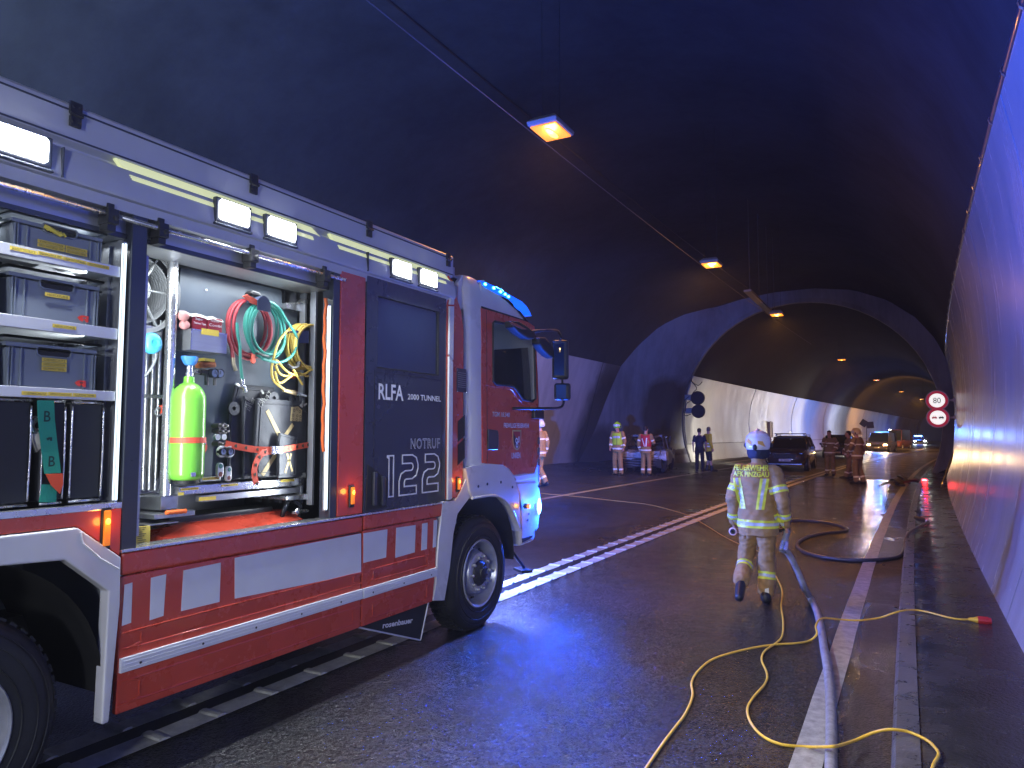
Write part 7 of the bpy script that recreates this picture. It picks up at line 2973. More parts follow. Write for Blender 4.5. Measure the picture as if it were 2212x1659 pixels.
    for s_ in (-1, 1):
        mb = MB()
        hx = s_ * w * .74
        hz = .80 if kind != 'van' else .78
        mb.ell((hx, y1 - (.10 if lights else .13), hz), (.17, .16, .075) if lights else (.16, .13, .05), 12, 8)
        h = mb.build('headlight', m_cglass if not lights else lights, parent=t, world=False, smooth=180)
        if not lights:
            mb = MB()
            mb.box(hx - .08, hx + .06, y1 - .01, y1 + .0, hz + .01, hz + .022)
            mb.build('light_line', m_chrome, parent=h, world=False)
        mb = MB()
        mb.box(s_ * (w + .02), s_ * (w + .19), gh[-1][0] - .35, gh[-1][0] - .22, 1.0, 1.14)
        mb.build('mirror', paint, parent=t, world=False, bevel=.03)
        if kind == 'suv':
            mb = MB()
            for yy in (y1 - 2.3, y1 - 3.2):
                mb.box(s_ * (w + .0), s_ * (w + .02), yy - .12, yy + .06, .90, .93)
            mb.build('door_handle', m_chrome, parent=t, world=False)
            mb = MB()
            mb.tube([Vector((s_ * w * .74, gh[3][0], H - .0)), Vector((s_ * w * .74, gh[3][0] - .1, H + .05)), Vector((s_ * w * .74, gh[1][0] + .2, H + .05)), Vector((s_ * w * .74, gh[1][0] + .1, H - .02))], .018, 6)
            mb.build('roof_rail', m_dark, parent=t, world=False)
        if lightpow:
            c, sn = math.cos(rz), math.sin(rz)
            wx, wy = hx * c - (y1 + .12) * sn, hx * sn + (y1 + .12) * c
            p = Vector(loc) + Vector((wx, wy, hz))
            lamp('SPOT', 'headlight_beam', p, aim=p + Vector((-sn * 12, c * 12, -.55)), power=lightpow, color=lcol, angle=95, blend=.8, radius=.06)
    return t


# dark SUV, facing the camera
fr = gr(1740, 1019)
fx, fyy = -4.62, fr.y - .6
suv = vehicle((fx, fyy + 2.35, roadz(fx)), math.pi, 'dark SUV parked facing the camera in front of the bright tunnel wall', 'car', L=4.7, Wd=1.88, H=1.62, name='parked_car')
mb = MB()
mb.box(-.72, .72, .15, .30, 1.70, 1.745)
o = mb.build('roof_light_bar', m_dark, parent=suv, world=False, bevel=.015)
mb = MB()
mb.ell((0, .22, 1.78), (.05, .05, .05), 10, 8)
mb.build('roof_lamp', M('pale_lamp_dome', (.7, .7, .7), .2, emit=(1, .95, .85), estr=1.2), parent=o, world=False, smooth=180)
for s_ in (-1, 1):
    mb = MB()
    mb.box(s_ * .62 - .02, s_ * .62 + .02, .2, .26, 1.6, 1.71)
    mb.build('bar_mount', m_dark, parent=o, world=False)
# dark car behind the firefighters
p = gr(1818, 994)
vehicle((p.x - .3, p.y + 2.2, roadz(p.x)), math.pi, 'dark blue car half hidden behind the three firefighters', 'car', L=4.5, Wd=1.84, H=1.68, paint=M('dark_blue_car_paint', (.02, .03, .06), .25, coat=.8), kind='van')
m_hl = E_('warm_headlight', (1, .50, .15), 95)
m_hl2 = E_('white_headlight', (.85, 1, .95), 120)
p = gr(1905, 979)
v1 = vehicle((p.x, p.y + 2.4, roadz(p.x)), math.pi - R(9), 'van with glowing warm headlights facing the camera beyond the firefighters', 'van', L=4.9, Wd=1.92, H=1.95, paint=M('silver_van_paint', (.22, .17, .15), .3, metal=.4, coat=.5), kind='van', lights=m_hl, lightpow=420, lcol=(1, .66, .32), name='parked_van')
mb = MB()
mb.box(-.6, .6, -.2, .1, 1.96, 2.03)
mb.build('blue_light_bar', E_('blue_light_bar', (.10, .35, 1), 5), parent=v1, world=False, bevel=.02)
p2 = gr(1937, 971.5)
v2 = vehicle((p2.x + .1, p2.y + 3.0, roadz(p2.x)), math.pi - R(14), 'dark red transport van behind the van with warm headlights', 'van', L=5.3, Wd=2.0, H=2.35, paint=M('dark_red_van_paint', (.14, .04, .03), .3, coat=.5), kind='van', name='parked_van')
mb = MB()
mb.ell((.5, 1.1, 2.32), (.14, .07, .05), 10, 8)
mb.build('roof_spotlight', E_('white_spotlight', (1, .95, .85), 45), parent=v2, world=False, smooth=180)
p3 = gr(1985, 963.5)
v3 = vehicle((p3.x, p3.y + 2.3, roadz(p3.x)), math.pi + R(4), 'police car with white headlights and blue roof beacon, farthest vehicle in the tunnel', 'car', L=4.6, Wd=1.85, H=1.55, paint=M('silver_car_paint', (.35, .37, .40), .3, metal=.5), kind='suv', lights=m_hl2, lightpow=300, lcol=(.9, 1, .92), name='police_car')
mb = MB()
mb.box(-.55, .55, -.1, .15, 1.58, 1.68)
mb.build('blue_light_bar', E_('blue_light_bar_bright', (.12, .4, 1), 22), parent=v3, world=False, bevel=.02)
lamp('POINT', 'police_beacon', Vector(v3.location) + Vector((0, -.6, 2.1)), power=220, color=BLUE, radius=.15)
lamp('POINT', 'van_beacon', Vector(v1.location) + Vector((-.2, 0, 2.5)), power=800, color=(.06, .22, 1), radius=.15)
lamp('SPOT', 'far_wall_fill', Vector(v1.location) + Vector((-.3, .5, 2.4)), aim=Vector(v1.location) + Vector((-9, 6, 2)), power=1300, color=(.80, .84, 1), angle=140, blend=1, radius=.15)  # added spot that brightens the far left wall beside the van

# ---- the burnt-out car
bc = gr(1357, 1022)
m_burnt = M('burnt_sheet_metal', (.12, .11, .115), .55, metal=.5, var=.75, vscale=5, bump=.6, bscale=14, rvar=.2)
m_char = M('charred_black', (.018, .016, .017), .8, var=.4, vscale=6, bump=.8, bscale=20)
m_ash = M('pale_ash_metal', (.38, .37, .38), .6, metal=.3, var=.6, vscale=7, bump=.6, bscale=18)
BCX, BCY = bc.x + .05, bc.y + .9
wr = thing('burnt_car', (BCX, BCY + 1.4, roadz(BCX)), 'burnt-out car wreck, crushed and charred, under the sooted bulkhead', 'car wreck', rz=math.pi + R(10))
rr = random.Random(11)


def crumple(mb, amp, sc=2.5, seed=0):
    for v in mb.v:
        n = mnoise.noise_vector(v * sc + Vector((seed, 0, 0)))
        v += n * amp
    return mb


def gridbox(x0, x1, y0, y1, z0, z1, n=8):
    """a box with a fine skin, so that it can be crumpled"""
    mb = MB()
    for (o, a, b_) in (((x0, y0, z0), (x1 - x0, 0, 0), (0, 0, z1 - z0)), ((x0, y1, z0), (x1 - x0, 0, 0), (0, 0, z1 - z0)), ((x0, y0, z0), (0, y1 - y0, 0), (0, 0, z1 - z0)), ((x1, y0, z0), (0, y1 - y0, 0), (0, 0, z1 - z0)), ((x0, y0, z1), (x1 - x0, 0, 0), (0, y1 - y0, 0)), ((x0, y0, z0), (x1 - x0, 0, 0), (0, y1 - y0, 0))):
        o, a, b_ = Vector(o), Vector(a), Vector(b_)
        mb.add(*gridpoly(o, o + a, o + a + b_, o + b_, n, n))
    return mb


crumple(gridbox(-.86, .86, -2.0, 1.3, .28, .86, 14), .10, 2.2).build('car_body', m_burnt, parent=wr, world=False, smooth=25)
crumple(gridbox(-.72, .70, 1.1, 2.05, .45, .82, 12), .14, 3.0, 5).build('bonnet', m_ash, parent=wr, world=False, smooth=25)
crumple(gridbox(-.80, .80, 1.75, 2.12, .24, .52, 12), .10, 4.0, 9).build('front_bumper', m_char, parent=wr, world=False, smooth=25)
for k in range(4):
    mb = MB()
    z = .30 + k * .10
    mb.tube(smoothpath([(-.66, 2.08, z), (-.3, 2.18 + .03 * rr.uniform(-1, 1), z + .03 * rr.uniform(-1, 1)), (.05, 2.15, z - .02), (.4, 2.19, z + .03 * rr.uniform(-1, 1)), (.68, 2.06, z + .01)], 4), .018, 6)
    mb.build('bumper_strut', m_burnt, parent=wr, world=False, smooth=50)
for s_ in (-1, 1):
    crumple(gridbox(s_ * .62, s_ * .92, .85, 1.85, .50, .80, 8), .10, 3.5, 3 + s_).build('wing', m_ash, parent=wr, world=False, smooth=25)
    for (ya, za, yb2, zb2) in ((1.15, .86, .35, 1.38), (.35, 1.38, -1.1, 1.40), (-1.1, 1.40, -1.8, .92), (-.35, .86, -.40, 1.40)):
        mb = MB()
        mb.tube(smoothpath([(s_ * .80, ya, za), (s_ * .73, (ya + yb2) / 2, (za + zb2) / 2 + .03 * rr.uniform(-1, 1)), (s_ * .64, yb2, zb2)], 4), .035, 6)
        mb.build('window_pillar', m_burnt, parent=wr, world=False, smooth=50)
    for yy in (1.25, -1.35):
        mb = MB()
        mb.lathe([(.10, .0), (.20, .02 * s_), (.22, -.02 * s_), (.27, -.05 * s_), (.28, -.18 * s_), (.1, -.2 * s_)], (s_ * .88, yy, .28), n=18)
        crumple(mb, .02, 6).build('bare_wheel', m_char if s_ < 0 else m_burnt, parent=wr, world=False, smooth=40)
crumple(gridbox(-.64, .64, -1.15, .38, 1.36, 1.44, 10), .07, 2.6, 2).build('roof', m_burnt, parent=wr, world=False, smooth=25)
crumple(gridbox(-.68, .68, .2, .9, .80, 1.0, 8), .08, 3, 8).build('dashboard', m_char, parent=wr, world=False)
for s_ in (-.35, .35):
    crumple(gridbox(s_ - .2, s_ + .2, -.4, -.25, .6, 1.2, 6), .06, 4, 1).build('seat_frame', m_char, parent=wr, world=False)
mb = MB()
for k in range(16):
    a = Vector((rr.uniform(-.8, .8), rr.uniform(1.6, 2.2), rr.uniform(.2, .7)))
    mb.tube(smoothpath([a, a + Vector((rr.uniform(-.2, .2), .1, rr.uniform(-.2, .1))), a + Vector((rr.uniform(-.3, .3), .15, rr.uniform(-.35, .1)))], 3), .010, 5)
mb.build('hanging_wires', m_char, parent=wr, world=False, kind='stuff')
# debris round the wreck
mb = MB()
for k in range(260):
    a = rr.uniform(0, 2 * math.pi)
    d = rr.uniform(.9, 3.0)
    x, y = BCX + math.cos(a) * d * 1.1, BCY + .6 + math.sin(a) * d * .9
    if y > 36:
        continue
    s = rr.uniform(.01, .055)
    mt = orient((x, y, roadz(x) + s * .4), Vector((math.cos(a), math.sin(a), rr.uniform(-.4, .4))).normalized(), Vector((-math.sin(a), math.cos(a), rr.uniform(-.3, .3))).normalized(), (0, 0, 1))
    mb.obox(mt, s * rr.uniform(.7, 3), s * rr.uniform(.5, 1.5), s * rr.uniform(.3, 1))
tag(mb.build('fire_debris', m_char, loc=(BCX, BCY, 0)), 'charred scraps scattered on the road round the burnt car', 'debris', kind='stuff')
# ================================================================ tunnel equipment and things lying about
c8 = lambda u, v: ((2400 + .7233 * u) / 1.808, (1900 + .7233 * v) / 1.808)
c6 = lambda u, v: ((2200 + .7233 * u) / 1.808, (1100 + .7233 * v) / 1.808)
c5 = lambda u, v: ((3350 + .3315 * u) / 1.808, (1450 + .3315 * v) / 1.808)
# sodium lamps along the ceiling
m_sod = E_('sodium_lamp_glass', (1, .27, .01), 1.7)
m_sodhot = E_('sodium_tube', (1, .50, .08), 5)
m_house = M('lamp_housing', (.20, .20, .20), .5)
LABS = ['nearest orange ceiling lamp, above the cab of the fire engine', 'second orange ceiling lamp from the camera', 'third orange ceiling lamp, hanging at the mouth of the narrow bore', 'fourth orange ceiling lamp, first inside the narrow bore', 'fifth orange ceiling lamp from the camera', 'sixth orange ceiling lamp from the camera', 'seventh and farthest orange ceiling lamp']
m_cable = M('cable_tray', (.06, .06, .065), .6)
for (i, (x, y_)) in enumerate(((1190, 283), (1537, 572), (1678, 680), (1818, 777), (1893, 821), (1947, 846), (1991, 862))):
    p = atX(x, y_, -3.6)
    d = px(x, y_)
    p = CAM + d * ((5.5 - CAMH) / d.z)
    t = thing('ceiling_lamp', tuple(p), LABS[i], 'ceiling lamp', 'orange ceiling lamps along the tunnel')
    big = .32 if i < 2 else .30
    mb = MB()
    mb.loft([[Vector((sx * a, sy * b_, z)) for sx, sy in ((-1, -1), (1, -1), (1, 1), (-1, 1))] for (a, b_, z) in ((.19, big * .8, .0), (.20, big * .8 + .02, .05), (.14, big * .6, .12))])
    mb.build('lamp_housing', m_house, parent=t, world=False, bevel=.01)
    mb = MB()
    mb.box(-.17, .17, -big * .72, big * .72, -.02, .0)
    g = mb.build('lamp_glass', m_sod, parent=t, world=False, bevel=.01)
    mb = MB()
    mb.ell((0, .02, -.024), (.05, big * .5, .010), 12, 8)
    mb.build('lamp_tube', m_sodhot, parent=g, world=False, smooth=180)
    for sx in (-.12, .12):
        mb = MB()
        mb.tube([(sx, 0, .12), (sx, 0, 3.1 if i < 3 else 2.5)], .004, 5)
        mb.build('hanger', m_black, parent=t, world=False)
    lamp('AREA', 'sodium_beam', p + Vector((0, 0, -.06)), aim=p + Vector((0, 0, -3)), power=(60, 130, 170, 110, 110, 110, 110)[i], color=ORANGE, size=.10, size_y=.2, spread=165)
    if i >= 3:
        lamp('SPOT', 'sodium_side_beam', p + Vector((-.1, 0, -.08)), aim=(p.x - 6, p.y + (5 if i < 6 else 22), .8 if i < 6 else 2.0), power=(0, 0, 0, 700, 900, 1800, 12000)[i], color=(1, .45, .12), radius=.2, angle=(110 if i < 6 else 150), blend=1)
    if i < 3:
        lamp('POINT', 'sodium_tube_glow', p + Vector((0, 0, -.10)), power=(70, 150, 60)[i], color=ORANGE, radius=.09)
    if i == 1:
        lamp('SPOT', 'sodium_side_beam', p + Vector((-.1, 0, -.08)), aim=(-14.5, p.y + 6, .2), power=2600, color=(1, .55, .30), radius=.2, angle=95, blend=1)
# cable line the lamps hang from
mb = MB()
mb.tube([(-4.2 + bend(y), y, 5.78) for y in range(-6, 35, 2)], .007, 6)
mb.build('lamp_cable', m_cable, label='thin cable running along the ceiling beside the lamps', cat='cable', loc=(-4.2, 5, 5.78))
tray = thing('cable_tray', (-4.0, 22, 5.85), 'short metal tray hanging on rods beside the third ceiling lamp', 'cable tray')
mb = MB()
mb.box(-3.72, -3.52, 20.6, 26.0, 5.80, 5.86)
mb.build('tray', M('dull_steel_tray', (.14, .14, .15), .5, metal=.5), parent=tray)
for yy in (21, 22.6, 24.2, 25.6):
    mb = MB()
    mb.tube([(-3.62, yy, 5.8), (-3.62, yy, 8.6)], .010, 5)
    mb.build('hanging_rod', m_cable, parent=tray)
# seams cast in the ceiling
mb = MB()
for (x0, z0) in ((-1.1, 7.98), (-6.9, 8.60)):
    mb.tube([(x0 + bend(y), y, z0) for y in range(-8, 36, 2)], .018, 4)
tag(mb.build('ceiling_seam', m_black), kind='structure')
# pipe along the top edge of the right wall lining
pipe = thing('wall_pipe', (1.0, 5, 5.0), 'dark pipe running along the upper edge of the blue right wall', 'pipe')
mb = MB()
mb.tube([(.93 + bend(y), y, 5.03) for y in [-8 + i * 1.5 for i in range(30)]], .055, 10)
mb.build('pipe', M('dark_pipe_paint', (.05, .055, .08), .35, coat=.3), parent=pipe, smooth=60)
y = -4.0
while y < 35.5:
    mb = MB()
    mb.lathe([(.062, -.02), (.068, 0), (.062, .02)], (.93 + bend(y), y, 5.03), axis='Y', n=12)
    mb.build('pipe_clamp', m_steel, parent=pipe)
    y += 1.15

# right wall: small reflector with a frame
p = atX(2198, 1113, 1.06)
for _ in range(6):
    p = atX(2198, 1113, 1.03 + bend(p.y))
q = thing('wall_marker', tuple(p), 'small framed reflector on the lower right wall', 'reflector')
mb = MB()
mb.box(-.03, .02, -.022, .022, -.09, .09)
mb.build('frame', m_dark, parent=q, world=False, bevel=.01)
mb = MB()
mb.box(-.036, -.028, -.014, .014, -.075, .075)
mb.build('reflector', m_alub, parent=q, world=False, bevel=.004)

# round signs
m_srim = M('grey_sign_rim', (.35, .33, .38), .5)
m_sred = M('sign_red', (.50, .01, .04), .45, emit=(.5, .01, .03), estr=.35)
m_swht = M('backlit_sign_white', (.8, .8, .78), .5, emit=(1, 1, .97), estr=.85)
m_sblk = M('sign_black', (.015, .018, .02), .5)


def round_sign(cx_, cyy, label):
    p = atY(cx_, cyy, 29.5)
    t = thing('road_sign', tuple(p), label, 'road sign', 'round signs on the right wall')
    rr_ = .335
    # faces back along the road, turned a little to the driver
    rz = R(-4)
    t.rotation_euler = (0, 0, rz)
    mb = MB()
    mb.lathe([(0, 0), (rr_ + .035, 0), (rr_ + .035, .14), (0, .14)], (0, 0, 0), axis='Y', n=40)
    mb.build('sign_case', m_srim, parent=t, world=False, bevel=.006)
    mb = MB()
    mb.lathe([(0, -.004), (rr_, -.004)], (0, 0, 0), axis='Y', n=40)
    mb.build('sign_ring', m_sred, parent=t, world=False)
    mb = MB()
    mb.lathe([(0, -.007), (rr_ * .74, -.007)], (0, 0, 0), axis='Y', n=40)
    f_ = mb.build('sign_face', m_swht, parent=t, world=False)
    mb = MB()
    mb.tube([(rr_ * .9, .08, .0), (rr_ + .25, .10, .0)], .03, 8)
    mb.loft([[Vector((rr_ + .08, yy, 0)), Vector((rr_ + .30, yy, .16)), Vector((rr_ + .34, yy, -.16))] for yy in (.05, .12)])
    mb.build('wall_bracket', m_srim, parent=t, world=False)
    return t, f_, rr_


t, f_, rr_ = round_sign(2024, 865, 'upper round sign with 80 in a red ring on the right wall')
vs, fs = fit_text('80', .235, .20)
mb = MB()
mb.add([(v.x - .1175, -.010, v.y - .10) for v in vs], fs)
mb.build('number', m_sblk, parent=f_, world=False)
t, f_, rr_ = round_sign(2026, 902, 'lower round no-overtaking sign with a red and a black car on the right wall')
for (sx, mt) in ((-.105, m_sred), (.105, m_sblk)):
    mb = MB()
    mb.plate([(sx - .075, -.030), (sx + .075, -.030), (sx + .078, .012), (sx + .055, .018), (sx + .040, .050), (sx - .040, .050), (sx - .055, .018), (sx - .078, .012)], -.0085, -.010, plane='XZ', holes=[[(sx - .033, .020), (sx + .033, .020), (sx + .027, .040), (sx - .027, .040)]])
    mb.box(sx - .065, sx - .035, -.010, -.0085, -.045, -.0301)
    mb.box(sx + .035, sx + .065, -.010, -.0085, -.045, -.0301)
    mb.build('car_symbol', mt, parent=f_, world=False)

# backs of the traffic signals at the bore mouth
sg = thing('tunnel_signal', tuple(atY(1507, 872, 36.0)), 'pair of round black signal heads with cables at the left of the bore mouth', 'signal')
for (u, v, r_) in ((725, 628, 38), (728, 700, 37)):
    p = atY(*c6(u, v), 35.9)
    rr_ = (atY(*c6(u + r_, v), 35.9) - p).length
    mb = MB()
    mb.lathe([(0, -.05), (rr_ * .9, -.04), (rr_, .0), (rr_, .10), (0, .12)], p, axis='Y', n=28)
    mb.build('signal_head', m_blk_c, parent=sg, smooth=35)
    p2 = atY(*c6(u - 60, v - 8), 36.1)
    mb = MB()
    mb.obox(orient((p + p2) / 2 + Vector((-.15, .15, 0)), (1, 0, 0), (0, 1, 0), (0, 0, 1)), .5, .16, .28)
    mb.build('signal_case', m_house, parent=sg, bevel=.03)
for pts in (((690, 535), (720, 575), (700, 600), (690, 640), (665, 660), (660, 700)), ((750, 540), (730, 560), (700, 545), (690, 530)), ((680, 620), (650, 650), (655, 720), (690, 715))):
    mb = MB()
    mb.tube(smoothpath([atY(*c6(*q), 36.0) for q in pts], 4), .02, 6)
    mb.build('loose_cable', m_black, parent=sg, smooth=60)

# work light on a stand
wl = gr(1872, 985)
st_ = thing('work_light_stand', tuple(wl), 'tall tripod with two dark square work lights aimed at the left wall', 'work light')
hp_ = atY(1872, 917, wl.y)
mb = MB()
mb.tube([wl, hp_], .02, 6)
mb.build('pole', m_dark, parent=st_)
for k in range(3):
    a = 2 * math.pi * k / 3
    mb = MB()
    mb.tube([wl + Vector((0, 0, .7)), wl + Vector((.5 * math.cos(a), .5 * math.sin(a), .02))], .014, 6)
    mb.build('leg', m_dark, parent=st_)
for (x, y_, a) in ((1866, 914, R(35)), (1880, 918, R(-4))):
    p = atY(x, y_, wl.y)
    sx = Vector((math.cos(a), 0, -math.sin(a)))
    sz = Vector((math.sin(a), 0, math.cos(a)))
    mb = MB()
    mb.obox(orient(p, sx, Vector((0, 1, 0)), sz), .50, .18, .52)
    mb.build('lamp_head', m_dark, parent=st_, bevel=.02)
    mb = MB()
    mb.obox(orient(p + Vector((0, .10, 0)), sx, Vector((0, 1, 0)), sz), .44, .02, .46)
    mb.build('lamp_glass', E_('work_light_glass', (1, .97, .9), 20), parent=st_)
lamp('SPOT', 'work_light_beam', hp_ + Vector((-.3, .3, 0)), aim=(-9.5, wl.y - 5, 1.2), power=1900, color=(1, .93, .80), angle=140, blend=.9, radius=.2)

# added fill lamp for the white wall, out of sight behind the walking man
wf = gr(1646, 1011)
fl_ = thing('wall_fill_lamp', tuple(wf), 'added fill lamp on the road behind the walking firefighter, lighting the white wall', 'work light')
mb = MB()
mb.box(-.02, .10, -.16, .16, .22, .46)
mb.build('lamp_head', m_dark, parent=fl_, world=False, bevel=.02)
mb = MB()
mb.box(-.03, -.018, -.14, .14, .24, .44)
mb.build('lamp_glass', E_('fill_lamp_glass', (1, .95, .80), 20), parent=fl_, world=False)
mb = MB()
mb.tube([(.04, -.18, .34), (.04, -.2, .01), (.04, .2, .01), (.04, .18, .34)], .012, 6)
mb.build('lamp_stand', m_dark, parent=fl_, world=False)
lamp('SPOT', 'wall_fill_beam', wf + Vector((-.12, 0, .4)), aim=(-10, 39.5, 1.2), power=1400, color=(1, .95, .80), angle=105, blend=.9, radius=.12)

# niche door in the white wall, and the dark joint
m_niche = M('niche_frame', (.18, .15, .13), .6)
p = atX(1661, 928, -9.4)
for _ in range(8):
    p = atX(1661, 928, NC - NR + .05 + bend(p.y))
nd = thing('niche_door', tuple(p), 'narrow upright door niche in the bright tunnel wall behind the dark SUV', 'door')
mb = MB()
mb.box(-.1, .16, -.45, .45, -.55, .55)
mb.build('door_leaf', M('beige_door', (.42, .36, .28), .6), parent=nd, world=False, bevel=.01)
mb = MB()
mb.box(.15, .20, .30, .50, -.58, .58)
mb.box(.15, .20, -.5, .3, .55, .60)
mb.build('door_frame', m_niche, parent=nd, world=False)

# red hazard lamps on the walkway
m_redl = E_('red_hazard_lamp', (1, .03, .04), 45)
for (i, (x, y_, lab)) in enumerate(((1997, 1037, 'nearest red hazard lamp glowing on the walkway edge'), (2026, 998, 'middle red hazard lamp on the kerb'), (2051, 981, 'farthest red hazard lamp beside the right wall'))):
    p = gr(x, y_)
    p.z = .11
    d = px(x, y_)
    p = CAM + d * ((.16 - CAMH) / d.z)
    t = thing('hazard_lamp', (p.x, p.y, .10), lab, 'hazard lamp', 'red hazard lamps on the walkway')
    mb = MB()
    mb.lathe([(0, 0), (.11, 0), (.10, .03), (0, .03)], (0, 0, 0), axis='Z', n=20)
    mb.build('lamp_base', m_dark, parent=t, world=False)
    mb = MB()
    mb.ell((0, 0, .05), (.085, .085, .045), 14, 8)
    mb.build('lamp_dome', m_redl, parent=t, world=False, smooth=180)
    lamp('POINT', 'hazard_glow', (p.x, p.y, .28), power=(5, 3, 2)[i], color=(1, .02, .03), radius=.05)
# pole leaning on the wall
a = CAM + px(2035, 1048) * ((.1 - CAMH) / px(2035, 1048).z)
b_ = atY(2068, 953, a.y + 3.0)
pl = thing('leaning_pole', tuple(a), 'thin dark pole leaning against the right wall behind the red lamps', 'pole')
mb = MB()
mb.tube([a, b_], .022, 6)
mb.tube([a + Vector((.03, .2, 0)), b_ + Vector((.05, .2, 0))], .018, 6)
mb.build('rod', m_dark, parent=pl)
mb = MB()
mb.tube([a, a + (b_ - a) * .06], .026, 6)
mb.build('rod_tip', m_alub, parent=pl)

# torn car parts on the wet road
db = gr(1945, 1046)
dbt = thing('torn_bumper', tuple(db), 'torn dark bumper parts lying on the wet road by the kerb', 'debris')
rr = random.Random(5)
for (x0, y0_, x1, y1_, w_, mt) in ((1938, 1049, 1992, 1046, .10, m_black), (1955, 1046, 1990, 1043, .07, m_ash), (1900, 1052, 1950, 1050, .07, m_black), (1925, 1040, 1950, 1052, .09, m_black), (1940, 1030, 1965, 1048, .06, m_black)):
    a, b_ = gr(x0, y0_, .05), gr(x1, y1_, .06)
    m1 = (a + b_) / 2 + Vector((0, rr.uniform(-.2, .2), .10))
    mb = MB()
    mb.tube(smoothpath([a, m1, b_], 6), w_, 6, flat=.45)
    crumple(mb, .03, 4).build('bumper_piece', mt, parent=dbt, smooth=40)

# ---- big hose from the firefighter's right hand
def groundpath(pts, z0=.02, walk_u=None):
    out = []
    for (u, v) in pts:
        p = gr(*c8(u, v))
        if walk_u is not None and u > walk_u(v):
            d = px(*c8(u, v))
            p = CAM + d * ((.105 - CAMH) / d.z)
            out.append(Vector((p.x, p.y, .105 + z0)))
        else:
            out.append(Vector((p.x, p.y, roadz(p.x) + z0)))
    return out


m_hose = M('grey_fabric_hose', (.24, .23, .235), .55, var=.35, vscale=16, bump=.4, bscale=60, stretch=None)
m_hosed = M('dark_wet_hose', (.05, .05, .055), .3, var=.3, vscale=14, bump=.3, bscale=80)
gp = groundpath([(1060, 625), (1095, 700), (1116, 790), (1133, 900), (1152, 1010), (1166, 1150), (1172, 1320), (1170, 1560), (1168, 1800)], .035)
air = [HANDR + Vector((-.03, .16, .0)), HANDR + Vector((0, .03, 0))]
for (u, v, Y) in ((915, 325, 8.0), (945, 372, 8.05), (985, 450, 8.1), (1022, 540, 8.12)):
    air.append(atY(*c8(u, v), Y))
for p in air:
    p.z = max(p.z, .03)
hs = thing('supply_hose', tuple(gp[0]), 'thick pale grey fire hose running from the walking firefighter to the bottom of the photo', 'hose')
mb = MB()
mb.tube(smoothpath(air + gp, 8), .033, 14)
mb.build('hose', m_hose, parent=hs, smooth=60)
mb = MB()
for k in (0,):
    d = (air[2] - air[1]).normalized()
    mb.tube([air[2] - d * .05, air[2] + d * .02, air[2] + d * .06], [.040, .045, .038], 14)
mb.build('coupling', m_alub, parent=hs, smooth=40)
nz_ = thing('hose_nozzle', tuple(HANDR), 'dark nozzle with pistol grip in the right hand of the walking firefighter', 'nozzle')
mb = MB()
mb.tube([HANDR + Vector((-.17, .05, -.0)), HANDR + Vector((-.05, .04, .0)), HANDR + Vector((.03, .04, .0))], [.012, .024, .03], 10)
mb.tube([HANDR + Vector((-.02, .04, 0)), HANDR + Vector((.0, .04, -.10))], .017, 8)
mb.build('nozzle_body', m_dark, parent=nz_, smooth=50)
# small torch or coupling in the left hand
tl = thing('hand_lamp', tuple(HANDL), 'small round silver-rimmed lamp in the left hand of the walking firefighter', 'lamp')
mb = MB()
pL = jp(1585, 1147, YM - .02)
mb.lathe([(.014, -.05), (.034, -.05), (.040, -.03), (.036, .02), (.02, .05), (0, .05)], pL, axis='Y', n=18)
mb.build('lamp_body', m_dark, parent=tl, smooth=40)
mb = MB()
mb.lathe([(.030, -.054), (.042, -.050), (.044, -.038), (.040, -.030)], pL, axis='Y', n=18)
mb.build('lamp_rim', M('coral_rim', (.72, .50, .45), .4), parent=tl, smooth=40)

hb_ = thing('coiled_hose', tuple(gr(*c8(1250, 400))), 'dark hose snaking across the wet road up onto the walkway', 'hose')
wk = lambda v: 1572 if v < 420 else 1500
pts = [(900, 200), (945, 192), (1060, 193), (1150, 203), (1225, 222), (1258, 240), (1225, 252), (1130, 262), (1050, 280), (1000, 305), (988, 330), (1010, 355), (1070, 378), (1160, 396), (1290, 408), (1420, 406), (1510, 395), (1552, 372), (1568, 330)]
gp2 = groundpath(pts, .026)
top_ = groundpath([(1585, 268), (1625, 235), (1670, 215), (1692, 200)], .026, walk_u=lambda v: 0)
mb = MB()
mb.tube(smoothpath(gp2 + top_, 6), .026, 10)
mb.build('hose', m_hosed, parent=hb_, smooth=60)
p = top_[-1]
mb = MB()
mb.lathe([(.022, -.03), (.042, -.02), (.046, .0), (.042, .03), (.02, .04)], p + Vector((0, .02, .01)), axis='Y', n=16)
mb.build('coupling', m_alub, parent=hb_, smooth=40)
nz2 = thing('hose_nozzle', tuple(p + Vector((-.1, .2, 0))), 'black nozzle lying on the walkway at the end of the dark hose', 'nozzle')
mb = MB()
mb.tube([p + Vector((-.02, .06, .02)), p + Vector((-.14, .22, .03)), p + Vector((-.2, .34, .04))], [.035, .045, .030], 10)
mb.tube([p + Vector((-.14, .22, .03)), p + Vector((-.12, .25, .14)), p + Vector((-.2, .2, .18))], .016, 8)
mb.build('nozzle_body', m_dark, parent=nz2, smooth=50)

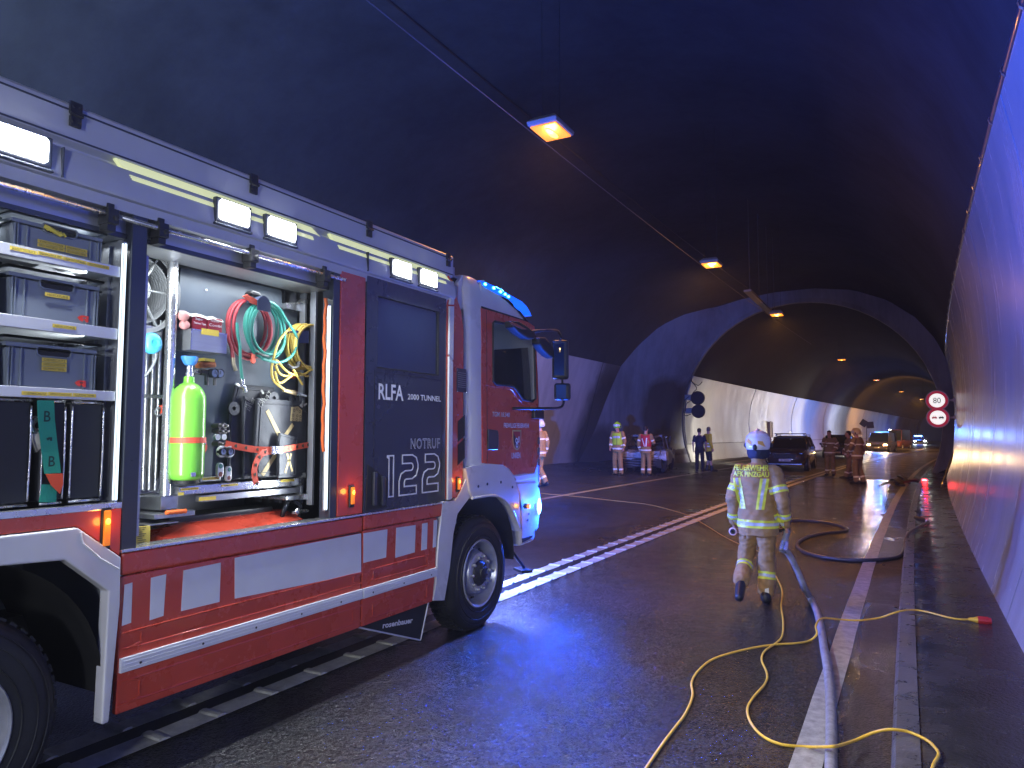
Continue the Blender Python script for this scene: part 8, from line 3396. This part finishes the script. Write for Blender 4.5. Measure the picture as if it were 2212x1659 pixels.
# ---- yellow power cables
m_ycab = M('yellow_rubber_cable', (.80, .50, .05), .38, var=.10, vscale=20, bump=.12, bscale=30)
wk2 = lambda v: 1523 if v > 1200 else 1538
ca = thing('power_cable', tuple(gr(*c8(700, 890))), 'yellow cable crossing the big hose and ending in the red plug on the walkway', 'cable')
ptsA = [(60, 1720), (120, 1620), (180, 1521), (262, 1400), (330, 1310), (385, 1235), (422, 1140), (416, 1070), (455, 1003), (540, 938), (700, 890), (850, 864), (990, 854), (1055, 840)]
gA = groundpath(ptsA, .013)
mid = [atY(*c8(1088, 800), gr(*c8(1088, 810)).y)]
hA = []
for (u, v, z) in ((1092, 796, .05), (1087, 752, .09), (1112, 716, .10), (1160, 712, .07)):
    d = px(*c8(u, v))
    hA.append(CAM + d * ((z - .0 - CAMH) / d.z))
gA2 = []
for (u, v, z) in ((1240, 720, .03), (1330, 722, .03), (1430, 709, .05), (1500, 686, .11), (1560, 670, .135), (1620, 667, .118), (1690, 678, .118), (1790, 704, .118), (1860, 717, .118), (1925, 718, .125)):
    d = px(*c8(u, v))
    gA2.append(CAM + d * ((z - CAMH) / d.z))
pa = smoothpath(gA + hA + gA2, 7)
mb = MB()
mb.tube(pa, .0088, 8)
mb.build('cable', m_ycab, parent=ca, smooth=60)
e = gA2[-1]
d = Vector((1, .06, 0)).normalized()
pg = thing('red_plug', tuple(e), 'red industrial plug with yellow collar lying on the dark walkway', 'plug')
mb = MB()
mb.tube([e - d * .02, e, e + d * .02, e + d * .045, e + d * .05], [.012, .018, .02, .030, .030], 12)
mb.build('collar', m_ycab, parent=pg, smooth=40)
mb = MB()
mb.tube([e + d * .05, e + d * .06, e + d * .12, e + d * .15, e + d * .155], [.033, .034, .032, .030, .022], 14)
for k in range(8):
    a = 2 * math.pi * k / 8
    o_ = Vector((0, math.cos(a), math.sin(a))) * .032
    mb.tube([e + d * .06 + o_, e + d * .13 + o_], .004, 5)
mb.build('plug_body', M('red_plug_plastic', (.55, .03, .03), .45), parent=pg, smooth=40)
cb = thing('power_cable', tuple(gr(*c8(800, 910))), 'yellow cable looping in the foreground below the walking firefighter and up onto the kerb', 'cable')
ptsB = [(872, 490), (905, 565), (900, 650), (911, 735), (905, 815), (868, 856), (812, 896), (795, 945), (824, 1020), (812, 1075), (750, 1148), (718, 1210), (736, 1285), (800, 1358), (905, 1404), (1050, 1416)]
gB = groundpath(ptsB, .011)
for (u, v, z) in ((1160, 1405, .075), (1215, 1398, .06), (1300, 1370, .03), (1400, 1328, .07), (1490, 1312, .125), (1590, 1326, .118), (1690, 1372, .118), (1742, 1425, .118), (1748, 1455, .118), (1725, 1495, .118), (1708, 1560, .118), (1700, 1700, .118)):
    d_ = px(*c8(u, v))
    gB.append(CAM + d_ * ((z - CAMH) / d_.z))
mb = MB()
mb.tube(smoothpath(gB, 7), .0088, 8)
mb.build('cable', m_ycab, parent=cb, smooth=60)
cc = thing('power_cable', tuple(gr(1400, 1092)), 'thin yellow cable crossing the left lane from the cab to the walking firefighter', 'cable')
gC = [gr(x, y_, .010) for (x, y_) in ((1120, 1062), (1170, 1067), (1240, 1073), (1330, 1083), (1400, 1091), (1450, 1103), (1490, 1116), (1525, 1136), (1560, 1158), (1600, 1178), (1650, 1198), (1700, 1218), (1740, 1232), (c8(872, 490)[0], c8(872, 490)[1]))]
gC = gC[:-3] + [gr(1660, 1215, .01), gr(c8(872, 490)[0], c8(872, 490)[1], .01)]
mb = MB()
mb.tube(smoothpath(gC, 6), .0075, 6)
mb.build('cable', M('ochre_cable', (.62, .36, .08), .5), parent=cc, smooth=60)

# haze-free end; far end of the tunnel is closed by its own bend
# ================================================================ thin smoke hanging in the tunnel
mh = bpy.data.materials.new('thin_smoke')
mh.use_nodes = True
nh = mh.node_tree
for n_ in list(nh.nodes):
    if n_.type != 'OUTPUT_MATERIAL':
        nh.nodes.remove(n_)
pv = nh.nodes.new('ShaderNodeVolumePrincipled')
pv.inputs['Color'].default_value = (.85, .88, .95, 1)
pv.inputs['Density'].default_value = HAZE
pv.inputs['Anisotropy'].default_value = .35
nh.links.new(pv.outputs[0], [n_ for n_ in nh.nodes if n_.type == 'OUTPUT_MATERIAL'][0].inputs['Volume'])
mb = MB()
mb.box(-30, 60, -28, 196, -1.4, 12)
tag(mb.build('haze', mh), kind='stuff')
cy.volume_bounces = 0


# ---------------------------------------------------------------- separate pieces become parts of their own
def explode(o):
    bm = bmesh.new()
    bm.from_mesh(o.data)
    bm.verts.ensure_lookup_table()
    seen, groups = set(), []
    for v in bm.verts:
        if v.index in seen:
            continue
        stack, comp = [v], []
        seen.add(v.index)
        while stack:
            w = stack.pop()
            comp.append(w.index)
            for e in w.link_edges:
                q = e.other_vert(w)
                if q.index not in seen:
                    seen.add(q.index)
                    stack.append(q)
        groups.append(set(comp))
    bm.free()
    if len(groups) < 2 or len(groups) > 60:
        return
    me0 = o.data
    sm = [p.use_smooth for p in me0.polygons]
    for gi, g in enumerate(groups):
        idx = {v: i for i, v in enumerate(sorted(g))}
        me = bpy.data.meshes.new(o.name)
        fs = [p for p in me0.polygons if p.vertices[0] in g]
        me.from_pydata([me0.vertices[v].co for v in sorted(g)], [], [tuple(idx[v] for v in p.vertices) for p in fs])
        for m in me0.materials:
            me.materials.append(m)
        for p, q in zip(me.polygons, fs):
            p.use_smooth = q.use_smooth
        if gi == 0:
            o.data = me
        else:
            c = o.copy()
            c.data = me
            COL.objects.link(c)


for o in list(bpy.data.objects):
    if o.type == 'MESH' and o.parent and o.name.split('.')[0] in ('side_window', 'mirror_arm', 'shelf_tape', 'edge_strip', 'tray_tape', 'locker_lining', 'guard_rail', 'sill_panel', 'label_tape', 'lift_bar', 'sill_trim', 'door_groove', 'fin', 'reflective_band', 'corner_rib', 'carrying_bar', 'edge_piping', 'loose_cable', 'printed_line', 'canopy_groove', 'vent_slats', 'air_deflector_louvres', 'panel_screws', 'grille_bar', 'cab_shell', 'pocket_flap', 'pillar'):
        explode(o)
